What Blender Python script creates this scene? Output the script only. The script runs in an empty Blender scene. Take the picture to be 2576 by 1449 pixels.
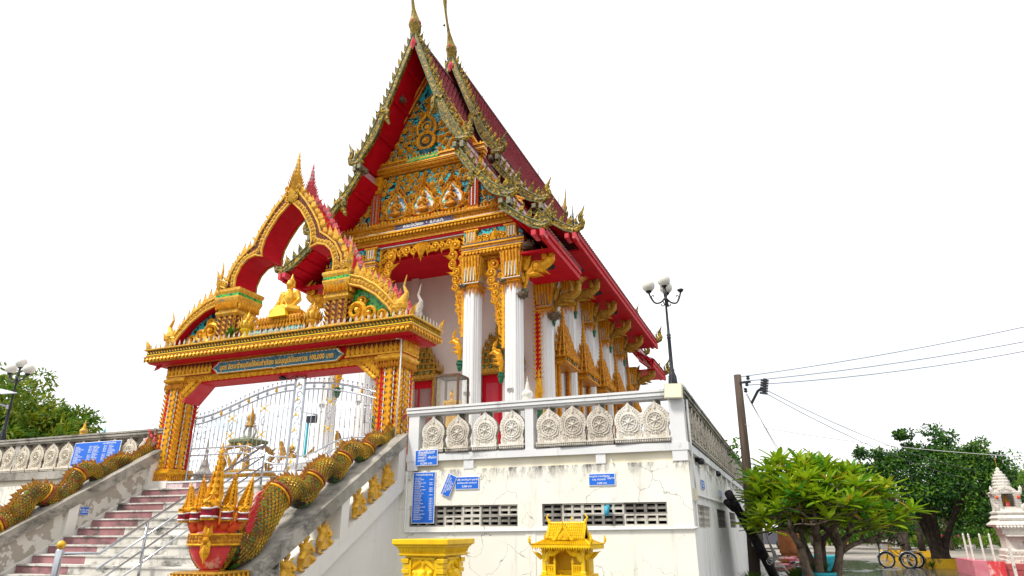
import bpy, bmesh, math, random
from math import sin, cos, pi, radians, sqrt, atan2
from mathutils import Vector, Matrix, noise

random.seed(11)
SC = bpy.context.scene
COL = SC.collection

# ------------------------------------------------------------------ camera
TH, YAW, ROLL = radians(20.1), radians(21.7), radians(-0.23)
fw = Vector((-sin(YAW)*cos(TH), cos(YAW)*cos(TH), sin(TH)))
r0 = Vector((cos(YAW), sin(YAW), 0))
u0 = r0.cross(fw)
rt = r0*cos(ROLL) + u0*sin(ROLL)
up = rt.cross(fw)
cd = bpy.data.cameras.new('camera')
cam = bpy.data.objects.new('camera', cd)
COL.objects.link(cam)
cam.matrix_world = Matrix(((rt.x, up.x, -fw.x, 0), (rt.y, up.y, -fw.y, 0), (rt.z, up.z, -fw.z, 1.6), (0, 0, 0, 1)))
cd.sensor_width = 36.0
cd.lens = 1650.0/2576*36
cd.clip_start = 0.05
cd.clip_end = 2000
SC.camera = cam

# ------------------------------------------------------------------ sky, sun, exposure
SUN_AZ, SUN_EL = radians(-142), radians(52)     # azimuth from +Y clockwise: the sun is high, behind and left of the camera
W = bpy.data.worlds.new('World')
SC.world = W
W.use_nodes = True
nt = W.node_tree
for n in list(nt.nodes):
    nt.nodes.remove(n)
N = nt.nodes.new
out = N('ShaderNodeOutputWorld')
bg = N('ShaderNodeBackground')
sky = N('ShaderNodeTexSky')
sky.sky_type = 'NISHITA'
sky.sun_disc = False
sky.sun_elevation = SUN_EL
sky.sun_rotation = SUN_AZ
sky.air_density = 1.0
sky.dust_density = 2.0
tc = N('ShaderNodeTexCoord')
mp = N('ShaderNodeMapping')
mp.inputs['Scale'].default_value = (1.0, 1.0, 3.2)
nz = N('ShaderNodeTexNoise')
nz.inputs['Scale'].default_value = 1.7
nz.inputs['Detail'].default_value = 5.0
nz.inputs['Roughness'].default_value = 0.5
rp = N('ShaderNodeValToRGB')
rp.color_ramp.elements[0].position = 0.26
rp.color_ramp.elements[0].color = (0.72, 0.72, 0.72, 1)
rp.color_ramp.elements[1].position = 0.50
rp.color_ramp.elements[1].color = (1, 1, 1, 1)
mx = N('ShaderNodeMix')
mx.data_type = 'RGBA'
mx.inputs['B'].default_value = (10.2, 10.25, 10.35, 1)
bg.inputs['Strength'].default_value = 0.10
nt.links.new(tc.outputs['Generated'], mp.inputs['Vector'])
nt.links.new(mp.outputs[0], nz.inputs['Vector'])
nt.links.new(nz.outputs['Fac'], rp.inputs['Fac'])
# thinner cloud low over the horizon, where pale blue shows in places
sz = N('ShaderNodeSeparateXYZ')
nt.links.new(tc.outputs['Generated'], sz.inputs[0])
lw = N('ShaderNodeMapRange')
lw.inputs['From Min'].default_value = 0.34
lw.inputs['From Max'].default_value = 0.10
nt.links.new(sz.outputs['Z'], lw.inputs['Value'])
n2 = N('ShaderNodeTexNoise')
n2.inputs['Scale'].default_value = 2.6
n2.inputs['Detail'].default_value = 4
nt.links.new(mp.outputs[0], n2.inputs['Vector'])
r2 = N('ShaderNodeMapRange')
r2.inputs['From Min'].default_value = 0.40
r2.inputs['From Max'].default_value = 0.60
r2.inputs['To Max'].default_value = 0.62
nt.links.new(n2.outputs['Fac'], r2.inputs['Value'])
m2 = N('ShaderNodeMath')
m2.operation = 'MULTIPLY'
nt.links.new(lw.outputs[0], m2.inputs[0])
nt.links.new(r2.outputs[0], m2.inputs[1])
s2 = N('ShaderNodeMath')
s2.operation = 'SUBTRACT'
s2.use_clamp = True
nt.links.new(rp.outputs['Color'], s2.inputs[0])
nt.links.new(m2.outputs[0], s2.inputs[1])
nt.links.new(s2.outputs[0], mx.inputs['Factor'])
nt.links.new(sky.outputs[0], mx.inputs['A'])
nt.links.new(mx.outputs['Result'], bg.inputs['Color'])
nt.links.new(bg.outputs[0], out.inputs['Surface'])
sd = bpy.data.lights.new('sun', 'SUN')
sd.energy = 2.6
sd.angle = radians(12)
sd.color = (1.0, 0.95, 0.86)
sun = bpy.data.objects.new('sun', sd)
COL.objects.link(sun)
S = Vector((sin(SUN_AZ)*cos(SUN_EL), cos(SUN_AZ)*cos(SUN_EL), sin(SUN_EL)))
sun.rotation_euler = S.to_track_quat('Z', 'Y').to_euler()
SC.view_settings.view_transform = 'Standard'
SC.view_settings.look = 'None'
SC.view_settings.gamma = 1.0
SC.view_settings.use_curve_mapping = False
SC.view_settings.exposure = 0.50

# ------------------------------------------------------------------ materials
MATS = {}
def mat(name, c1, c2=None, rough=0.6, metal=0.0, scale=8.0, lo=0.35, hi=0.65, bump=0.0, bscale=None, spec=None, stretch=(1, 1, 1), detail=4.0, c3=None, c3amt=0.5, c3scale=2.0, trans=None):
    """procedural paint: two noise-mixed tones, an optional third tone in patches (wear; painted recess shade on the golds), fine relief"""
    m = bpy.data.materials.new(name)
    m.use_nodes = True
    t = m.node_tree
    b = t.nodes['Principled BSDF']
    b.inputs['Roughness'].default_value = rough
    b.inputs['Metallic'].default_value = metal
    b.inputs['Specular IOR Level'].default_value = spec if spec is not None else (0.5 if rough < 0.3 else 0.25)
    co = t.nodes.new('ShaderNodeTexCoord')
    ge = t.nodes.new('ShaderNodeNewGeometry')
    ma = t.nodes.new('ShaderNodeMapping')
    ma.inputs['Scale'].default_value = stretch
    t.links.new(ge.outputs['Position'], ma.inputs['Vector'])
    no = t.nodes.new('ShaderNodeTexNoise')
    no.inputs['Scale'].default_value = scale
    no.inputs['Detail'].default_value = detail
    t.links.new(ma.outputs[0], no.inputs['Vector'])
    ra = t.nodes.new('ShaderNodeValToRGB')
    ra.color_ramp.elements[0].position = lo
    ra.color_ramp.elements[1].position = hi
    ra.color_ramp.elements[0].color = (*c1, 1)
    ra.color_ramp.elements[1].color = (*(c2 or c1), 1)
    t.links.new(no.outputs['Fac'], ra.inputs['Fac'])
    colr = ra.outputs['Color']
    if c3 is not None:
        n3 = t.nodes.new('ShaderNodeTexNoise')
        n3.inputs['Scale'].default_value = c3scale
        n3.inputs['Detail'].default_value = 7.0
        n3.inputs['Roughness'].default_value = 0.65
        t.links.new(ma.outputs[0], n3.inputs['Vector'])
        r3 = t.nodes.new('ShaderNodeValToRGB')
        r3.color_ramp.elements[0].position = 1-c3amt
        r3.color_ramp.elements[0].color = (0, 0, 0, 1)
        r3.color_ramp.elements[1].position = min(1.0, 1-c3amt+0.10)
        r3.color_ramp.elements[1].color = (1, 1, 1, 1)
        t.links.new(n3.outputs['Fac'], r3.inputs['Fac'])
        x3 = t.nodes.new('ShaderNodeMix')
        x3.data_type = 'RGBA'
        t.links.new(r3.outputs['Color'], x3.inputs['Factor'])
        t.links.new(colr, x3.inputs['A'])
        x3.inputs['B'].default_value = (*c3, 1)
        colr = x3.outputs['Result']
    t.links.new(colr, b.inputs['Base Color'])
    if bump:
        bn = t.nodes.new('ShaderNodeTexNoise')
        bn.inputs['Scale'].default_value = bscale or scale*3
        bn.inputs['Detail'].default_value = 4.0
        t.links.new(ma.outputs[0], bn.inputs['Vector'])
        bu = t.nodes.new('ShaderNodeBump')
        bu.inputs['Strength'].default_value = bump
        bu.inputs['Distance'].default_value = 0.02
        t.links.new(bn.outputs['Fac'], bu.inputs['Height'])
        t.links.new(bu.outputs[0], b.inputs['Normal'])
    if trans:
        b.inputs['Subsurface Weight'].default_value = 0
        tr = t.nodes.new('ShaderNodeBsdfTranslucent')
        t.links.new(colr, tr.inputs['Color'])
        ms = t.nodes.new('ShaderNodeMixShader')
        ms.inputs[0].default_value = trans
        t.links.new(b.outputs[0], ms.inputs[1])
        t.links.new(tr.outputs[0], ms.inputs[2])
        t.links.new(ms.outputs[0], t.nodes['Material Output'].inputs['Surface'])
    MATS[name] = m
    return m

def mosaic(name, cols, scale=22.0, rough=0.15, metal=0.0, spec=0.4):
    """little glass tesserae, each with its own colour"""
    m = bpy.data.materials.new(name)
    m.use_nodes = True
    t = m.node_tree
    b = t.nodes['Principled BSDF']
    b.inputs['Roughness'].default_value = rough
    b.inputs['Metallic'].default_value = metal
    b.inputs['Specular IOR Level'].default_value = spec
    ge = t.nodes.new('ShaderNodeNewGeometry')
    vo = t.nodes.new('ShaderNodeTexVoronoi')
    vo.inputs['Scale'].default_value = scale
    vo.inputs['Randomness'].default_value = 0.7
    t.links.new(ge.outputs['Position'], vo.inputs['Vector'])
    sp = t.nodes.new('ShaderNodeSeparateColor')
    t.links.new(vo.outputs['Color'], sp.inputs[0])
    no = t.nodes.new('ShaderNodeTexNoise')
    no.inputs['Scale'].default_value = 2.2
    t.links.new(ge.outputs['Position'], no.inputs['Vector'])
    ad = t.nodes.new('ShaderNodeMath')
    ad.operation = 'MULTIPLY_ADD'
    ad.inputs[1].default_value = 0.55
    mu = t.nodes.new('ShaderNodeMath')
    mu.operation = 'MULTIPLY'
    mu.inputs[1].default_value = 0.45
    t.links.new(no.outputs['Fac'], mu.inputs[0])
    t.links.new(sp.outputs[0], ad.inputs[0])
    t.links.new(mu.outputs[0], ad.inputs[2])
    ra = t.nodes.new('ShaderNodeValToRGB')
    ra.color_ramp.interpolation = 'CONSTANT'
    el = ra.color_ramp.elements
    n = len(cols)
    el[0].position = 0.0
    el[0].color = (*cols[0], 1)
    el[1].position = 0.15+0.7/n
    el[1].color = (*cols[1], 1)
    for i in range(2, n):
        e = el.new(0.15+0.7*i/n)
        e.color = (*cols[i], 1)
    t.links.new(ad.outputs[0], ra.inputs['Fac'])
    t.links.new(ra.outputs['Color'], b.inputs['Base Color'])
    MATS[name] = m
    return m

def wall_mat(name, base, base2, streak=0.5, cracks=True, top=None, wide=False):
    """painted render with rain streaks, mould patches and cracks (all wear with its own shape)"""
    m = bpy.data.materials.new(name)
    m.use_nodes = True
    t = m.node_tree
    b = t.nodes['Principled BSDF']
    b.inputs['Roughness'].default_value = 0.85
    L = t.links.new
    ge = t.nodes.new('ShaderNodeNewGeometry')
    def nzz(scale, det, st=(1, 1, 1), rough=0.6):
        a = t.nodes.new('ShaderNodeMapping')
        a.inputs['Scale'].default_value = st
        L(ge.outputs['Position'], a.inputs['Vector'])
        q = t.nodes.new('ShaderNodeTexNoise')
        q.inputs['Scale'].default_value = scale
        q.inputs['Detail'].default_value = det
        q.inputs['Roughness'].default_value = rough
        L(a.outputs[0], q.inputs['Vector'])
        return q.outputs['Fac']
    def ramp(src, a, c):
        r = t.nodes.new('ShaderNodeMapRange')
        r.inputs['From Min'].default_value = a
        r.inputs['From Max'].default_value = c
        r.clamp = True
        L(src, r.inputs['Value'])
        return r.outputs[0]
    def mul(x, y):
        q = t.nodes.new('ShaderNodeMath')
        q.operation = 'MULTIPLY'
        L(x, q.inputs[0])
        if isinstance(y, float):
            q.inputs[1].default_value = y
        else:
            L(y, q.inputs[1])
        return q.outputs[0]
    def mix(f, a, c):
        q = t.nodes.new('ShaderNodeMix')
        q.data_type = 'RGBA'
        L(f, q.inputs['Factor'])
        if isinstance(a, tuple):
            q.inputs['A'].default_value = (*a, 1)
        else:
            L(a, q.inputs['A'])
        q.inputs['B'].default_value = (*c, 1)
        return q.outputs['Result']
    col = mix(ramp(nzz(1.3, 4), 0.35, 0.65), base, base2)
    # rain streaks
    st = mul(ramp(nzz(3.0, 6, (1, 1, 0.10), 0.7), 0.56, 0.74), streak)
    col = mix(st, col, (0.11, 0.10, 0.085))
    # mould patches
    mo = mul(ramp(nzz(1.6, 8, (1, 1, 2) if wide else (1, 1, 1), 0.75), 0.50 if wide else 0.60, 0.66 if wide else 0.72), min(1.0, streak*1.2))
    col = mix(mo, col, (0.06, 0.058, 0.05))
    if top is not None:
        # runs of black mould hanging from a wet edge at height `top`
        sx = t.nodes.new('ShaderNodeSeparateXYZ')
        L(ge.outputs['Position'], sx.inputs[0])
        zz = ramp(sx.outputs['Z'], top-0.26, top)
        k = mul(zz, ramp(nzz(2.8, 8, (1, 1, 0.35), 0.75), 0.47, 0.60))
        col = mix(k, col, (0.045, 0.043, 0.035))
    bh = nzz(60, 3)
    if cracks:
        wv = t.nodes.new('ShaderNodeVectorMath')
        wv.operation = 'ADD'
        nn = t.nodes.new('ShaderNodeTexNoise')
        nn.inputs['Scale'].default_value = 2.2
        nn.inputs['Detail'].default_value = 5
        L(ge.outputs['Position'], nn.inputs['Vector'])
        sc_ = t.nodes.new('ShaderNodeVectorMath')
        sc_.operation = 'SCALE'
        sc_.inputs['Scale'].default_value = 0.55
        L(nn.outputs['Color'], sc_.inputs[0])
        L(ge.outputs['Position'], wv.inputs[0])
        L(sc_.outputs[0], wv.inputs[1])
        vo = t.nodes.new('ShaderNodeTexVoronoi')
        vo.feature = 'DISTANCE_TO_EDGE'
        vo.inputs['Scale'].default_value = 1.25
        L(wv.outputs[0], vo.inputs['Vector'])
        ck = mul(ramp(vo.outputs['Distance'], 0.0065, 0.002), ramp(nzz(1.1, 4), 0.40, 0.54))
        col = mix(mul(ck, 0.75), col, (0.16, 0.135, 0.10))
    L(col, b.inputs['Base Color'])
    bu = t.nodes.new('ShaderNodeBump')
    bu.inputs['Strength'].default_value = 0.15
    bu.inputs['Distance'].default_value = 0.01
    L(bh, bu.inputs['Height'])
    L(bu.outputs[0], b.inputs['Normal'])
    MATS[name] = m
    return m

GOLD = mat('gold_paint', (0.56, 0.23, 0.008), (0.80, 0.41, 0.016), 0.38, 0.2, 9, bump=0.3, bscale=45, c3=(0.20, 0.06, 0.012), c3amt=0.38, c3scale=13)  # dark brown third tone paints speckled recess shade into the gold
GOLDD = mat('gold_deep', (0.38, 0.13, 0.008), (0.66, 0.29, 0.014), 0.42, 0.15, 14, bump=0.4, bscale=40, c3=(0.13, 0.035, 0.012), c3amt=0.35, c3scale=15)  # same here: shade of the carving's hollows put in as dark specks
GOLDW = mat('gold_weathered', (0.56, 0.28, 0.025), (0.78, 0.46, 0.05), 0.45, 0.15, 12, bump=0.35, bscale=40, c3=(0.26, 0.20, 0.16), c3amt=0.44, c3scale=6)
RECESS = mat('red_recess_shade', (0.10, 0.012, 0.010), (0.17, 0.04, 0.012), 0.7, 0, 10)  # red ground behind gold carving, darkened so recess shade sits in the colour
GOLDY = mat('gold_lacquer', (0.74, 0.45, 0.008), (0.86, 0.57, 0.012), 0.34, 0.1, 6, bump=0.15, bscale=60, c3=(0.42, 0.21, 0.008), c3amt=0.34, c3scale=11)
GILT = mat('gilt_statue', (0.74, 0.38, 0.02), (0.84, 0.48, 0.04), 0.28, 0.4, 5)
GREENDK = mat('green_line_paint', (0.008, 0.05, 0.015), (0.02, 0.10, 0.03), 0.3, 0, 20)
GOLDDARK = mat('gold_aged', (0.30, 0.15, 0.02), (0.52, 0.29, 0.035), 0.42, 0.2, 18, bump=0.4, bscale=50, c3=(0.08, 0.06, 0.045), c3amt=0.37, c3scale=6)
RED = mat('red_paint', (0.46, 0.002, 0.012), (0.54, 0.004, 0.016), 0.55, 0, 3, c3=(0.34, 0.006, 0.018), c3amt=0.40, c3scale=2.5, spec=0.12)
REDL = mat('red_faded', (0.55, 0.03, 0.05), (0.60, 0.07, 0.09), 0.55, 0, 3, c3=(0.62, 0.25, 0.25), c3amt=0.38, c3scale=4)
REDG = mat('red_peeling', (0.55, 0.05, 0.07), (0.62, 0.12, 0.14), 0.6, 0, 6, c3=(0.36, 0.33, 0.31), c3amt=0.50, c3scale=5)
CORAL = mat('coral_paint', (0.62, 0.04, 0.05), (0.70, 0.10, 0.10), 0.45, 0, 5, c3=(0.78, 0.50, 0.48), c3amt=0.47, c3scale=5, stretch=(1, 1, .5))
ORANGE = mat('orange_paint', (0.78, 0.07, 0.015), (0.82, 0.14, 0.04), 0.45, 0, 8)
WHITE = mat('white_paint', (0.76, 0.76, 0.76), (0.80, 0.80, 0.80), 0.6, 0, 2, c3=(0.62, 0.60, 0.56), c3amt=0.33, c3scale=3, stretch=(1, 1, 0.3))
CREAMW = mat('porch_plaster', (0.66, 0.56, 0.51), (0.72, 0.64, 0.59), 0.8, 0, 1.2, c3=(0.5, 0.40, 0.35), c3amt=0.33, c3scale=1.5, stretch=(1, 1, 0.25))
MIRROR = mat('mirror_glass', (0.45, 0.52, 0.50), (0.70, 0.76, 0.76), 0.12, 0.6, 40)
GREENM = mosaic('green_mosaic', [(0.01, 0.16, 0.05), (0.03, 0.42, 0.06), (0.10, 0.50, 0.05), (0.01, 0.10, 0.04)], 26)
TEALM = mosaic('teal_mosaic', [(0.004, 0.010, 0.025), (0.02, 0.36, 0.44), (0.03, 0.55, 0.56), (0.008, 0.03, 0.06), (0.02, 0.40, 0.34)], 14, rough=0.12)
BLUEM = mosaic('blue_mosaic', [(0.008, 0.05, 0.09), (0.01, 0.10, 0.15), (0.01, 0.17, 0.20), (0.006, 0.04, 0.08)], 30, rough=0.4)
NAVYM = mosaic('navy_mosaic', [(0.01, 0.015, 0.05), (0.03, 0.04, 0.13), (0.10, 0.12, 0.22), (0.02, 0.02, 0.06)], 34)
WHITEM = mosaic('white_mosaic', [(0.75, 0.78, 0.78), (0.8, 0.8, 0.8), (0.15, 0.45, 0.25), (0.8, 0.8, 0.8), (0.12, 0.28, 0.50)], 11)
YELLOWM = mosaic('yellow_mosaic', [(0.62, 0.46, 0.01), (0.70, 0.52, 0.02), (0.45, 0.32, 0.01)], 26)
BARGE = mosaic('barge_mosaic', [(0.035, 0.032, 0.012), (0.14, 0.10, 0.02), (0.30, 0.19, 0.02), (0.08, 0.07, 0.02), (0.50, 0.32, 0.03)], 18, rough=0.4, spec=0.12)
BARGEEDGE = mat('barge_edge', (0.08, 0.13, 0.05), (0.24, 0.24, 0.13), 0.3, 0.1, 14)
GREENGL = mat('green_glass', (0.006, 0.07, 0.04), (0.012, 0.16, 0.05), 0.15, 0.1, 12)
TILE = mat('roof_tile', (0.40, 0.10, 0.13), (0.50, 0.17, 0.19), 0.45, 0, 5, c3=(0.20, 0.06, 0.07), c3amt=0.36, c3scale=3)
TILED = mat('roof_tile_dark', (0.10, 0.025, 0.03), (0.16, 0.05, 0.05), 0.5, 0, 6)
PINKF = mat('fascia_pink', (0.55, 0.34, 0.38), (0.62, 0.42, 0.46), 0.5, 0, 4)
DOORM = mat('door_faded', (0.22, 0.10, 0.10), (0.30, 0.17, 0.16), 0.6, 0, 3, stretch=(1, 1, 0.2))
DOORR = mat('door_red', (0.42, 0.02, 0.04), (0.50, 0.05, 0.07), 0.5, 0, 3, stretch=(1, 1, 0.2), c3=(0.34, 0.10, 0.11), c3amt=0.42)
CONC = wall_mat('weathered_concrete', (0.40, 0.37, 0.32), (0.52, 0.49, 0.44), 0.75, cracks=False)
CONCD = wall_mat('mouldy_concrete', (0.24, 0.22, 0.18), (0.42, 0.39, 0.34), 1.0, cracks=False, wide=True)
WALLC = wall_mat('cream_wall', (0.80, 0.77, 0.67), (0.82, 0.80, 0.73), 0.42, True, top=2.69)
WALLP = wall_mat('cream_panel', (0.74, 0.68, 0.52), (0.78, 0.73, 0.60), 0.2, False)
WALLS = wall_mat('side_wall', (0.74, 0.73, 0.70), (0.80, 0.79, 0.76), 0.6, False, top=2.75)
RAILW = wall_mat('rail_white', (0.72, 0.72, 0.72), (0.66, 0.67, 0.68), 0.55, False)
STAIRW = wall_mat('stair_wall', (0.72, 0.69, 0.63), (0.76, 0.73, 0.68), 0.12, False)
PLAQ = mat('plaque_cement', (0.56, 0.51, 0.43), (0.72, 0.68, 0.61), 0.85, 0, 7, bump=0.3, c3=(0.16, 0.14, 0.11), c3amt=0.38, c3scale=5)
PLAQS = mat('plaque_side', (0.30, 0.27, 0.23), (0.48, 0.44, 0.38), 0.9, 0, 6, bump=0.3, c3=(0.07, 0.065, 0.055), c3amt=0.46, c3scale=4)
MOULD = mat('black_mould', (0.035, 0.033, 0.03), (0.12, 0.11, 0.10), 0.95, 0, 9)
STEPW = wall_mat('step_white', (0.50, 0.48, 0.43), (0.66, 0.64, 0.60), 1.0, False, wide=True)
STEPP = wall_mat('step_pink', (0.25, 0.105, 0.115), (0.37, 0.18, 0.19), 0.85, False, wide=True)
MARBLE = mat('marble', (0.62, 0.64, 0.66), (0.76, 0.77, 0.78), 0.25, 0, 3, lo=0.42, hi=0.52, stretch=(3, 1, 0.7), detail=8)
STEEL = mat('stainless_steel', (0.40, 0.42, 0.46), (0.54, 0.56, 0.60), 0.25, 0.9, 3)
IRON = mat('dark_iron', (0.025, 0.027, 0.032), (0.045, 0.047, 0.052), 0.4, 0.3, 10)
GLOBE = mat('globe_glass', (0.66, 0.64, 0.57), (0.76, 0.75, 0.70), 0.25, 0, 5, c3=(0.58, 0.54, 0.45), c3amt=0.25, stretch=(3, 3, 0.4))
BLUE = mat('sign_blue', (0.015, 0.13, 0.62), (0.02, 0.15, 0.66), 0.35, 0, 2)
SIGNW = mat('sign_white', (0.78, 0.80, 0.84), None, 0.4)
BARK = mat('bark_grey', (0.12, 0.085, 0.06), (0.22, 0.165, 0.125), 0.95, 0, 9, bump=0.9, bscale=22)
BARKD = mat('bark_dark', (0.025, 0.019, 0.014), (0.07, 0.052, 0.04), 0.95, 0, 7, bump=0.9, bscale=18)
WOODP = mat('pole_wood', (0.045, 0.032, 0.024), (0.11, 0.08, 0.06), 0.9, 0, 8, stretch=(1, 1, 0.1), bump=0.6)
CHAR = mat('burnt_wood', (0.012, 0.010, 0.012), (0.05, 0.042, 0.045), 0.8, 0, 9, stretch=(1, 1, 0.25), bump=0.8)
LEAF_P = mat('plumeria_leaf', (0.17, 0.33, 0.008), (0.34, 0.44, 0.015), 0.45, 0, 1.6, trans=0.42)
LEAF_P2 = mat('plumeria_leaf_dark', (0.06, 0.24, 0.02), (0.12, 0.30, 0.03), 0.45, 0, 2, trans=0.4)
LEAF_Y = mat('yellow_leaf', (0.42, 0.28, 0.012), (0.50, 0.36, 0.03), 0.45, 0, 2, trans=0.3)
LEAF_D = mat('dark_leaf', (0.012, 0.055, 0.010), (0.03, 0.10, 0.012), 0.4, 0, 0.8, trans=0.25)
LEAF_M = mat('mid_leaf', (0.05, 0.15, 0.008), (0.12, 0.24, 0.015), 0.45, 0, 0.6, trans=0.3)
LEAF_L = mat('left_leaf', (0.08, 0.17, 0.008), (0.26, 0.29, 0.012), 0.45, 0, 0.45, trans=0.3)
GRASSM = mat('grass_blade', (0.06, 0.15, 0.015), (0.13, 0.22, 0.03), 0.6, 0, 1, trans=0.3)
FLOWER = mat('flower_white', (0.80, 0.76, 0.55), (0.82, 0.80, 0.72), 0.5, 0, 20)
TURQ = mat('turquoise_paint', (0.02, 0.36, 0.44), (0.04, 0.42, 0.50), 0.45, 0, 4)
YCURB = mat('yellow_kerb', (0.62, 0.36, 0.015), (0.68, 0.42, 0.03), 0.8, 0, 4, c3=(0.10, 0.08, 0.05), c3amt=0.46, c3scale=4)
SHRW = mat('shrine_white', (0.58, 0.53, 0.47), (0.72, 0.69, 0.64), 0.8, 0, 6, bump=0.4, c3=(0.30, 0.25, 0.19), c3amt=0.42, c3scale=6)
PINKB = mat('pink_base', (0.55, 0.16, 0.20), (0.62, 0.22, 0.26), 0.7, 0, 3, c3=(0.34, 0.10, 0.12), c3amt=0.4)
MAROON = mat('maroon_tile', (0.36, 0.07, 0.07), (0.44, 0.10, 0.10), 0.45, 0, 4)
RUBBER = mat('tyre_rubber', (0.012, 0.012, 0.012), (0.03, 0.03, 0.03), 0.8, 0, 9)
TRIKE = mat('trike_paint', (0.50, 0.24, 0.02), (0.56, 0.28, 0.03), 0.4, 0, 5)
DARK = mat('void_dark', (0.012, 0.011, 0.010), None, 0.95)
BOXC = mat('cream_box', (0.66, 0.62, 0.48), (0.70, 0.66, 0.52), 0.55, 0, 4)
PVC = mat('pvc_white', (0.72, 0.72, 0.70), None, 0.45, 0)
PVCB = mat('pvc_blue', (0.05, 0.34, 0.48), None, 0.4)
WIREM = mat('cable', (0.10, 0.10, 0.12), None, 0.6)
WIREL = mat('cable_pale', (0.42, 0.42, 0.42), None, 0.6)
STRAW = mat('nest_straw', (0.10, 0.07, 0.045), (0.20, 0.15, 0.10), 0.95, 0, 20)
RUST = mat('rust_sheet', (0.22, 0.07, 0.02), (0.30, 0.11, 0.04), 0.8, 0, 3, c3=(0.12, 0.04, 0.02), c3amt=0.45)
CARP = mat('car_paint', (0.12, 0.12, 0.15), None, 0.3, 0.3)
GLASS = bpy.data.materials.new('clear_glass')
GLASS.use_nodes = True
_t = GLASS.node_tree
_p = _t.nodes['Principled BSDF']
_p.inputs['Roughness'].default_value = 0.03
_p.inputs['Base Color'].default_value = (0.55, 0.62, 0.60, 1)
_tr = _t.nodes.new('ShaderNodeBsdfTransparent')
_mx = _t.nodes.new('ShaderNodeMixShader')
_mx.inputs[0].default_value = 0.10
_t.links.new(_tr.outputs[0], _mx.inputs[1])
_t.links.new(_p.outputs[0], _mx.inputs[2])
_t.links.new(_mx.outputs[0], _t.nodes['Material Output'].inputs['Surface'])

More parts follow.
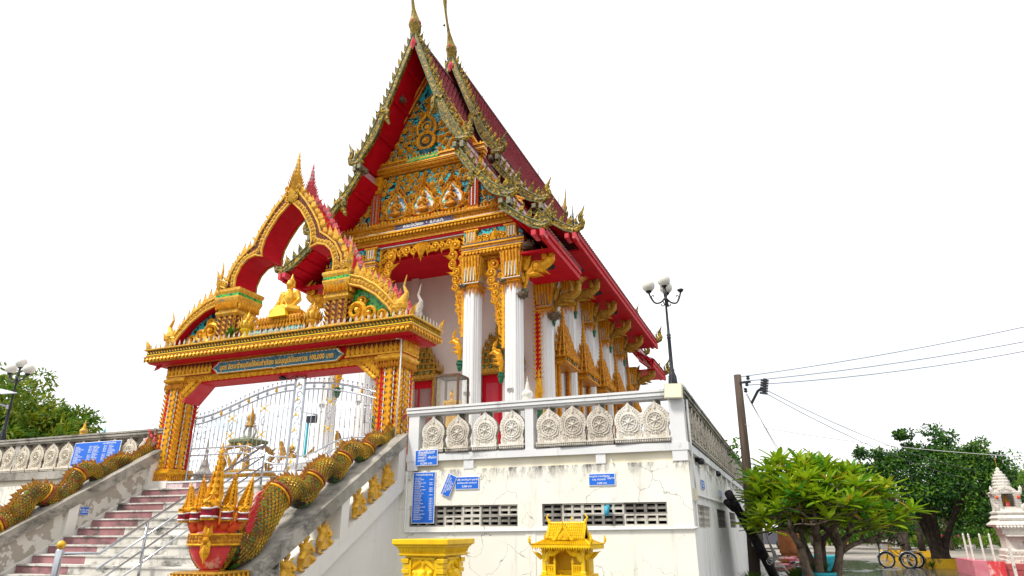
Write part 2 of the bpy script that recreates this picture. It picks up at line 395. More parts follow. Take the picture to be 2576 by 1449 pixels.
# ------------------------------------------------------------------ mesh building
class MB:
    def __init__(s):
        s.v = []; s.f = []; s.m = []; s.mi = 0
    def add(s, vs, fs, M=None):
        o = len(s.v)
        if M is not None:
            vs = [M @ Vector(p) for p in vs]
        s.v.extend([tuple(p) for p in vs])
        s.f.extend([tuple(i+o for i in f) for f in fs])
        s.m.extend([s.mi]*len(fs))
        return s
    def box(s, x0, x1, y0, y1, z0, z1, M=None):
        return s.add([(x0, y0, z0), (x1, y0, z0), (x1, y1, z0), (x0, y1, z0), (x0, y0, z1), (x1, y0, z1), (x1, y1, z1), (x0, y1, z1)],
                     [(0, 3, 2, 1), (4, 5, 6, 7), (0, 1, 5, 4), (1, 2, 6, 5), (2, 3, 7, 6), (3, 0, 4, 7)], M)
    def frus(s, a, z0, b, z1, M=None):
        """tapered box: a=(x0,x1,y0,y1) at z0, b likewise at z1"""
        return s.add([(a[0], a[2], z0), (a[1], a[2], z0), (a[1], a[3], z0), (a[0], a[3], z0), (b[0], b[2], z1), (b[1], b[2], z1), (b[1], b[3], z1), (b[0], b[3], z1)],
                     [(0, 3, 2, 1), (4, 5, 6, 7), (0, 1, 5, 4), (1, 2, 6, 5), (2, 3, 7, 6), (3, 0, 4, 7)], M)
    def rings(s, cx, cy, prof, M=None):
        """square moulding: prof = [(half_x, half_y, z), ...]"""
        vs = []; fs = []
        for hx, hy, z in prof:
            vs += [(cx-hx, cy-hy, z), (cx+hx, cy-hy, z), (cx+hx, cy+hy, z), (cx-hx, cy+hy, z)]
        for i in range(len(prof)-1):
            for k in range(4):
                a = i*4+k; b = i*4+(k+1) % 4
                fs.append((a, b, b+4, a+4))
        fs.append((3, 2, 1, 0)); e = (len(prof)-1)*4
        fs.append((e, e+1, e+2, e+3))
        return s.add(vs, fs, M)
    def lathe(s, prof, n=12, M=None):
        vs = []; fs = []
        for r, z in prof:
            for k in range(n):
                a = 2*pi*k/n
                vs.append((r*cos(a), r*sin(a), z))
        for i in range(len(prof)-1):
            for k in range(n):
                a = i*n+k; b = i*n+(k+1) % n
                fs.append((a, b, b+n, a+n))
        fs.append(tuple(range(n-1, -1, -1)))
        e = (len(prof)-1)*n
        fs.append(tuple(range(e, e+n)))
        return s.add(vs, fs, M)
    def tube(s, pts, rad, n=6, M=None, cap=True, flat=1.0):
        pts = [Vector(p) for p in pts]
        k = len(pts)
        if not hasattr(rad, '__len__'):
            rad = [rad]*k
        vs = []; fs = []
        t0 = (pts[1]-pts[0]).normalized()
        ref = Vector((0, 0, 1)) if abs(t0.z) < 0.9 else Vector((1, 0, 0))
        a = t0.cross(ref).normalized()
        for i in range(k):
            t = (pts[min(i+1, k-1)]-pts[max(i-1, 0)]).normalized()
            a = (a - t*a.dot(t))
            a = a.normalized() if a.length > 1e-6 else t.orthogonal().normalized()
            b = t.cross(a)
            for j in range(n):
                q = 2*pi*j/n
                vs.append(pts[i] + (a*cos(q)*flat + b*sin(q))*rad[i])
        for i in range(k-1):
            for j in range(n):
                p = i*n+j; q = i*n+(j+1) % n
                fs.append((p, q, q+n, p+n))
        if cap:
            fs.append(tuple(range(n-1, -1, -1)))
            fs.append(tuple(range((k-1)*n, k*n)))
        return s.add(vs, fs, M)
    def prism(s, poly, y0, y1, M=None):
        """outline in xz, thick along y (front at y0)"""
        n = len(poly)
        vs = [(x, y0, z) for x, z in poly]+[(x, y1, z) for x, z in poly]
        area = sum(poly[i][0]*poly[(i+1) % n][1]-poly[(i+1) % n][0]*poly[i][1] for i in range(n))
        fr = tuple(range(n)); bk = tuple(range(2*n-1, n-1, -1))
        fs = [fr, bk] if area > 0 else [fr[::-1], bk[::-1]]
        for i in range(n):
            j = (i+1) % n
            fs.append((i, i+n, j+n, j) if area > 0 else (i, j, j+n, i+n))
        return s.add(vs, fs, M)
    def ball(s, c, r, n=10, m=7, sc=(1, 1, 1)):
        vs = []; fs = []
        for i in range(m+1):
            th = pi*i/m
            for k in range(n):
                a = 2*pi*k/n
                vs.append((c[0]+r*sc[0]*sin(th)*cos(a), c[1]+r*sc[1]*sin(th)*sin(a), c[2]-r*sc[2]*cos(th)))
        for i in range(m):
            for k in range(n):
                a = i*n+k; b = i*n+(k+1) % n
                fs.append((a, b, b+n, a+n))
        return s.add(vs, fs)
    def mesh(s, name, mats, smooth=False):
        me = bpy.data.meshes.new(name)
        me.from_pydata(s.v, [], s.f)
        if not isinstance(mats, (list, tuple)):
            mats = [mats]
        for m in mats:
            me.materials.append(m)
        if len(mats) > 1:
            me.polygons.foreach_set('material_index', s.m)
        if smooth:
            me.polygons.foreach_set('use_smooth', [True]*len(me.polygons))
        me.update()
        return me

WL = {}          # world offset of every parent, so that meshes may be written in world coordinates
def link(name, data, parent=None, pos=None):
    o = bpy.data.objects.new(name, data)
    COL.objects.link(o)
    base = Vector((0, 0, 0))
    if parent is not None:
        o.parent = parent
        base = WL.get(parent.name, Vector((0, 0, 0)))
    p = Vector(pos) if pos is not None else Vector((0, 0, 0))
    o.location = p - base
    WL[o.name] = p
    return o
def thing(name, label, cat, loc=(0, 0, 0), group=None):
    o = link(name, None, None, loc)
    o.empty_display_size = 0.2
    tag(o, label, cat, group)
    return o
def tag(o, label, cat, group=None, kind=None):
    if label: o['label'] = label
    if cat: o['category'] = cat
    if group: o['group'] = group
    if kind: o['kind'] = kind
    return o
def part(mb, name, m, parent=None, smooth=False, kind=None, label=None):
    o = link(name, mb.mesh(name, m, smooth), parent)
    if kind: o['kind'] = kind
    if label: o['label'] = label
    return o
def inst(name, me, parent, M):
    """one more object that shares the mesh `me`, at world matrix M"""
    o = bpy.data.objects.new(name, me)
    COL.objects.link(o)
    base = Vector((0, 0, 0))
    if parent is not None:
        o.parent = parent
        base = WL.get(parent.name, base)
    o.matrix_local = Matrix.Translation(-base) @ M
    WL[o.name] = M.translation.copy()
    return o
def copy_tree(o, parent=None, loc=None, label=None):
    c = o.copy()
    COL.objects.link(c)
    if parent is not None: c.parent = parent
    if loc is not None:
        c.location = loc
    if label: c['label'] = label
    for ch in list(o.children):
        copy_tree(ch, c)
    return c
def remesh(o, voxel, smooth_it=2):
    md = o.modifiers.new('remesh', 'REMESH')
    md.mode = 'VOXEL'
    md.voxel_size = voxel
    md.use_smooth_shade = True
    if smooth_it:
        ms = o.modifiers.new('smooth', 'SMOOTH')
        ms.iterations = smooth_it
        ms.factor = 0.5
    dg = bpy.context.evaluated_depsgraph_get()
    me = bpy.data.meshes.new_from_object(o.evaluated_get(dg))
    for mm in list(o.modifiers):
        o.modifiers.remove(mm)
    old = o.data
    me.materials.clear()
    for m in old.materials:
        me.materials.append(m)
    o.data = me
    return o
def text_mesh(body, size, ext=0.006, bold=0.0, align='CENTER', space=1.0):
    cu = bpy.data.curves.new('txt', 'FONT')
    cu.body = body
    cu.size = size
    cu.extrude = ext
    cu.offset = bold
    cu.align_x = align
    cu.align_y = 'CENTER'
    cu.space_line = space
    cu.resolution_u = 2
    o = bpy.data.objects.new('txt', cu)
    COL.objects.link(o)
    dg = bpy.context.evaluated_depsgraph_get()
    me = bpy.data.meshes.new_from_object(o.evaluated_get(dg))
    bpy.data.objects.remove(o)
    bpy.data.curves.remove(cu)
    return me
def text(name, body, size, M, m, parent, **kw):
    me = text_mesh(body, size, **kw)
    me.materials.clear()
    me.materials.append(m)
    return inst(name, me, parent, M)
T = Matrix.Translation
def RX(a): return Matrix.Rotation(a, 4, 'X')
def RY(a): return Matrix.Rotation(a, 4, 'Y')
def RZ(a): return Matrix.Rotation(a, 4, 'Z')
def SCL(x, y=None, z=None):
    return Matrix.Diagonal((x, y if y is not None else x, z if z is not None else x, 1))
UPRIGHT = RX(pi/2)      # text lying in xy -> standing, facing -y

# ------------------------------------------------------------------ ornament templates, all facing -y, base at origin, height 1
def t_flame(curl=0.25, w=0.5, d=0.28):
    """kranok: a curling leaf with a ridge"""
    pts = []
    k = 5
    L_ = []; R_ = []; C_ = []
    for i in range(k+1):
        t = i/k
        cx = curl*t*t
        hw = w*0.5*(sin(pi*min(1, (t*0.85+0.18)))**0.9)*(1-t**3*0.85)
        if i == k: hw = 0.012
        L_.append((cx-hw, 0, t)); R_.append((cx+hw, 0, t))
        C_.append((cx, -d*(1-t*0.8)*(0.6+0.4*sin(pi*t)), t))
    vs = L_+C_+R_
    n = k+1
    fs = []
    for i in range(k):
        fs.append((i, n+i, n+i+1, i+1))
        fs.append((n+i, 2*n+i, 2*n+i+1, n+i+1))
        fs.append((2*n+i, i, i+1, 2*n+i+1))
    return vs, fs
FL = t_flame()
FLS = t_flame(0.0, 0.6, 0.3)
FLC = t_flame(0.5, 0.45, 0.3)
def t_rosette(n=9):
    vs = [(0, -0.30, 0)]; fs = []
    for ring, (r1, r2, y1, y2, off) in enumerate(((0.18, 0.62, -0.34, -0.22, 0), (0.4, 1.0, -0.20, -0.05, 0.5))):
        for k in range(n):
            a = 2*pi*(k+off)/n; da = pi/n*0.98
            o = len(vs)
            vs += [(r1*cos(a-da*0.6), y1*0.8, r1*sin(a-da*0.6)), (r1*cos(a+da*0.6), y1*0.8, r1*sin(a+da*0.6)),
                   (r2*0.86*cos(a+da), y2, r2*0.86*sin(a+da)), (r2*cos(a), y2-0.06, r2*sin(a)), (r2*0.86*cos(a-da), y2, r2*0.86*sin(a-da)),
                   (r2*0.6*cos(a), y1-0.02, r2*0.6*sin(a))]
            fs += [(o, o+1, o+5), (o+1, o+2, o+5), (o+2, o+3, o+5), (o+3, o+4, o+5), (o+4, o, o+5)]
    b = MB(); b.ball((0, -0.30, 0), 0.22, 7, 5)
    o = len(vs)
    vs += b.v; fs += [tuple(i+o for i in f) for f in b.f]
    return vs, fs
ROS = t_rosette()
def t_spiral(turns=1.35, r=0.5, th=0.13):
    b = MB(); P = []; R = []
    n = 16
    for i in range(n+1):
        t = i/n
        a = -pi/2 + t*turns*2*pi
        rr = r*(1-t*0.80)
        P.append((rr*cos(a), -0.10-0.06*t, rr*sin(a)+r)); R.append(th*(1-0.35*t))
    b.tube(P, R, 5)
    b.ball(P[-1], th*1.1, 6, 4)
    return b.v, b.f
SPI = t_spiral()
def t_petal():
    """downward lotus petal / curled leaf of a cornice"""
    vs = [(-0.5, 0, 0), (0.5, 0, 0), (0.42, -0.30, -0.5), (-0.42, -0.30, -0.5), (0.0, -0.34, -1.0), (0, -0.22, -0.1), (0, -0.46, -0.5), (0, 0, -0.5)]
    fs = [(0, 5, 1), (0, 3, 6, 5), (5, 6, 2, 1), (3, 4, 6), (6, 4, 2), (0, 7, 4, 3), (1, 2, 4, 7)]
    return vs, [f[::-1] for f in fs]
PET = t_petal()
def place(mb, tpl, x, y, z, s, rot=0.0, sx=1.0, sy=1.0, face=0.0, mi=None):
    """put a template at a point; rot turns it in its own plane (ccw seen from the front), face turns it about z"""
    if mi is not None: mb.mi = mi
    M = T((x, y, z)) @ RZ(face) @ RY(-rot) @ SCL(s*sx, s*sy, s)
    mb.add(tpl[0], tpl[1], M)
def tplmesh(name, tpl, m, smooth=False):
    b = MB(); b.add(*tpl); return b.mesh(name, m, smooth)
def lerp(a, b, t): return a+(b-a)*t
def path_at(P, t):
    """point and tangent at fraction t of a polyline"""
    P = [Vector(p) for p in P]
    L = [(P[i+1]-P[i]).length for i in range(len(P)-1)]
    tot = sum(L); d = t*tot
    for i, l in enumerate(L):
        if d <= l or i == len(L)-1:
            return P[i].lerp(P[i+1], min(1, max(0, d/l))), (P[i+1]-P[i]).normalized()
        d -= l
def smoothpath(P, n=6):
    P = [Vector(p) for p in P]
    out = []
    for i in range(len(P)-1):
        p0 = P[max(i-1, 0)]; p1 = P[i]; p2 = P[i+1]; p3 = P[min(i+2, len(P)-1)]
        for k in range(n):
            t = k/n
            out.append(0.5*((2*p1)+(p2-p0)*t+(2*p0-5*p1+4*p2-p3)*t*t+(3*p1-p0-3*p2+p3)*t**3))
    out.append(P[-1])
    return out
# ================================================================== GROUND
def ground_mat():
    m = bpy.data.materials.new('yard_concrete')
    m.use_nodes = True
    t = m.node_tree
    b = t.nodes['Principled BSDF']
    L = t.links.new
    ge = t.nodes.new('ShaderNodeNewGeometry')
    def nn(s, d, st=(1, 1, 1)):
        a = t.nodes.new('ShaderNodeMapping'); a.inputs['Scale'].default_value = st
        L(ge.outputs['Position'], a.inputs['Vector'])
        q = t.nodes.new('ShaderNodeTexNoise'); q.inputs['Scale'].default_value = s; q.inputs['Detail'].default_value = d
        q.inputs['Roughness'].default_value = 0.65
        L(a.outputs[0], q.inputs['Vector'])
        return q.outputs['Fac']
    def rng(src, a, c, lo=0.0, hi=1.0):
        r = t.nodes.new('ShaderNodeMapRange'); r.inputs['From Min'].default_value = a; r.inputs['From Max'].default_value = c
        r.inputs['To Min'].default_value = lo; r.inputs['To Max'].default_value = hi
        L(src, r.inputs['Value']); return r.outputs[0]
    sx = t.nodes.new('ShaderNodeSeparateXYZ'); L(ge.outputs['Position'], sx.inputs[0])
    near = rng(sx.outputs['Y'], 44, 39)
    wet = t.nodes.new('ShaderNodeMath'); wet.operation = 'MULTIPLY'
    L(near, wet.inputs[0]); L(rng(nn(0.22, 5, (1, 0.35, 1)), 0.30, 0.44), wet.inputs[1])
    mx = t.nodes.new('ShaderNodeMix'); mx.data_type = 'RGBA'
    L(rng(nn(0.6, 6), 0.35, 0.65), mx.inputs['Factor'])
    mx.inputs['A'].default_value = (0.22, 0.195, 0.165, 1); mx.inputs['B'].default_value = (0.34, 0.31, 0.27, 1)
    m2 = t.nodes.new('ShaderNodeMix'); m2.data_type = 'RGBA'
    L(wet.outputs[0], m2.inputs['Factor']); L(mx.outputs['Result'], m2.inputs['A'])
    m2.inputs['B'].default_value = (0.06, 0.058, 0.055, 1)
    L(m2.outputs['Result'], b.inputs['Base Color'])
    L(rng(wet.outputs[0], 0.2, 1.0, 0.85, 0.12), b.inputs['Roughness'])
    return m
b = MB(); b.add([(-300, -60, 0), (300, -60, 0), (300, 500, 0), (-300, 500, 0)], [(0, 1, 2, 3)])
g = part(b, 'ground', ground_mat()); g['kind'] = 'structure'
b = MB(); b.add([(-1.0, 78, 0.004), (90, 70, 0.004), (200, 400, 0.004), (-80, 400, 0.004)], [(0, 1, 2, 3)])
VERGE = mat('verge_soil', (0.06, 0.09, 0.02), (0.14, 0.14, 0.05), 0.95, 0, 0.5)
g = part(b, 'grass_verge', VERGE); g['kind'] = 'structure'

# ================================================================== TERRACE
XR = -1.5          # outer face of the side wall
YW = 12.0          # outer face of the front wall
YE = 42.0
ZF = 2.65          # terrace floor
terrace = thing('terrace', 'cream walled terrace with ventilation blocks that carries the temple', 'terrace', (-10, 12, 0))
RET = -6.96        # left end of the right front wall
VX = [(-6.98, -4.68), (-4.20, -1.93)]
VZ = (1.63, 2.015)
w = MB()
w.box(-7.3, XR, YW, YW+.2, 0, VZ[0])
w.box(-7.3, XR, YW, YW+.2, VZ[1], 2.69)
w.box(-7.3, VX[0][0], YW, YW+.2, VZ[0], VZ[1])
w.box(VX[0][1], VX[1][0], YW, YW+.2, VZ[0], VZ[1])
w.box(VX[1][1], XR, YW, YW+.2, VZ[0], VZ[1])
w.box(-4.52, -4.33, YW-.012, YW, 0, 1.52)                 # shallow pilaster under the pipe
part(w, 'front_wall', WALLC, terrace)
w = MB(); w.box(-24, -13.9, YW, YW+.2, 0, 2.69); part(w, 'front_wall', WALLC, terrace)
w = MB(); SV = [(12.63, 14.82), (16.17, 18.38), (19.6, 21.8), (23.0, 25.2), (26.5, 28.7), (30, 32.2)]
SZ = (1.58, 1.99)
w.box(XR-.2, XR, YW+.2, YE, 0, SZ[0]); w.box(XR-.2, XR, YW+.2, YE, SZ[1], 2.69)
y = YW+.2
for a, c in SV:
    w.box(XR-.2, XR, y, a, SZ[0], SZ[1]); y = c
w.box(XR-.2, XR, y, YE, SZ[0], SZ[1])
part(w, 'side_wall', WALLS, terrace)
w = MB(); w.box(-24, XR-.22, YW+.22, YE, 2.4, ZF)
part(w, 'floor_slab', CONC, terrace)
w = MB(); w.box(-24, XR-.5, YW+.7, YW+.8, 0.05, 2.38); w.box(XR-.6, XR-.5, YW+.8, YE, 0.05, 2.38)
part(w, 'dark_void_sheet', DARK, terrace)  # near-black sheets behind the vents, painting in the darkness of the hollow
# pierced ventilation blocks, one object each
def vent_block(w_, h_):
    q = MB(); d = 0.12; e = .027
    q.box(0, w_, 0, d, 0, e); q.box(0, w_, 0, d, h_-e, h_)
    q.box(0, e, 0, d, e, h_-e); q.box(w_-e, w_, 0, d, e, h_-e)
    q.box(w_/2-e*.7, w_/2+e*.7, 0.004, d, e, h_-e)
    for k in (1,):
        z = h_*k/2
        for (a, c) in ((e, w_/2-e*.7), (w_/2+e*.7, w_-e)):
            q.add([(a, .012, z-.018), (c, .012, z-.018), (c, .012, z+.012), (a, .012, z+.012), (a, .085, z+.030), (c, .085, z+.030), (c, .085, z+.046), (a, .085, z+.046)],
                  [(0, 1, 2, 3), (3, 2, 6, 7), (0, 4, 5, 1), (4, 7, 6, 5), (0, 3, 7, 4), (1, 5, 6, 2)])
    return q
BLK = wall_mat('vent_cement', (0.50, 0.47, 0.41), (0.62, 0.59, 0.53), 1.3, cracks=False)
BLKD = wall_mat('vent_cement_mould', (0.12, 0.11, 0.095), (0.30, 0.28, 0.25), 1.5, cracks=False)
bh = (VZ[1]-VZ[0])/2
for vi, (a, c) in enumerate(VX):
    bw = (c-a)/6
    me1 = vent_block(bw, bh).mesh('vent_block', BLK); me2 = vent_block(bw, bh).mesh('vent_block', BLKD)
    for i in range(6):
        for j in range(2):
            dark = (vi == 0 and (i in (1, 4) or random.random() < .5)) or (vi == 1 and (i == 0 or (i == 5 and j) or random.random() < .25))
            inst('vent_block', me2 if dark else me1, terrace, T((a+i*bw, YW+.03, VZ[0]+j*bh)))
for si, (a, c) in enumerate(SV[:5]):
    n = 5; bw = (c-a)/n; h3 = (SZ[1]-SZ[0])/2
    me1 = vent_block(bw, h3).mesh('vent_block', BLK if si == 0 else BLKD)
    for i in range(n):
        for j in range(2):
            inst('vent_block', me1, terrace, T((XR-.03, a+i*bw, SZ[0]+j*h3)) @ RZ(pi/2))
# recessed panel band and the white ledge beam
w = MB()
w.box(-7.08, XR-.06, YW+.06, YW+.2, 2.69, 2.87); part(w, 'panel_band', WALLP, terrace)
w = MB(); w.box(-24, -13.9, YW+.06, YW+.2, 2.69, 2.87)
part(w, 'panel_band', WALLP, terrace)
w = MB(); w.box(XR-.2, XR-.06, YW+.2, YE, 2.69, 2.87)
part(w, 'panel_band', WALLP, terrace)
w = MB()
w.box(-7.1, XR+.03, YW-.03, YW+.26, 2.87, 3.01)
w.box(XR-.26, XR+.03, YW+.26, YE, 2.87, 3.01)
for x0, x1 in ((-5.81, -5.60), (-3.14, -2.96)):
    w.box(x0, x1, YW-.012, YW+.06, 2.692, 2.868)
y = 13.5
while y < YE:
    w.box(XR-.06, XR+.012, y, y+.22, 2.692, 2.868); y += 1.55
part(w, 'ledge_beam', RAILW, terrace)
w = MB(); w.box(-24, -13.9, YW-.03, YW+.26, 2.87, 3.01); w.box(-24, -13.9, YW-.06, YW-.03, 2.84, 3.03)
part(w, 'ledge_beam', CONCD, terrace)

# ---------------- the wheel plaques of the balustrades
PH = .66; PW = .26
def plaque_outline():
    R_ = [(.23, 0), (.245, .10), (.215, .20), (.255, .30), (.262, .38), (.235, .48), (.165, .565), (.075, .62), (.03, .67), (0, .72)]
    return [(-x, z) for x, z in R_[:-1]] [::1] + [(0, .72)] + [(x, z) for x, z in R_[:-1]][::-1]
def make_plaque():
    q = MB()
    q.mi = 0
    pl = plaque_outline()
    q.prism([(x*1.0, z*.95+.10) for x, z in pl], 0.0, .012)
    # wheel
    zc = .40
    for r, th in ((.155, .016), (.115, .010)):
        P = [(r*cos(2*pi*k/20), -.012, zc+r*1.04*sin(2*pi*k/20)) for k in range(21)]
        q.tube(P, th, 5, cap=False)
    for k in range(16):
        a = 2*pi*k/16
        q.ball((.135*cos(a), -.012, zc+.14*sin(a)), .013, 5, 3)
    for k in range(8):
        a = 2*pi*k/8+pi/8
        q.tube([(.03*cos(a), -.012, zc+.03*sin(a)), (.075*cos(a), -.012, zc+.078*sin(a)), (.108*cos(a), -.012, zc+.112*sin(a))], [.008, .012, .008], 4)
    q.ball((0, -.014, zc), .034, 8, 5)
    q.ball((0, -.035, zc), .016, 6, 4)
    # flames round the rim
    n = len(pl)
    rim = [(x, z+.09) for x, z in pl]
    for sgn in (-1, 1):
        P = [(sgn*x, 0, z) for x, z in ((.215, .20), (.235, .34), (.245, .46), (.215, .57), (.15, .645), (.07, .705), (0, .75))]
        for k in range(12):
            p, t_ = path_at(P, (k+.3)/12)
            place(q, FL, p.x-sgn*.012, .0, p.z-.03, .072, rot=-sgn*lerp(.12, -.5, (k/11)**1.5)*.6, sx=-sgn*1.1, sy=.6)
        for k in range(10):
            p, t_ = path_at([(sgn*x, 0, z) for x, z in ((.165, .235), (.195, .36), (.195, .48), (.15, .57), (.06, .645))], (k+.4)/10)
            q.ball((p.x, -.008, p.z), .014, 5, 3)
        place(q, SPI, sgn*.155, .0, .105, .105, sx=sgn, sy=.5)
        place(q, SPI, sgn*.205, .0, .20, .06, rot=sgn*.4, sx=sgn, sy=.5)
        q.tube([(sgn*.06, -.012, .21), (sgn*.13, -.018, .225), (sgn*.17, -.012, .27), (sgn*.19, -.012, .36)], [.010, .014, .012, .008], 5)
    place(q, FLS, 0, 0, .66, .15, sy=.6)
    place(q, FLS, 0, -.01, .62, .09, sy=.8, rot=pi*.0)
    q.ball((0, -.02, .195), .022, 6, 4)
    for x in (-.075, -.04, .04, .075):
        q.ball((x, -.014, .185), .015, 5, 3)
    # plinth with a leaf row
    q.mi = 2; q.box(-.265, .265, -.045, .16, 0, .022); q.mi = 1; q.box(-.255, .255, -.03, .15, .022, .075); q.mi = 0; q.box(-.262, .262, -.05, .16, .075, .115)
    for k in range(13):
        place(q, PET, -.24+k*.04, -.03, .072, .045, sx=.85, sy=.6)
        place(q, FL, -.24+k*.04, -.05, .074, .04, rot=-.9, sy=.5)
    q.mi = 1
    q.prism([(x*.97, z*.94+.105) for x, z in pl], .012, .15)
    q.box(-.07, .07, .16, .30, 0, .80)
    return q
PLQ = make_plaque().mesh('baluster', [PLAQ, PLAQS, MOULD])
_v = make_plaque()
PLQ2 = _v.mesh('baluster', [mat('plaque_cement_white', (0.62, 0.58, 0.50), (0.76, 0.73, 0.68), .85, 0, 7, bump=.3, c3=(.20, .18, .15), c3amt=.34, c3scale=7), PLAQS, MOULD])
PLQ3 = _v.mesh('baluster', [mat('plaque_cement_grey', (0.48, 0.43, 0.36), (0.66, 0.61, 0.53), .85, 0, 7, bump=.3, c3=(.10, .09, .07), c3amt=.42, c3scale=4), PLAQS, MOULD])
PLQW = make_plaque().mesh('baluster', [mat('plaque_cement_pale', (0.62, 0.55, 0.44), (0.72, 0.66, 0.56), .85, 0, 7, bump=.3), PLAQS, MOULD])
def rail(mb, x0, x1, y0, y1, z=3.95, axis='x'):
    for (o, a, c) in ((.05, z-.16, z-.115), (.085, z-.115, z-.065), (.065, z-.065, z-.045), (.10, z-.045, z)):
        if axis == 'x': mb.box(x0, x1, y0-o, y1+o, a, c)
        else: mb.box(x0-o, x1+o, y0, y1, a, c)
bal = thing('balustrade', 'white front balustrade with nine cement wheel plaques right of the stairs', 'balustrade', (-4.3, 12.1, 3.0))
w = MB(); rail(w, -7.12, XR-.28, YW+.02, YW+.20)
part(w, 'rail', RAILW, bal)
for x0, x1 in ((-7.08, -6.84), (-4.51, -4.34), (-1.76, -1.5)):
    w = MB(); w.box(x0, x1, YW-.02, YW+.22, 3.01 if x0 > -7 and x0 < -2 else 2.69, 3.79)
    part(w, 'post', RAILW, bal)
for i, xc in enumerate((-6.53, -5.96, -5.36, -4.79, -4.04, -3.55, -3.04, -2.51, -2.02)):
    inst('baluster', (PLQ, PLQ2, PLQ3)[(i*2+i//3) % 3], bal, T((xc+random.uniform(-.012, .012), YW+random.uniform(-.01, .01), 3.012)) @ RZ(random.uniform(-.05, .05)) @ SCL(random.uniform(.97, 1.02), 1, random.uniform(.96, 1.02)))
bal3 = thing('balustrade', 'black stained side balustrade receding along the right terrace wall', 'balustrade', (-1.6, 27, 3.0))
w = MB(); rail(w, XR-.21, XR-.03, YW-.08, YE, axis='y')
part(w, 'rail', CONCD, bal3)
w = MB(); w.box(XR-.29, XR+.05, YW-.1, YW+.3, 3.95, 4.0)
part(w, 'cap', RAILW, bal3)
PLQD = make_plaque().mesh('baluster', [mat('plaque_grey', (0.40, 0.36, 0.30), (0.52, 0.47, 0.40), .9, 0, 7, bump=.3, c3=(.10, .09, .08), c3amt=.42, c3scale=3), PLAQS, MOULD])
y = YW+.62; k = 0
while y < YE-1:
    inst('baluster', PLQD, bal3, T((XR+.0, y, 3.012)) @ RZ(pi/2))
    k += 1; y += .56
    if k % 5 == 0:
        w = MB(); w.box(XR-.21, XR-.01, y-.20, y-.02, 3.01, 3.79); part(w, 'post', CONCD, bal3)
        y += .28
bal2 = thing('balustrade', 'grey mould stained balustrade with wheel plaques left of the gate', 'balustrade', (-17.6, 12.1, 3.0))
w = MB(); rail(w, -24, -13.95, YW+.02, YW+.20, z=3.93)
part(w, 'rail', CONCD, bal2)
x = -14.5
while x > -23.5:
    inst('baluster', PLQW, bal2, T((x, YW, 3.012)))
    x -= .565
for x in (-14.05, -19.3):
    w = MB(); w.box(x-.1, x+.1, YW, YW+.2, 3.01, 3.77); part(w, 'post', CONC, bal2)
# little chedi finials standing on the rails
def chedi_profile():
    return [(.075, 0), (.09, .03), (.075, .06), (.085, .09), (.10, .14), (.085, .19), (.05, .22), (.055, .24), (.035, .26), (.045, .29), (.028, .31), (.034, .34), (.02, .36), (.024, .39), (.012, .42), (.004, .52)]
def chedi(x, y, z, s, m, label):
    q = MB(); q.lathe([(r*s*1.25, h*s) for r, h in chedi_profile()], 12, T((x, y, z)))
    o = part(q, 'chedi_finial', m, None, True); tag(o, label, 'finial', 'small chedi finials on the rails')
chedi(-4.5, 12.11, 3.952, .95, SHRW, 'small white chedi finial on the front rail behind the fifth wheel plaque')
chedi(-4.28, 12.5, ZF+.98, .62, GOLDDARK, 'tiny gold and green chedi finial beside the white one behind the front rail')
chedi(-17.0, 12.11, 3.932, .8, GOLDW, 'small weathered ochre chedi finial on the left rail above the blue board')
chedi(-16.8, 12.55, ZF+1.1, .9, TURQ, 'turquoise chedi finial partly behind the ochre one on the left rail')
for i, (y, lab) in enumerate(((14.55, 'first white chedi finial on the side rail behind the corner'), (17.9, 'second white chedi finial on the receding side rail'), (21.1, 'third white chedi finial on the receding side rail'), (26.2, 'farthest white chedi finial on the receding side rail'))):
    chedi(XR-.12, y, 3.952, .75, SHRW, lab)

# ---------------- pipes, lamp, hook
q = MB()
q.tube([(-7.06, YW-.03, 2.66), (-7.06, YW-.03, 1.56), (-7.02, YW-.03, 1.53), (-1.52, YW-.03, 1.585), (XR+.03, YW-.03, 1.59), (XR+.03, YW+.25, 1.6), (XR+.03, YW+.28, 2.02)], .018, 8)
o = part(q, 'conduit_pipe', PVC, None, True); tag(o, 'thin white conduit pipe running along the front wall below the vents', 'pipe')
q = MB(); q.tube([(XR+.03, YW+.3, 2.14), (XR+.03, 18, 2.16), (XR+.03, 30, 2.16)], .018, 8)
o = part(q, 'conduit_pipe', PVC, None, True); tag(o, 'white conduit pipe running back along the side wall above its vents', 'pipe')
q = MB(); q.tube([(XR+.06, YW+.05, 3.75), (XR+.06, YW+.08, 3.2), (XR+.06, YW+.10, 2.5), (XR+.05, YW+.25, 2.2)], .016, 8)
o = part(q, 'conduit_pipe', PVC, None, True); tag(o, 'white conduit pipe down the corner post below the floodlight', 'pipe')
jb = MB(); jb.box(XR, XR+.07, YW+.2, YW+.32, 2.04, 2.24)
o = part(jb, 'junction_box', BOXC); tag(o, 'small cream junction box on the terrace corner', 'junction box')
q = MB(); q.tube([(-2.97, YW+.16, 1.95), (-2.97, YW-.07, 1.93), (-2.97, YW-.10, 1.80)], .045, 12)
o = part(q, 'drain_pipe', PVCB, None, True); tag(o, 'blue pipe stub poking out of the right ventilation grille', 'pipe')
q = MB(); q.tube([(-2.86, YW+.06, 2.77), (-2.86, YW-.02, 2.74), (-2.82, YW-.03, 2.70)], .012, 6)
o = part(q, 'wall_hook', PVC); tag(o, 'small white hook in the recessed panel band near the corner', 'hook')
fl = thing('floodlight', 'flat cream floodlight head fixed to the terrace corner post', 'floodlight', (-1.63, 11.9, 3.88))
q = MB(); q.mi = 0; q.box(-.16, .16, -.03, .03, -.13, .13, T((-1.63, 11.86, 3.885)) @ RY(.05))
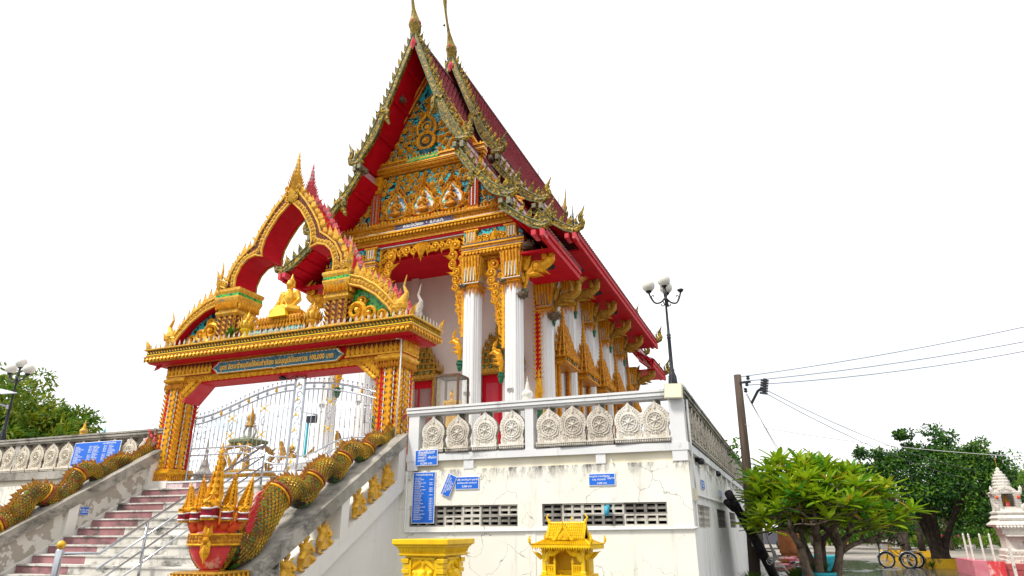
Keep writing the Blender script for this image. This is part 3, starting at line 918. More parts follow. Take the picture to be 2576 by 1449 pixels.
part(q, 'housing', mat('flood_frame', (.60, .57, .42), None, .5), fl)
q = MB(); q.box(-.145, .145, -.036, -.03, -.115, .115, T((-1.63, 11.86, 3.885)) @ RY(.05))
part(q, 'lens', mat('flood_lens', (.78, .74, .58), None, .25), fl)
for i, (y, z) in enumerate(((13.5, 2.80), (16.9, 2.80))):
    q = MB(); q.ball((XR+.05, y, z), .07, 10, 7); q.box(XR-.06, XR+.05, y-.02, y+.02, z-.01, z+.06)
    o = part(q, 'security_camera', IRON, None, True)
    tag(o, ('black camera dome under the ledge nearest the terrace corner', 'black camera dome under the ledge farther along the side wall')[i], 'camera', 'cameras on the side wall')

# ================================================================== SIGNS
def board(label, x0, x1, z0, z1, M, lines, border=.012, name='donation_sign'):
    """blue enamel board with a white rim and Thai lines; local x right, z up, front at y=0"""
    s_ = thing(name, label, 'sign', tuple(M.translation))
    w_, h_ = x1-x0, z1-z0
    q = MB(); q.box(-w_/2, w_/2, .0, .012, -h_/2, h_/2, M); part(q, 'white_rim', SIGNW, s_)
    q = MB(); q.box(-w_/2+border, w_/2-border, -.003, .001, -h_/2+border, h_/2-border, M); part(q, 'blue_panel', BLUE, s_)
    for body, size, x, z, al in lines:
        text('lettering', body, size, M @ T((x, -.004, z)) @ UPRIGHT, SIGNW, s_, ext=.001, bold=size*.018, align=al, space=.95)
    return s_
def onwall(x0, x1, z0, z1, y=YW-.02, rot=0.0):
    return T(((x0+x1)/2, y, (z0+z1)/2)) @ RY(rot)
sA = board('small blue donation sign reading 15,300 baht below the first wheel plaque', -6.88, -6.37, 2.78, 3.09, onwall(-6.88, -6.37, 2.78, 3.09, YW-.05, -.01),
      [('เจ้าภาพซุ้มโบสถ์', .062, 0, .105, 'CENTER'), ('นายล้วน\nนางศรี\nนางฉิม', .058, -.19, .0, 'LEFT'), ('เพ็ญโฉม', .058, .135, .0, 'CENTER'), ('15,300 บาท', .06, 0, -.115, 'CENTER')])
q = MB(); q.box(-6.635, -6.628, YW-.056, YW-.052, 2.87, 3.0); q.box(-6.80, -6.46, YW-.056, YW-.052, 3.012, 3.017); part(q, 'ruled_line', SIGNW, sA)
names = ['นาย-นาง ครอบครัวสมบูรณ์', 'คุณแม่บุญมี และลูกหลาน', 'คณะญาติธรรม บ้านใต้', 'นายทอง นางแก้ว', 'ร้านค้าตลาดเก่า', 'ครอบครัวใจดี', 'คณะศรัทธา หมู่ ๔']
L1 = []
zz = .425
L1.append(('เจ้าภาพสร้างซุ้มประตู', .048, 0, .43, 'CENTER'))
for i in range(25):
    zz = .37-i*.0325
    L1.append((names[(i*3) % 7][: 10+(i*7) % 14], .030, -.205, zz, 'LEFT'))
    if i not in (0, 2, 5, 9, 11):
        L1.append((('5,000 บ.', '1,000 บ.', '500 บ.')[min(2, i//10)], .028, .215, zz, 'RIGHT'))
board('tall blue board with twenty-five donor lines at the left end of the front wall', -6.92, -6.42, 1.69, 2.66, onwall(-6.92, -6.42, 1.69, 2.66), L1, name='donor_board')
board('blue sign hanging tilted between the tall donor board and a 3,000 baht sign', 0, .20, 0, .42, onwall(-6.21, -6.01, 2.18, 2.60, YW-.04, radians(24)),
      [], border=.008)
tilt = [o for o in SC.objects if o.name.startswith('donation_sign') and 'tilted' in o.get('label', '')][0]
Mt = onwall(-6.21, -6.01, 2.18, 2.60, YW-.04, radians(24)) @ RY(-pi/2)
for body, size, x, z in (('นายปู แซ่ตั้ง ครอบครัว', .046, 0, .055), ('และญาติมิตร ร่วมบุญ', .036, 0, .012), ('พร้อมลูกหลาน', .036, 0, -.025), ('10,000 บาท', .036, 0, -.062)):
    text('lettering', body, size, Mt @ T((x, -.004, z)) @ UPRIGHT, SIGNW, tilt, ext=.001, bold=size*.018)
board('blue 3,000 baht sign on the front wall beside the tilted sign', -5.98, -5.47, 2.305, 2.545, onwall(-5.98, -5.47, 2.305, 2.545),
      [('นายฟุ้ง เพชรไพบูลย์ บุตร-ธิดา', .044, 0, .06, 'CENTER'), ('อุทิศให้คุณแม่ชื่น เพชรไพบูลย์', .036, 0, 0, 'CENTER'), ('3,000 บาท', .052, 0, -.065, 'CENTER')])
sE = board('lone blue 3,000 baht sign near the corner between wall cracks', -3.29, -2.80, 2.31, 2.52, onwall(-3.29, -2.80, 2.31, 2.52),
      [('นายสมบูรณ์ นางเจริญญา', .042, -.065, .055, 'CENTER'), ('ด.ญ. อรวรรณ', .042, -.06, .0, 'CENTER'), ('บุญสวย', .044, .17, .02, 'CENTER'), ('3,000 บาท', .045, 0, -.065, 'CENTER')])
q = MB(); q.box(-2.985, -2.979, YW-.026, YW-.022, 2.40, 2.49); part(q, 'ruled_line', SIGNW, sE)
for i, (y0, y1, z0, z1, lb) in enumerate(((13.48, 13.98, 2.29, 2.47, 'first'), (17.1, 17.7, 2.27, 2.45, 'second'), (24.0, 24.5, 2.22, 2.43, 'third'))):
    board('%s small blue sign along the receding side wall' % lb, 0, y1-y0, 0, z1-z0, T((XR+.02, (y0+y1)/2, (z0+z1)/2)) @ RZ(pi/2),
          [('คณะศรัทธา\n2,000 บาท', .06, 0, 0, 'CENTER')])
# the big board on the left balustrade leans back a little
Lb = []
for c_ in range(3):
    for i in range(13):
        Lb.append((names[(i+c_*2) % 7][: 8+(i*5+c_) % 12], .034, (-.76, -.13, .42)[c_], .185-i*.036, 'LEFT'))
        Lb.append(('500 บาท', .034, (-.28, .20, .36)[c_], .185-i*.036, 'RIGHT' if c_ == 2 else 'LEFT')) if i % 6 != 5 and c_ != 1 else None
Lb.append(('รายนามผู้บริจาคสร้างซุ้ม', .05, .42, .245, 'CENTER'))
board('wide pale blue donor board hung on the left balustrade behind the naga', 0, 1.66, 0, .60, T((-16.1, YW-.10, 3.41)) @ RX(-.06), Lb, border=.014, name='donor_board')

# ================================================================== STAIRS
X0S, X1S = -13.87, -7.85
stairs = thing('staircase', 'broad stained staircase with pink and white risers leading to the gate', 'staircase', (-10.8, 9.5, 0))
RISE, TREAD = .1654, .274
for i in range(15):
    zt = 2.482-RISE*i; yf = 11.6-TREAD*i
    w = MB(); w.box(X0S, X1S, yf, yf+TREAD+.05, zt-RISE, zt-.03)
    st = part(w, 'step', STEPW, stairs)
    w = MB(); w.box(X0S, X1S, yf-.03, yf+TREAD, zt-.03, zt)
    part(w, 'nosing', STEPW, st)
    xp = -12.42+random.uniform(-.12, .12) if i < 10 else -12.42
    if i == 0: xp = -12.1
    x = X0S
    w = MB(); w.box(X0S, xp, yf-.008, yf, zt-RISE+.002, zt-.032)
    part(w, 'riser_tile', STEPP, st)
    x = xp
    while x < X1S-.1:
        x2 = min(X1S, x+.92)
        w = MB(); w.box(x+.004, x2-.004, yf-.006, yf, zt-RISE+.002, zt-.032)
        part(w, 'riser_tile', STEPW, st); x = x2
w = MB(); w.box(X0S, X1S, 11.874, 13.2, 2.49, 2.648); w.box(X0S, X1S, 11.845, 11.874, 2.615, 2.65)
part(w, 'landing', MARBLE, stairs)
PT = [(.62, .50, .52), (.30, .16, .17), (.52, .34, .36)]
pm = [mat('band_tile_%s' % c, PT[i], None, .4) for i, c in enumerate(('pale', 'dark', 'pink'))]
x = X0S+.02; k = 0
while x < -11.9:
    wd = random.uniform(.10, .2)
    w = MB(); w.box(x, x+wd-.008, 11.862, 11.874, 2.49, 2.612); part(w, 'band_tile', pm[k % 3 if random.random() < .7 else 0], stairs)
    x += wd; k += 1

# ---------------- sloping stair balustrades
SL = .59
def zr(y): return 3.45-SL*(12.0-y)        # top of the sloping rail
def slopebox(mb, x0, x1, y0, y1, o0, o1):
    a, c = zr(y0), zr(y1)
    mb.add([(x0, y0, a+o0), (x1, y0, a+o0), (x1, y1, c+o0), (x0, y1, c+o0), (x0, y0, a+o1), (x1, y0, a+o1), (x1, y1, c+o1), (x0, y1, c+o1)],
           [(0, 3, 2, 1), (4, 5, 6, 7), (0, 1, 5, 4), (1, 2, 6, 5), (2, 3, 7, 6), (3, 0, 4, 7)])
# guardian figures: one remeshed little body, shared
def guardian():
    q = MB()
    q.ball((0, 0, .43), .045, 10, 8, (1, .9, 1.1))
    q.lathe([(.055, 0), (.04, .03), (.03, .06), (.012, .10), (.004, .13)], 8, T((0, 0, .455)))
    q.tube([(0, 0, .37), (0, 0, .30), (0, 0, .22)], [.06, .075, .06], 8, flat=1.0)
    q.tube([(-.075, 0, .34), (-.13, -.03, .37), (-.12, -.02, .46), (-.10, 0, .53)], [.035, .032, .028, .03], 7)
    q.tube([(.075, 0, .34), (.125, -.04, .27), (.06, -.08, .24)], [.035, .03, .025], 7)
    q.tube([(-.04, 0, .22), (-.11, -.05, .17), (-.075, -.01, .08), (-.07, 0, .0)], [.055, .052, .04, .035], 7)
    q.tube([(.04, 0, .22), (.12, -.04, .15), (.10, .0, .07), (.13, 0, 0)], [.055, .052, .04, .035], 7)
    q.box(-.10, -.03, -.07, .02, 0, .02); q.box(.10, .18, -.07, .02, 0, .02)
    q.frus((-.06, .06, -.06, .03), .05, (-.05, .05, -.05, .03), .22)
    for k in range(9):
        place(q, FL, random.uniform(-.1, .1), -.04, random.uniform(.03, .33), .08, rot=random.uniform(-1, 1), sx=random.choice((-1, 1)))
    for s in (-1, 1):
        place(q, FLC, s*.06, 0, .36, .12, rot=-s*.5, sx=s); place(q, FLC, s*.05, .0, .10, .10, rot=-s*.9, sx=s)
    return q
gq = guardian()
_g = part(gq, 'guardian_tmp', GOLDW)
remesh(_g, .0105, 1)
GUARD = _g.data; GUARD.name = 'guardian_figure'
bpy.data.objects.remove(_g)
def stair_bal(x0, x1, label, outer, figs):
    s_ = thing('stair_balustrade', label, 'balustrade', ((x0+x1)/2, 10, 0))
    yb, yt = 7.95, 12.0
    w = MB(); slopebox(w, x0, x1, yb, yt, -.24, 0); part(w, 'rail', CONCD, s_)
    w = MB(); slopebox(w, x0+.03, x1-.03, yb, yt, -1.12, -.80)
    part(w, 'stringer', STAIRW, s_)
    w = MB()
    xi = x0+.12; xe = x1-.12
    vs = [(xi, yb, -.1), (xi, yt, -.1), (xi, yt, zr(yt)-1.1), (xi, yb, max(.0, zr(yb)-1.1)), (xe, yb, -.1), (xe, yt, -.1), (xe, yt, zr(yt)-1.1), (xe, yb, max(0, zr(yb)-1.1))]
    w.add(vs, [(0, 1, 2, 3), (7, 6, 5, 4), (0, 3, 7, 4), (1, 5, 6, 2), (3, 2, 6, 7)])
    part(w, 'under_wall', STAIRW, s_)
    for (a, c, dn) in ((11.72, 12.0, -1.1), (9.95, 10.17, -.9)):
        w = MB(); slopebox(w, x0+.02, x1-.02, a, c, dn, -.235); part(w, 'post', STAIRW, s_)
    w = MB(); w.box(x0-.02, x1+.02, 7.72, 8.32, 0, .62); w.box(x0-.015, x1+.015, 7.935, 8.5, .62, zr(7.95)-.02)
    slopebox(w, x0+.015, x1-.015, 8.5, 8.52, -1.0, -.235)
    part(w, 'newel', CONCD, s_)
    if figs:
        for y in (11.45, 11.02, 10.55, 9.62, 9.2, 8.78):
            inst('guardian_figure', GUARD, s_, T((x1-.12, y, zr(y)-.80-.02)) @ RZ(pi/2) @ SCL(1.35, 1.1, 1.08))
    else:
        # inner face: flat pierced panel between rail and stringer
        for (a, c) in ((10.17, 11.72), (8.5, 9.95)):
            w = MB(); slopebox(w, x1-.16, x1-.12, a, c, -.80, -.24); part(w, 'pierced_panel', FRET, s_)
    return s_
def fret_mat():
    m = bpy.data.materials.new('fretwork_panel'); m.use_nodes = True
    t = m.node_tree; b_ = t.nodes['Principled BSDF']; L = t.links.new
    b_.inputs['Roughness'].default_value = .9
    ge = t.nodes.new('ShaderNodeNewGeometry')
    vo = t.nodes.new('ShaderNodeTexVoronoi'); vo.inputs['Scale'].default_value = 5.5
    nn = t.nodes.new('ShaderNodeTexNoise'); nn.inputs['Scale'].default_value = 4; nn.inputs['Detail'].default_value = 6
    L(ge.outputs['Position'], vo.inputs['Vector']); L(ge.outputs['Position'], nn.inputs['Vector'])
    r = t.nodes.new('ShaderNodeValToRGB'); r.color_ramp.elements[0].position = .10; r.color_ramp.elements[1].position = .14
    r.color_ramp.elements[0].color = (.72, .70, .64, 1); r.color_ramp.elements[1].color = (.40, .36, .30, 1)
    L(vo.outputs['Distance'], r.inputs['Fac'])
    r2 = t.nodes.new('ShaderNodeValToRGB'); r2.color_ramp.elements[0].position = .50; r2.color_ramp.elements[1].position = .53
    L(nn.outputs['Fac'], r2.inputs['Fac'])
    mx = t.nodes.new('ShaderNodeMix'); mx.data_type = 'RGBA'
    L(r2.outputs['Color'], mx.inputs['Factor']); L(r.outputs['Color'], mx.inputs['A']); mx.inputs['B'].default_value = (.66, .63, .56, 1)
    L(mx.outputs['Result'], b_.inputs['Base Color'])
    return m
FRET = fret_mat()
stair_bal(-7.85, -7.1, 'sloping stair balustrade on the right with golden guardian figures', True, True)
stair_bal(-14.62, -13.87, 'sloping stair balustrade on the left with peeling pierced panels', False, False)
# small blue plaque in the left fretwork
board('tiny peeling blue plaque on the pierced left stair panel', 0, .20, 0, .16, T((-13.97, 10.35, zr(10.35)-.5)) @ RZ(pi/2), [('สะอิ้ง บุญ\n1,000 บ.', .05, 0, 0, 'CENTER')], border=.006)

# ---------------- steel handrail in the middle of the stairs
hr = thing('handrail', 'stainless steel handrail with a gold ball post down the middle stairs', 'handrail', (-10.45, 9.5, 0))
def ztop(y): return 2.482+.82-(11.6-y)*(RISE/TREAD)+.02
w = MB()
for k, off in enumerate((0, -.24, -.46, -.68)):
    P = [(-10.45, 11.62, ztop(11.62)+off), (-10.45, 8.15, ztop(8.15)+off)]
    if k in (0, 2): P.append((-10.45, 7.5, ztop(8.15)+off+.02))
    w = MB(); w.tube(P, .024 if k == 0 else .017, 8); part(w, 'rail_tube', STEEL, hr, True)
for y in (11.62, 8.96):
    w = MB(); zb = 2.482-RISE*round((11.6-y)/TREAD-.02)
    w.tube([(-10.45, y, zb), (-10.45, y, ztop(y))], .024, 8); w.lathe([(.05, 0), (.05, .012)], 12, T((-10.45, y, zb)))
    part(w, 'post', STEEL, hr, True)
for off in (0, -.24):
    w = MB(); w.tube([(-10.45, 11.62, ztop(11.62)+off), (-11.35, 11.95, ztop(11.62)+off-.05)], .02, 8); part(w, 'rail_tube', STEEL, hr, True)
w = MB(); w.lathe([(.055, 0), (.055, 1.30), (.04, 1.325)], 16, T((-10.45, 7.48, .0))); bo = part(w, 'bollard', STEEL, hr, True)
w = MB(); w.ball((-10.45, 7.48, 1.385), .062, 14, 10); w.lathe([(.03, 0), (.02, .03)], 10, T((-10.45, 7.48, 1.32))); part(w, 'gold_ball', GILT, bo, True)
# ================================================================== NAGAS
NAGABASE = mosaic('naga_skin', [(0.02, 0.012, 0.008), (0.04, 0.02, 0.01), (0.02, 0.16, 0.02), (0.16, 0.015, 0.012)], 20, rough=.3)
NAGAG = mosaic('naga_green_glass', [(0.01, 0.10, 0.02), (0.02, 0.45, 0.06), (0.10, 0.30, 0.03), (0.03, 0.02, 0.01)], 28, rough=.12)
SCALEM = mat('scale_gold', (0.20, 0.11, 0.012), (0.54, 0.31, 0.022), 0.34, 0.3, 3.5, bump=.2, bscale=60, c3=(.10, .05, .03), c3amt=.36, c3scale=2.2)
FINM = mat('crest_red_gold', (0.40, 0.14, 0.04), (0.56, 0.32, 0.03), 0.5, 0.0, 9, c3=(.17, .11, .08), c3amt=.50, c3scale=9)
def t_scale():
    """six-sided rim standing proud of the skin, tip towards -x, lying in the xy plane with z out"""
    vs = []; fs = []
    O = [(-.62, 0), (-.25, .50), (.40, .52), (.62, 0), (.40, -.52), (-.25, -.50)]
    for k, (x, y) in enumerate(O): vs.append((x, y, .02))
    for k, (x, y) in enumerate(O): vs.append((x*.80, y*.80, .26 if k in (0, 1, 5) else .14))
    for k, (x, y) in enumerate(O): vs.append((x*.56, y*.56, .02))
    for a in (0, 6):
        for k in range(6):
            j = (k+1) % 6
            fs.append((a+j, a+k, a+6+k, a+6+j))
    return vs, fs
TSC = t_scale()
def frame_path(P):
    P = [Vector(p) for p in P]
    fr = []
    for i, p in enumerate(P):
        t = (P[min(i+1, len(P)-1)]-P[max(i-1, 0)]).normalized()
        side = Vector((1, 0, 0)); side = (side-t*side.dot(t)).normalized()
        u = side.cross(t).normalized()
        if u.z < 0: u = -u
        fr.append((p, t, side, u))
    return fr
def build_naga(label, pts, rads, group, objects_budget, chest=None):
    n_ = thing('naga', label, 'naga', tuple(pts[0]), group)
    P = smoothpath(pts, 7)
    k = len(P)
    R_ = []
    for i in range(k):
        t = i/(k-1)*(len(rads)-1); a = int(min(t, len(rads)-2)); R_.append(lerp(rads[a], rads[a+1], t-a))
    q = MB(); q.tube(P, R_, 18)
    part(q, 'body', NAGABASE, n_, True)
    fr = frame_path(P)
    L = [0]
    for i in range(k-1): L.append(L[-1]+(P[i+1]-P[i]).length)
    tot = L[-1]
    def at(d):
        for i in range(k-1):
            if d <= L[i+1]:
                f = (d-L[i])/(L[i+1]-L[i])
                a, b_ = fr[i], fr[i+1]
                return a[0].lerp(b_[0], f), a[1].lerp(b_[1], f).normalized(), a[2].lerp(b_[2], f).normalized(), a[3].lerp(b_[3], f).normalized(), lerp(R_[i], R_[i+1], f)
        return (*fr[-1], R_[-1])
    scl = tplmesh('scale', TSC, SCALEM)
    rest = MB(); cnt = 0; d = .03; row = 0
    while d < tot-.03:
        p, t, sd_, u, r = at(d)
        s = .030+.055*r/.28*.62
        nn_ = max(8, int(2*pi*r/(s*1.04)))
        for j in range(nn_):
            a = 2*pi*(j+(row % 2)*.5)/nn_
            if abs((a+pi) % (2*pi)-pi) > 2.2: continue      # the underside rests on the rail
            nrm = (u*cos(a)+sd_*sin(a))
            tx = t; ty = nrm.cross(tx).normalized()
            M = Matrix(((tx.x, ty.x, nrm.x, 0), (tx.y, ty.y, nrm.y, 0), (tx.z, ty.z, nrm.z, 0), (0, 0, 0, 1)))
            M = T(p+nrm*r*.985) @ M @ SCL(s)
            if cnt < objects_budget and sin(a) > -.35 and d > tot*.02:
                inst('scale', scl, n_, M); cnt += 1
            else:
                rest.add(TSC[0], TSC[1], M)
        d += s*.86; row += 1
    part(rest, 'scales', SCALEM, n_, False, 'stuff')
    # green glass set in the thickest coils
    # crest: a cord and flame fins
    q = MB(); q.tube([at(tot*i/60)[0]+at(tot*i/60)[3]*at(tot*i/60)[4]*1.04 for i in range(61)], .022, 6)
    part(q, 'crest_cord', GOLDD, n_, True)
    fin = MB()
    place(fin, t_flame(.45, .8, .16), 0, .02, 0, 1); place(fin, t_flame(.45, .8, .16), 0, 0, 0, 1, face=pi, sx=-1)
    for k2 in range(2):
        for fc in (0, pi): place(fin, FL, .30*(k2*2-1), -.06 if fc == 0 else .06, .0, .62, rot=.2, face=fc)
    fm = fin.mesh('crest_fin', FINM)
    d = .06
    while d < tot-.02:
        p, t, sd_, u, r = at(d)
        tx = -t
        M = Matrix(((tx.x, sd_.x, u.x, 0), (tx.y, sd_.y, u.y, 0), (tx.z, sd_.z, u.z, 0), (0, 0, 0, 1)))
        h = (.075+.25*r)*random.uniform(.7, 1.25)
        inst('crest_fin', fm, n_, T(p+u*r*.98) @ M @ SCL(h*.9, h*.8, h))
        d += .042+.075*r
    return n_, at, tot
def collar(n_, at, d):
    p, t, sd_, u, r = at(d)
    q = MB(); P = []
    for k in range(25):
        a = 2*pi*k/24
        P.append(p+(u*cos(a)+sd_*sin(a))*r*1.03)
    q.tube(P, .018+r*.04, 6, cap=False); part(q, 'collar', mat('collar_red_%d' % len(MATS), (.20, .03, .02), (.34, .10, .02), .4, 0, 9), n_, True)
    q = MB(); P = [x+t*(-.06) for x in P]; q.tube(P, .014+r*.04, 6, cap=False); part(q, 'collar', GOLD, n_, True)
# right naga: from the chest up to the tail beside the gate
NX = -7.48
ptsR = [(NX, 7.78, 1.30), (NX, 8.10, 1.38), (NX, 8.42, 1.72), (NX, 8.72, 2.08), (NX, 9.02, 2.17), (NX, 9.32, 2.10), (NX, 9.60, 2.42), (NX, 9.86, 2.57), (NX, 10.14, 2.53), (NX, 10.40, 2.84), (NX, 10.66, 2.96), (NX, 10.95, 2.92), (NX, 11.20, 3.15), (NX, 11.42, 3.24), (NX, 11.66, 3.23), (NX, 11.86, 3.42), (NX, 12.08, 3.52), (NX+.02, 12.22, 3.60), (NX+.05, 12.26, 3.75), (NX+.05, 12.20, 3.95), (NX+.03, 12.22, 4.12)]
ptsR = [(x, y, z+.02) for x, y, z in ptsR]
rdR = [.28, .275, .255, .235, .215, .205, .20, .19, .18, .17, .16, .15, .14, .13, .12, .112, .105, .095, .08, .05, .01]
nR, atR, totR = build_naga('gilded five headed naga with red chest lying down the right stair balustrade', ptsR, rdR, 'naga balustrades', 290)
for d in (1.28, 2.28, 3.28, 4.15): collar(nR, atR, d)
LXN = -14.25
ptsL = [(LXN, 7.6, .95), (LXN, 7.95, 1.02), (LXN, 8.25, 1.12), (LXN, 8.60, 1.50), (LXN, 8.85, 1.70), (LXN, 9.12, 1.80), (LXN, 9.28, 2.18), (LXN, 9.52, 2.30), (LXN, 9.82, 2.17), (LXN, 10.05, 2.34), (LXN, 10.28, 2.75), (LXN, 10.55, 2.82), (LXN, 10.75, 2.70), (LXN, 11.0, 2.98), (LXN, 11.25, 3.10), (LXN, 11.45, 3.06), (LXN, 11.72, 3.28), (LXN, 11.90, 3.50), (LXN-.03, 11.95, 3.72), (LXN-.02, 11.95, 3.95)]
rdL = [.23, .23, .23, .225, .22, .215, .21, .205, .20, .19, .18, .17, .16, .15, .14, .13, .115, .10, .06, .012]
nL, atL, totL = build_naga('gilded naga body winding down the left stair balustrade towards the picture edge', ptsL, rdL, 'naga balustrades', 290)
for d in (1.5, 2.6, 3.6): collar(nL, atL, d)
# tail flames (red) at the top ends
for nn_, (x, y, z) in ((nR, (-7.46, 12.22, 3.75)), (nL, (-14.25, 11.95, 3.5))):
    q = MB()
    for k in range(7):
        place(q, FLC, x+random.uniform(-.08, .08), y-.06, z-.08+k*.07, .26-.02*k, rot=(-.5 if k % 2 else .5)*(1-.08*k), sx=1 if k % 2 else -1)
        place(q, FLC, x+.08, y+random.uniform(-.08, .08), z-.08+k*.07, .26-.02*k, rot=(-.5 if k % 2 else .5), face=pi/2)
    part(q, 'tail_flame', REDG, nn_)
# ---------------- chest and five heads of the right naga
CX, CY = -7.56, 7.66
face = radians(27)                  # turned a little out from the stairs
MF = T((CX, CY, 0)) @ RZ(face)      # local: x right across the fan, -y forward
prof = [(.12, 1.06), (.18, 1.10), (.25, 1.20), (.30, 1.32), (.325, 1.44), (.32, 1.54), (.28, 1.60)]
def bowl(a0, a1, inset=0):
    q = MB(); vs = []; fs = []; n = 18
    for r, z in prof:
        for k in range(n+1):
            a = lerp(a0, a1, k/n); r_ = r-inset
            yo = -.06*sin((z-1.06)/.54*pi)
            vs.append((r_*cos(a), r_*sin(a)*.95+yo, z))
    for i in range(len(prof)-1):
        for k in range(n):
            a = i*(n+1)+k; fs.append((a, a+1, a+n+2, a+n+1))
    q.add(vs, fs, MF); return q
part(bowl(radians(204), radians(332)), 'belly', CORAL, nR, True)
q = bowl(radians(332), radians(564)); part(q, 'chest', NAGABASE, nR, True)
q = MB(); q.lathe([(.15, 1.055), (.15, 1.07)], 16, MF); q.lathe([(.29, 1.59), (.30, 1.60), (.05, 1.66)], 18, MF); part(q, 'chest_core', ORANGE, nR)
q = MB()
for i in range(11):
    z = 1.09+i*.032
    t = (z-1.06)/.54; r = None
    for j in range(len(prof)-1):
        if prof[j][1] <= z <= prof[j+1][1]:
            r = lerp(prof[j][0], prof[j+1][0], (z-prof[j][1])/(prof[j+1][1]-prof[j][1]))
    nn_ = int(r*2*pi/.062)
    for k in range(nn_):
        a = 2*pi*(k+.5*(i % 2))/nn_
        dd = math.degrees(a) % 360
        if 201 < dd < 335: continue
        yo = -.06*sin(t*pi)
        nrm = Vector((cos(a), sin(a), -.35)).normalized(); tx = Vector((0, 0, -1)); tx = (tx-nrm*tx.dot(nrm)).normalized(); ty = nrm.cross(tx)
        M = Matrix(((tx.x, ty.x, nrm.x, 0), (tx.y, ty.y, nrm.y, 0), (tx.z, ty.z, nrm.z, 0), (0, 0, 0, 1)))
        q.add(TSC[0], TSC[1], MF @ T((r*cos(a)*.99, r*sin(a)*.95*.99+yo, z)) @ M @ SCL(.058))
part(q, 'scales', SCALEM, nR, False, 'stuff')
# belt with beads and pendant
q = MB()
for z, r, th in ((1.40, .342, .020), (1.53, .342, .020)):
    q.tube([(r*cos(2*pi*k/28), r*sin(2*pi*k/28)*.95-.05, z) for k in range(29)], th, 6, M=MF, cap=False)
part(q, 'belt', GOLD, nR, True)
q = MB()
vs = []; fs = []
for k in range(29):
    a = 2*pi*k/28
    vs += [(.346*cos(a), .346*sin(a)*.95-.05, 1.405), (.346*cos(a), .346*sin(a)*.95-.05, 1.525)]
for k in range(28): fs.append((2*k, 2*k+2, 2*k+3, 2*k+1))
q.add(vs, fs, MF)
for k in range(34):
    a = 2*pi*k/34
    for z in (1.437, 1.493):
        q.add(*ROS, MF @ T((.350*cos(a), .350*sin(a)*.95-.05, z)) @ RZ(a+pi/2) @ SCL(.027))
part(q, 'belt_band', GOLDD, nR)
q = MB()
for z, s, r in ((1.40, .24, pi), (1.48, .14, pi), (1.46, .14, pi-.5), (1.46, .14, pi+.5)):
    place(q, FLS, 0, -.40, z, s, rot=r)
q.ball((0, -.42, 1.46), .045, 8, 6)
for s in (-1, 1): place(q, FLS, 0, -.39, 1.50, .17, rot=s*.3)
qq = MB(); qq.add(q.v, q.f, MF); part(qq, 'pendant', GOLD, nR)
# hood behind the heads
q = MB()
for k in range(13):
    a = lerp(-1.15, 1.15, k/12)
    place(q, FLS, .25*sin(a), .10, 1.52, .34+.10*cos(a), rot=-a*.18, sx=.6, sy=.4)
    place(q, FLC, .29*sin(a), .13, 1.56, .28+.22*cos(a), rot=-a*.22, sx=.5*(1 if a > 0 else -1), sy=.4)
qq = MB(); qq.add(q.v, q.f, MF); part(qq, 'hood', GOLDD, nR)
q = MB()
for k in range(6):
    place(q, FLC, .33+.015*k, .16, 1.48+.10*k, .22, rot=-.25, sx=1)
qq = MB(); qq.add(q.v, q.f, MF); part(qq, 'hood_flame', CORAL, nR)
TEETH = mat('teeth_white', (.68, .60, .58), (.78, .72, .70), .5, 0, 20)
MOUTH = mat('mouth_red', (.22, .006, .02), (.40, .015, .04), .4, 0, 14, c3=(.62, .45, .45), c3amt=.30, c3scale=14)
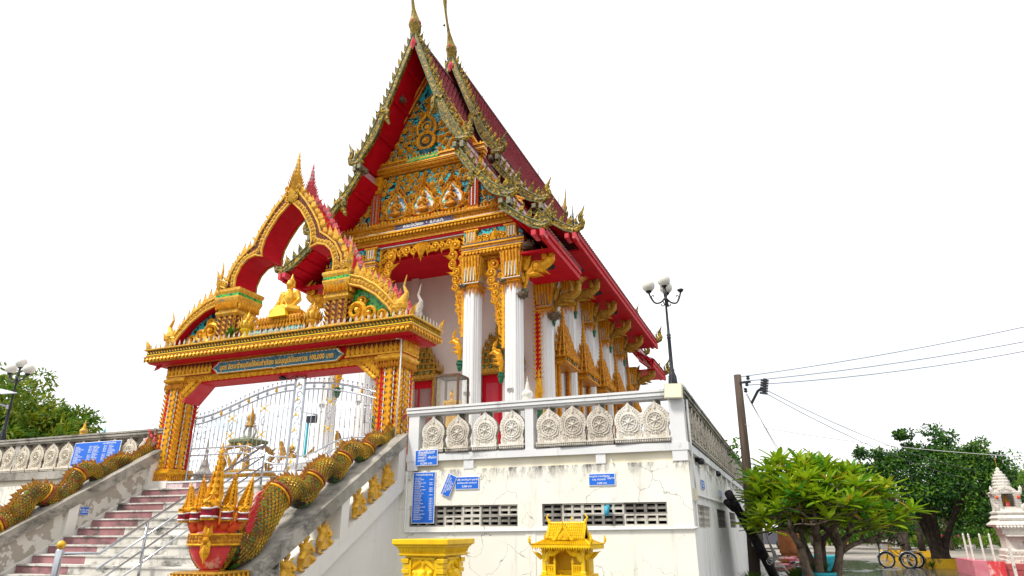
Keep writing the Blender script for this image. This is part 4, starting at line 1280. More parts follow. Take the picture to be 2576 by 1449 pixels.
def naga_head(off, zc, fwd, s, tip, yaw, lean):
    H = MF @ T((off, fwd, zc)) @ RZ(yaw)
    h = link('head', None, nR, tuple(H.translation))
    neck = MB()
    b0 = MF @ Vector((off*.62, -.20, 1.56))
    neck.tube([b0, b0.lerp(H.translation, .5)+Vector((0, 0, -.02)), H @ Vector((0, .05, -.05))], [.095*s, .088*s, .085*s], 10)
    part(neck, 'neck', ORANGE, h, True)
    q = MB()
    # skull: lofted from brow to snout
    secs = [(.10, .10, .10, .07), (.0, .12, .13, .07), (-.10, .115, .11, .055), (-.20, .09, .085, .045), (-.27, .065, .07, .045)]
    vs = []; fs = []; n = 10
    for y, hw, zt, zb in secs:
        for k in range(n):
            a = 2*pi*k/n
            z = zt*sin(a) if sin(a) > 0 else zb*.25*sin(a)
            vs.append((hw*cos(a)*s, y*s, z*s+.05*s))
    for i in range(len(secs)-1):
        for k in range(n):
            a = i*n+k; c = i*n+(k+1) % n; fs.append((a, c, c+n, a+n))
    fs.append(tuple(range(n))); fs.append(tuple(range((len(secs)-1)*n+n-1, (len(secs)-1)*n-1, -1)))
    q.add(vs, fs, H)
    for sg in (-1, 1):
        q.ball(H @ Vector((sg*.085*s, -.07*s, .13*s)), .042*s, 9, 6)
        q.ball(H @ Vector((sg*.035*s, -.27*s, .115*s)), .026*s, 7, 5)
    place2 = MB()
    for sg in (-1, 1):
        place(place2, FLC, sg*.085, -.02, .07, .14, rot=-sg*.25, sx=-sg)
        place(place2, FLC, sg*.075, -.10, .10, .10, rot=-sg*.1, sx=-sg)
    place(place2, FLC, 0, -.24, .10, .14, rot=0)
    q.add([Vector(v)*s for v in place2.v], place2.f, H)
    # lower jaw
    q.frus((-.075*s, .075*s, -.24*s, .08*s), -.135*s, (-.085*s, .085*s, -.20*s, .08*s), -.098*s, H)
    part(q, 'face', GOLD, h, True)
    q = MB()
    q.box(-.088*s, .088*s, -.225*s, .06*s, -.095*s, .04*s, H)
    part(q, 'mouth', MOUTH, h)
    q = MB()
    for zz_, sg2 in ((.042, -1), (-.095, 1)):
        P = [(-.10*s, .02*s, zz_*s), (-.098*s, -.12*s, zz_*s+.01*s), (-.055*s, -.255*s, zz_*s+sg2*.01*s), (.055*s, -.255*s, zz_*s+sg2*.01*s), (.098*s, -.12*s, zz_*s+.01*s), (.10*s, .02*s, zz_*s)]
        q.tube(smoothpath(P, 3), .016*s, 5, M=H)
        for k in range(6):
            x = -.05+.02*k
            q.add([(x*s-.008*s, -.25*s, zz_*s), (x*s+.008*s, -.25*s, zz_*s), (x*s, -.235*s, zz_*s), (x*s, -.245*s, (zz_+sg2*.038)*s)], [(0, 1, 3), (1, 2, 3), (2, 0, 3)], H)
    part(q, 'teeth', TEETH, h)
    # crown: ringed spire with leaf tiers, leaning back
    hgt = tip-(zc+.10*s)
    q = MB(); rr = .085*s; z = 0; prof_ = []
    for k in range(9):
        f = 1-k/9.2
        prof_ += [(rr*f*.85, hgt*k/9), (rr*f*1.30, hgt*(k+.35)/9), (rr*f*.95, hgt*(k+.8)/9)]
    prof_.append((.003, hgt))
    HL = H @ T((0, .02*s, .10*s)) @ Matrix(((1, 0, lean*1.1, 0), (0, 1, .06, 0), (0, 0, 1, 0), (0, 0, 0, 1))) @ T((0, -.02*s, -.10*s))
    q.lathe(prof_, 10, HL @ T((0, .02*s, .10*s)))
    for k in range(8):
        for sg in (-1, 0, 1):
            f = 1-k/10
            place2 = MB(); place(place2, FLS, sg*.075*f*s, -.06*f*s+.05*s*abs(sg), .12*s+hgt*k/10, .15*f*s+.02, rot=-sg*.35, sx=.8)
            q.add(place2.v, place2.f, HL)
            place2 = MB(); place(place2, FLS, sg*.08*f*s, .0, .12*s+hgt*k/10, .15*f*s+.02, face=pi/2, rot=.2)
            q.add(place2.v, place2.f, HL)
    part(q, 'crown', GOLD, h)
naga_head(-.36, 1.78, -.14, .70, 2.24, -.35, -.20)
naga_head(-.185, 1.79, -.24, .72, 2.34, -.15, -.09)
naga_head(.185, 1.80, -.24, .72, 2.40, .15, .07)
naga_head(.36, 1.79, -.14, .70, 2.36, .35, .16)
naga_head(0, 1.84, -.34, .92, 2.78, 0, 0)
# ornate block under the chest
pb = thing('naga_pedestal', 'concrete block with gold and green carved band under the naga chest', 'pedestal', (-7.5, 7.7, 0))
q = MB(); q.box(-7.90, -7.12, 7.24, 8.22, 0, .96); part(q, 'block', CONCD, pb)
q = MB(); q.rings(-7.51, 7.7, [(.37, .44, .962), (.40, .47, .98), (.36, .43, 1.0), (.38, .45, 1.04), (.34, .40, 1.06)])
part(q, 'slab', GOLDDARK, pb)
q = MB()
for k in range(10):
    place(q, FL, -7.86+k*.075, 7.225, .965, .09, rot=.6, sy=.5); place(q, FL, -7.12, 7.28+k*.09, .965, .10, rot=.6, sy=.5, face=pi/2)
part(q, 'carved_band', GOLD, pb)
board('plain blue plate on the block below the naga heads', 0, .42, 0, .20, T((-7.72, 7.20, .87)), [('เจ้าภาพพญานาค', .05, 0, 0, 'CENTER')], border=.004)
# ================================================================== GATE
GX = -10.7
gate = thing('temple_gate', 'ornate golden gateway with trefoil arch and red soffits at the stair top', 'gate', (GX, 12.2, ZF))
GY0, GY1 = 11.9, 12.55
def strip(mb, x, y, z0, z1, w_, face=0.0, step=None, kind=0):
    """a climbing row of leaves, two curls to a step"""
    step = step or w_*.62
    z = z0; k = 0
    nx = -sin(face); 
    while z < z1-step*.5:
        if kind == 0:
            for sg in (-1, 1):
                M = T((x, y, z)) @ RZ(face) @ T((sg*w_*.18, 0, 0)) @ RY(sg*.45) @ SCL(w_*.62*sg, w_*.7, w_*.85)
                f = FLC[1] if sg > 0 else [g_[::-1] for g_ in FLC[1]]
                mb.add(FLC[0], f, M)
        elif kind == 1:
            M = T((x, y, z+step*.5)) @ RZ(face) @ SCL(w_*.5)
            mb.add(ROS[0], ROS[1], M)
        else:
            M = T((x, y, z)) @ RZ(face) @ RY(.5 if k % 2 else -.5) @ SCL(w_*.9, w_*.7, w_*1.0)
            mb.add(FL[0], FL[1], M)
        z += step; k += 1
def hstrip(mb, x0, x1, y, z, w_, face=0.0, step=None, kind=0, axis='x'):
    step = step or w_*.7
    n = max(1, int(abs(x1-x0)/step)); 
    for i in range(n):
        t = x0+(x1-x0)*(i+.5)/n
        px, py = (t, y) if axis == 'x' else (y, t)
        if kind == 0:
            M = T((px, py, z)) @ RZ(face) @ RY(-1.05) @ T((0, 0, -w_*.45)) @ SCL(w_*.8, w_*.7, w_*1.05)
            mb.add(FLC[0], FLC[1], M)
        elif kind == 1:
            mb.add(ROS[0], ROS[1], T((px, py, z)) @ RZ(face) @ SCL(w_*.5))
        elif kind == 2:
            mb.add(FLS[0], FLS[1], T((px, py, z-w_*.5)) @ RZ(face) @ SCL(w_*.9, w_*.7, w_))
        elif kind == 3:
            mb.add(SPI[0], SPI[1], T((px, py, z-w_*.5)) @ RZ(face) @ SCL(w_*(1 if i % 2 else -1), w_, w_))
def gate_column(xc, inner):
    """clustered pillar: red core, gold leaf ribs, mirror lines"""
    c = link('column', None, gate, (xc, 12.22, ZF))
    hw, y0, y1 = .30, GY0, GY1
    q = MB(); q.box(xc-.36, xc+.36, y0-.06, y1+.06, ZF-.16, ZF+.02); part(q, 'plinth', STAIRW, c)
    q = MB()
    yc = (y0+y1)/2; hy = (y1-y0)/2
    q.rings(xc, yc, [(.34, hy+.04, ZF+.02), (.34, hy+.04, ZF+.06), (.30, hy, ZF+.10), (.37, hy+.07, ZF+.20), (.37, hy+.07, ZF+.235), (.34, hy+.04, ZF+.25), (.34, hy+.04, ZF+.30)])
    part(q, 'base', GOLD, c)
    q = MB()
    for k in range(10):
        t = -.30+.06*k+.03
        place(q, FLS, xc+t, y0-.045, ZF+.03, .17, sx=.5, sy=.7); place(q, FLS, xc+.345, yc+t*1.1, ZF+.03, .17, face=pi/2, sx=.5, sy=.7)
    part(q, 'base_lotus', GOLDD, c)
    q = MB(); q.box(xc-hw+.06, xc+hw-.06, y0+.06, y1-.06, ZF+.30, 5.12); part(q, 'core', RED, c)
    zt = 5.02
    for (dx, w_, yy) in ((-.22, .17, y0+.035), (0, .19, y0+.0), (.22, .17, y0+.035)):
        q = MB(); q.box(xc+dx-w_*.34, xc+dx+w_*.34, yy+.03, yy+.10, ZF+.30, zt); strip(q, xc+dx, yy+.03, ZF+.32, zt, w_*1.15)
        part(q, 'carved_rib', GOLD, c)
    for sx_ in ((1,) if not inner else (1,)):
        for (dy, w_, xx) in ((-.21, .17, xc+hw-.035), (0, .19, xc+hw), (.21, .17, xc+hw-.035)):
            q = MB(); q.box(xx-.10, xx-.03, yc+dy-w_*.34, yc+dy+w_*.34, ZF+.30, zt); strip(q, xx-.03, yc+dy, ZF+.32, zt, w_*1.15, face=pi/2)
            part(q, 'carved_rib', GOLD, c)
    q = MB(); q.box(xc-hw+.0, xc-hw+.03, y0+.08, y1-.05, ZF+.30, zt)
    for (dy, w_) in ((-.21, .17), (0, .19), (.21, .17)):
        strip(q, xc-hw, yc+dy, ZF+.32, zt, w_, face=-pi/2)
    part(q, 'carved_rib', GOLD, c)
    q = MB()
    for dx in (-.11, .11):
        q.box(xc+dx-.012, xc+dx+.012, y0+.028, y0+.05, ZF+.34, zt-.1)
        q.box(xc+hw-.05, xc+hw-.028, yc+dx-.012, yc+dx+.012, ZF+.34, zt-.1)
    part(q, 'mirror_line', MIRROR, c)
    q = MB(); q.rings(xc, yc, [(.30, hy-.01, 5.02), (.345, hy+.04, 5.07), (.345, hy+.04, 5.12), (.31, hy, 5.14), (.31, hy, 5.17)]); part(q, 'capital', GOLD, c)
    q = MB()
    for k in range(9):
        t = -.28+.07*k
        place(q, FLS, xc+t, y0+.0, 4.86, .19, sx=.6); place(q, FLS, xc+hw, yc+t, 4.86, .19, sx=.6, face=pi/2)
    part(q, 'capital_leaf', GOLDD, c)
gate_column(GX-3.10, False); gate_column(GX+3.10, False)
# entablature
q = MB()
q.box(GX-3.42, GX+3.42, GY0+.02, GY1-.02, 5.17, 5.50)
q.box(GX-2.79, GX+2.79, GY0+.05, GY1-.05, 4.97, 5.17)
part(q, 'beam', RED, gate)
for sg in (-1, 1):
    q = MB(); xa = GX+sg*2.80; xb = GX+sg*2.35
    q.add([(xa, GY0+.06, 4.52), (xa, GY1-.06, 4.52), (xb, GY1-.06, 4.975), (xb, GY0+.06, 4.975), (xa, GY0+.06, 4.975), (xa, GY1-.06, 4.975)],
          [(0, 1, 2, 3), (0, 3, 4), (1, 5, 2), (0, 4, 5, 1), (3, 2, 5, 4)])
    part(q, 'brace', REDL, gate)
q = MB()
for sg in (-1, 1):
    q = MB()
    for k in range(5):
        place(q, FL, GX+sg*(2.74-.09*k), GY0+.05, 4.66+.075*k, .22, rot=sg*.8, sx=-sg, sy=.6); place(q, FLC, GX+sg*(2.80-.07*k), GY0+.04, 4.70+.06*k, .26, rot=sg*.3, sx=sg, sy=.6)
    part(q, 'brace_carving', GOLD, gate)
for (z, w_, kd, m_) in ((5.06, .12, 3, GOLD), (5.14, .06, 1, GOLDD)):
    q = MB(); q.box(GX-2.79, GX+2.79, GY0+.03, GY0+.05, z-w_*.4, z+w_*.4); hstrip(q, GX-2.8, GX+2.8, GY0+.035, z, w_, kind=kd); part(q, 'beam_carving', m_, gate)
for x0, x1 in ((-3.42, -1.95), (1.95, 3.42)):
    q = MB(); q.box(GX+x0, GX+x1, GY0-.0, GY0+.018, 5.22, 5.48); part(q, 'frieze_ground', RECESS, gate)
    q = MB(); q.box(GX+x0, GX+x1, GY0-.02, GY0+.02, 5.18, 5.22)
    hstrip(q, GX+x0, GX+x1, GY0+.0, 5.33, .24, kind=2, step=.12); hstrip(q, GX+x0, GX+x1, GY0+.0, 5.30, .18, kind=0, step=.12)
    part(q, 'frieze', GOLD, gate)
q = MB(); q.box(GX+3.40, GX+3.45, GY0, GY1, 5.18, 5.48)
for k in range(5): q.add(*FLS, T((GX+3.45, GY0+.06+k*.13, 5.22)) @ RZ(pi/2) @ SCL(.16, .15, .22))
part(q, 'frieze', GOLD, gate)
# name plate
PLX0, PLX1 = GX-1.86, GX+1.90
def plate_poly(e):
    a, c = PLX0-e, PLX1+e; z0, z1, zm = 5.155-e, 5.395+e, 5.275
    return [(a, zm), (a+.12, z0+.06), (a+.17, z0), (GX-.06, z0), (GX, z0-.03), (GX+.06, z0), (c-.17, z0), (c-.12, z0+.06), (c, zm), (c-.12, z1-.06), (c-.17, z1), (GX+.06, z1), (GX, z1+.03), (GX-.06, z1), (a+.17, z1), (a+.12, z1-.06)]
q = MB(); q.prism(plate_poly(.035), GY0-.035, GY0+.01); npf = part(q, 'plate_frame', GOLDD, gate)
q = MB(); q.prism(plate_poly(.012), GY0-.042, GY0-.034); part(q, 'mirror_line', MIRROR, npf)
q = MB(); q.prism(plate_poly(0), GY0-.050, GY0-.041); part(q, 'name_panel', BLUEM, npf)
text('lettering', 'บุตร ธิดาสร้างอุทิศให้พ่อชำเรือง แม่บุญมีป้อมถาวร 100,000 บาท', .152, T((GX+.02, GY0-.052, 5.262)) @ SCL(.865, 1, 1.12) @ UPRIGHT, mat('letter_gold', (.78, .42, .05), (.82, .5, .10), .4, .1), npf, ext=.012, bold=.0028)
q = MB()
hstrip(q, GX-1.7, GX+1.7, GY0-.03, 5.435, .075, kind=3); part(q, 'plate_carving', GOLDD, gate); q = MB(); hstrip(q, GX-3.42, GX+3.42, GY0-.10, 5.475, .07, kind=2, step=.05); part(q, 'soffit_fringe', GOLDD, gate); q = MB(); hstrip(q, GY0-.1, GY1, GX+3.52, 5.475, .07, kind=2, step=.05, face=pi/2, axis='y')
part(q, 'soffit_fringe', GOLDD, gate)
# cornice, stepping out
CXh, CYh, CYc = 3.86, .70, 12.2
co = link('cornice', None, gate, (GX, CYc, 5.5))
q = MB(); q.rings(GX, CYc, [(3.45, .36, 5.46), (CXh-.12, CYh-.10, 5.49), (CXh-.12, CYh-.10, 5.52)]); part(q, 'soffit', RED, co)
q = MB(); q.rings(GX, CYc, [(CXh-.10, CYh-.08, 5.522), (CXh-.06, CYh-.05, 5.56), (CXh-.02, CYh-.02, 5.63), (CXh+.0, CYh, 5.645), (CXh+.0, CYh, 5.665)]); part(q, 'lower_band', GOLDD, co)
q = MB(); q.rings(GX, CYc, [(CXh-.045, CYh-.045, 5.667), (CXh-.045, CYh-.045, 5.69)]); part(q, 'green_line', GREENDK, co)
q = MB(); q.rings(GX, CYc, [(CXh-.03, CYh-.03, 5.692), (CXh-.03, CYh-.03, 5.715)]); part(q, 'gold_line', GOLDY, co)
q = MB(); q.rings(GX, CYc, [(CXh-.05, CYh-.05, 5.717), (CXh-.05, CYh-.05, 5.82)]); part(q, 'green_band', GREENDK, co)
q = MB(); q.rings(GX, CYc, [(CXh, CYh, 5.822), (CXh+.01, CYh+.01, 5.835), (CXh+.01, CYh+.01, 5.86), (CXh-.08, CYh-.08, 5.88)]); part(q, 'top_band', GOLDW, co)
q = MB(); hstrip(q, GX-CXh+.04, GX+CXh-.04, CYc-CYh+.045, 5.768, .125, kind=0, step=.09)
hstrip(q, CYc-CYh+.04, CYc+CYh-.04, GX+CXh-.045, 5.768, .125, kind=0, step=.09, face=pi/2, axis='y'); part(q, 'scroll_band', GOLD, co)
pm1 = tplmesh('cornice_leaf', ([(x*1.0+.25*z*z, y, z) for x, y, z in PET[0]], PET[1]), GOLD)
pm2 = tplmesh('cornice_leaf', ([(-(x*1.0+.25*z*z), y, z) for x, y, z in PET[0]], [f[::-1] for f in PET[1]]), GOLD)
n = 64
for i in range(n):
    x = GX-CXh+.06+(2*CXh-.12)*(i+.5)/n
    inst('cornice_leaf', pm1 if x < GX-.15 else pm2, co, T((x, CYc-CYh+.03, 5.645)) @ SCL(.105, .12, .125))
for i in range(11):
    inst('cornice_leaf', pm2, co, T((GX+CXh-.03, CYc-CYh+.08+i*.125, 5.645)) @ RZ(pi/2) @ SCL(.105, .12, .125))
for i in range(11):
    inst('cornice_leaf', pm1, co, T((GX-CXh+.03, CYc-CYh+.08+i*.125, 5.645)) @ RZ(-pi/2) @ SCL(.105, .12, .125))
an = MB(); place(an, FLS, 0, 0, 0, 1, sx=.95); place(an, FLS, 0, .02, 0, .98, face=pi, sx=.95); anm = an.mesh('antefix', mat('antefix_grey', (.50, .44, .34), (.62, .55, .45), .8, 0, 9, c3=(.66, .38, .06), c3amt=.42, c3scale=9))
for i in range(48):
    x = GX-CXh+.1+(2*CXh-.2)*(i+.5)/48
    inst('antefix', anm, co, T((x, CYc-CYh+.03, 5.865)) @ SCL(.12, .10, .15))
for i in range(9):
    inst('antefix', anm, co, T((GX+CXh-.04, CYc-CYh+.1+i*.15, 5.865)) @ RZ(pi/2) @ SCL(.12, .10, .15))
q = MB()
for sx_ in (-1, 1):
    for sy_ in (-1, 1):
        place(q, FLC, GX+sx_*(CXh-.06), CYc+sy_*(CYh-.04), 5.85, .27, sx=sx_); place(q, FLC, GX+sx_*(CXh-.06), CYc+sy_*(CYh-.08), 5.85, .27, sx=-sx_, face=pi)
part(q, 'corner_flame', GOLDW, co)
q = MB()
for sx_ in (-1, 1):
    for k in range(4):
        place(q, FLC, GX+sx_*(3.48+.085*k), GY0-.15+.03*k, 5.50, .16, rot=pi+.2*sx_, sx=-sx_, sy=.5)
part(q, 'bracket_teeth', RED, co)
q = MB(); q.box(GX-CXh+.1, GX+CXh-.1, CYc-CYh+.1, CYc+CYh-.1, 5.86, 5.89); part(q, 'roof_deck', CONC, gate)
# ---------------- trefoil arch above
AX = -10.62; AY0, AY1 = 11.68, 12.42
INN = [(1.48, 7.26), (1.48, 7.52), (1.37, 7.80), (1.18, 7.98), (.95, 8.05), (.72, 7.98), (.76, 8.14), (.71, 8.42), (.57, 8.70), (.34, 9.04), (.13, 9.24), (0, 9.36)]
OUT = [(1.80, 7.26), (1.72, 7.64), (1.52, 7.98), (1.26, 8.20), (1.03, 8.36), (.93, 8.62), (.74, 8.93), (.48, 9.29), (.22, 9.58), (0, 9.82)]
inner_s = INN[::-1]
for sg in (-1, 1):
    q = MB()
    poly = [(AX+sg*x, z) for x, z in OUT]+[(AX+sg*x, z) for x, z in INN[::-1]]
    if sg < 0: poly = poly[::-1]
    q.prism(poly, AY0+.02, AY1-.02); part(q, 'arch_limb', RED, gate)
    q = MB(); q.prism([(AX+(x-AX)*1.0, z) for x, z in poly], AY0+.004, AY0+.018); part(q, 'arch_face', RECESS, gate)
    for yy, fc, mm in ((AY0, 0, GOLDW), (AY1, pi, GOLDDARK)):
        q = MB()
        for t in range(26):
            p, tg = path_at([(AX+sg*(INN[i][0]+.07), 0, INN[i][1]+.03) for i in (0, 1, 2, 3, 4, 6, 7, 8, 9, 10, 11)], (t+.5)/26)
            q.add(*ROS, T((p.x, yy, p.z)) @ RZ(fc) @ SCL(.075))
        P = [(AX+sg*x, yy, z) for x, z in INN]; q.tube(P, .032, 5)
        P = [(AX+sg*x*.97, yy, z-.02) for x, z in OUT]; q.tube(P, .03, 5)
        for t in range(20):
            p, tg = path_at([(AX+sg*(x*.985-.08), 0, z-.06) for x, z in OUT], (t+.5)/20)
            ang = atan2(-tg.x, tg.z)
            q.add(FLC[0], FLC[1], T((p.x, yy+(.02 if fc == 0 else -.02), p.z)) @ RZ(fc) @ RY(-(ang-sg*1.0) if fc == 0 else (ang-sg*1.0)) @ SCL((sg if fc == 0 else -sg)*.12, .15, .16))
        part(q, 'arch_carving', mm, gate)
fin = MB(); place(fin, t_flame(.16, .50, .2), 0, 0, 0, 1); place(fin, t_flame(-.16, .50, .2), 0, .01, 0, 1, face=pi); place(fin, FLC, -.12, -.05, 0, .55, rot=.35, sx=-1); place(fin, FLC, .16, -.05, 0, .5, rot=-.4); place(fin, SPI, -.02, -.08, .05, .30)
finR = fin.mesh('arch_fin', GOLDW); finB = fin.mesh('arch_fin', REDG)
finM = MB(); finM.add([(-x, y, z) for x, y, z in fin.v], [f[::-1] for f in fin.f]); finL = finM.mesh('arch_fin', GOLDW); finBL = finM.mesh('arch_fin', REDG)
for sg in (-1, 1):
    for yy, a_, b_ in ((AY0+.06, finR, finL), (AY1-.08, finB, finBL)):
        for t in range(15):
            p, tg = path_at([(AX+sg*x, 0, z) for x, z in OUT], (t+.35)/15)
            s = .38+.05*sin(t*2)
            ang = atan2(p.x-AX, 3.2)*.55
            inst('arch_fin', b_ if sg > 0 else a_, gate, T((p.x-sg*.02, yy, p.z-.07)) @ RY(ang*.35+sg*.04) @ SCL(s, s*.8, s*1.05))
def spire(x, y, z0, h, m, name='spire'):
    q = MB()
    for k in range(9):
        f = 1-k/9.5; z = z0+h*.78*k/9
        for fc in (0, pi/2, pi, -pi/2):
            for sg in (-1, 1):
                M = T((x, y, z)) @ RZ(fc) @ T((sg*.09*f, -.05*f, 0)) @ RY(sg*.28) @ SCL(.20*f*sg, .2*f, .27*f+.05)
                q.add(FLC[0], FLC[1] if sg > 0 else [g_[::-1] for g_ in FLC[1]], M)
            q.add(*FLS, T((x, y, z)) @ RZ(fc) @ T((0, -.06*f, 0)) @ SCL(.17*f, .2*f, .24*f+.05))
    q.lathe([(.10, 0), (.08, h*.4), (.045, h*.75), (.05, h*.78), (.025, h*.82), (.03, h*.86), (.004, h)], 8, T((x, y, z0)))
    return part(q, name, m, gate)
spire(AX, AY0+.08, 9.62, 1.26, GOLDW); spire(AX, AY1-.08, 9.62, 1.22, REDG)
q = MB(); place(q, FLS, AX, AY0-.02, 9.30, .62, sx=.6)
for sg in (-1, 1):
    for k in range(3): place(q, SPI, AX+sg*(.12+.02*k), AY0-.01, 9.36+.15*k, .16, sx=sg)
part(q, 'apex_carving', GOLDW, gate)
# capitals and posts under the arch
for sg in (-1, 1):
    xc = AX+sg*1.62
    c = link('arch_post', None, gate, (xc, 12.05, 5.9))
    yc = (AY0+AY1)/2; hy = (AY1-AY0)/2
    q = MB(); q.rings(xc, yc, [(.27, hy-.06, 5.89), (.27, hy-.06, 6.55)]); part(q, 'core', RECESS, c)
    q = MB()
    for dx in (-.17, 0, .17):
        strip(q, xc+dx, yc-hy+.06, 5.95, 6.52, .2); strip(q, xc+.27, yc+dx*1.6, 5.95, 6.52, .2, face=pi/2); strip(q, xc-.27, yc+dx*1.6, 5.95, 6.52, .2, face=-pi/2)
    q.rings(xc, yc, [(.31, hy-.03, 5.89), (.31, hy-.03, 5.96)])
    part(q, 'carved_rib', GOLDW, c)
    q = MB()
    q.rings(xc, yc, [(.28, hy-.05, 6.55), (.34, hy, 6.60), (.34, hy, 6.65), (.29, hy-.04, 6.68), (.38, hy+.05, 6.98), (.38, hy+.05, 7.02)])
    q.rings(xc, yc, [(.36, hy+.03, 7.09), (.40, hy+.06, 7.16), (.40, hy+.06, 7.22), (.30, hy, 7.26)])
    part(q, 'capital', GOLDW, c)
    q = MB(); q.rings(xc, yc, [(.37, hy+.04, 7.022), (.37, hy+.04, 7.088)]); part(q, 'green_line', GREENM, c)
    q = MB()
    for k in range(8):
        t = (k+.5)/8
        place(q, FLS, xc-.34+.68*t, yc-hy-.02, 6.70, .27, sx=.45); place(q, FLS, xc+.345, yc-hy+2*hy*t, 6.70, .27, sx=.5, face=pi/2); place(q, FLS, xc-.345, yc-hy+2*hy*t, 6.70, .27, sx=.5, face=-pi/2)
    part(q, 'capital_leaf', GOLD, c)
    q = MB()
    place(q, FLC, xc+sg*.30, AY0-.02, 7.24, .55, sx=sg*.6)
    q.tube([(xc+sg*.30, AY0, 7.2), (xc+sg*.34, AY0, 7.5), (xc+sg*.30, AY0, 7.75), (xc+sg*.33, AY0, 8.05)], [.07, .05, .03, .006], 6)
    for k in range(4): place(q, SPI, xc+sg*(.10+.07*k), AY0-.02, 7.24+.03*k, .20, sx=sg)
    part(q, 'shoulder_flame', GOLDW, c)
# side wings: a concave gable half each side with green glass tympanum
WO = [(1.98, 7.08), (2.30, 6.98), (2.70, 6.74), (3.00, 6.46), (3.22, 6.20), (3.45, 6.05)]
for sg in (-1, 1):
    wg = link('side_wing', None, gate, (AX+sg*2.6, 12.0, 5.9))
    q = MB()
    pl = [(AX+sg*x, z) for x, z in WO]+[(AX+sg*x, z-.26) for x, z in WO[::-1]]
    if sg < 0: pl = pl[::-1]
    q.prism(pl, AY0, AY1); part(q, 'wing_beam', RED, wg)
    q = MB(); pl = [(AX+sg*1.9, 5.89), (AX+sg*3.30, 5.89)]+[(AX+sg*x, max(5.90, z-.24)) for x, z in WO[::-1]]
    if sg < 0: pl = pl[::-1]
    q.prism(pl, AY0+.22, AY0+.30); part(q, 'tympanum', GREENM if sg > 0 else TEALM, wg)
    q = MB()
    for (x, z, s, r) in ((2.12, 5.93, .55, 1), (2.5, 5.92, .42, -1), (2.78, 5.9, .32, 1), (2.25, 6.30, .30, -1)):
        place(q, SPI, AX+sg*x, AY0+.20, z, s, sx=sg*r); place(q, FLC, AX+sg*x, AY0+.19, z, s*1.05, sx=sg*r)
    part(q, 'tympanum_scroll', GOLD, wg)
    q = MB(); pl2 = [(AX+sg*x, z) for x, z in WO]
    q.tube([(x, AY0-.01, z-.24) for x, z in pl2], .03, 5); q.tube([(x, AY0-.01, z-.02) for x, z in pl2], .035, 5)
    for t in range(16):
        p, tg = path_at([(x, 0, z-.13) for x, z in pl2], (t+.5)/16)
        q.add(*ROS, T((p.x, AY0, p.z)) @ SCL(.075))
    part(q, 'wing_carving', GOLDW, wg)
    for yy, a_, b_ in ((AY0+.06, finR, finL), (AY1-.06, finB, finBL)):
        for t in range(9):
            p, tg = path_at([(x, 0, z) for x, z in pl2], (t+.4)/9.5)
            s = .46-.016*t
            inst('wing_fin', b_ if sg > 0 else a_, wg, T((p.x, yy, p.z-.10)) @ RY(sg*.25) @ SCL(s, s, s))
    for yy, mm in ((AY0+.05, GOLDW), (AY1-.05, CONC)):
        q = MB()
        x0 = AX+sg*3.42
        q.tube([(x0, yy, 5.98), (x0-sg*.18, yy, 6.12), (x0-sg*.02, yy, 6.28), (x0+sg*.05, yy, 6.45), (x0-sg*.03, yy, 6.62), (x0+sg*.03, yy, 6.88)], [.09, .13, .10, .05, .03, .008], 8)
        q.ball((x0-sg*.08, yy, 6.18), .16, 9, 6)
        for k in range(4): place(q, FLC, x0-sg*(.25-.10*k), yy-.08, 5.95+.04*k, .26, sx=sg)
        part(q, 'swan_finial', mm, wg)
# small shrubs growing in the cornice
def tuft(name, label, x, y, z, h, n, m, lean=.5, w_=.02, cat='weed'):
    q = MB()
    for i in range(n):
        a = random.uniform(0, 2*pi); l = h*random.uniform(.5, 1); d = random.uniform(.15, lean)
        P = [Vector((x, y, z)), Vector((x+cos(a)*l*d*.4, y+sin(a)*l*d*.4, z+l*.6)), Vector((x+cos(a)*l*d, y+sin(a)*l*d, z+l))]
        s = Vector((-sin(a), cos(a), 0))*w_
        q.add([P[0]-s*.6, P[0]+s*.6, P[1]+s, P[1]-s, P[2]], [(0, 1, 2, 3), (3, 2, 4)])
    o = part(q, name, m); tag(o, label, cat); return o
tuft('cornice_weed', 'wispy weed growing from the right end of the gate cornice', -7.35, 12.75, 5.88, .55, 26, GRASSM, .7, .010)
tuft('cornice_weed', 'leafy weed sprouting beside the left urn on the gate cornice', -11.95, 11.6, 5.88, .36, 22, LEAF_M, .9, .045)
# rain pipe on the right column
q = MB(); q.tube([(GX+3.30, GY0-.10, 5.46), (GX+3.43, GY0-.08, 5.44), (GX+3.43, GY0-.07, 4.6), (GX+3.40, GY0-.07, 3.4)], .017, 6); o = part(q, 'cable_duct', PVC, None, True); tag(o, 'thin white cable duct down the right gate column', 'cable duct')
lampg = thing('spot_lamp', 'small dark lamp under the middle of the gate beam', 'lamp', (GX+.15, 12.2, 4.9))
q = MB(); q.lathe([(.03, 0), (.09, .02), (.10, .05), (.03, .075)], 12, T((GX+.05, 12.15, 4.89))); part(q, 'shade', IRON, lampg, True)
q = MB(); q.tube([(GX+.05, 12.15, 4.93), (GX+.25, 12.15, 4.90), (GX+.38, 12.15, 4.95)], .012, 5); part(q, 'bracket', IRON, lampg)

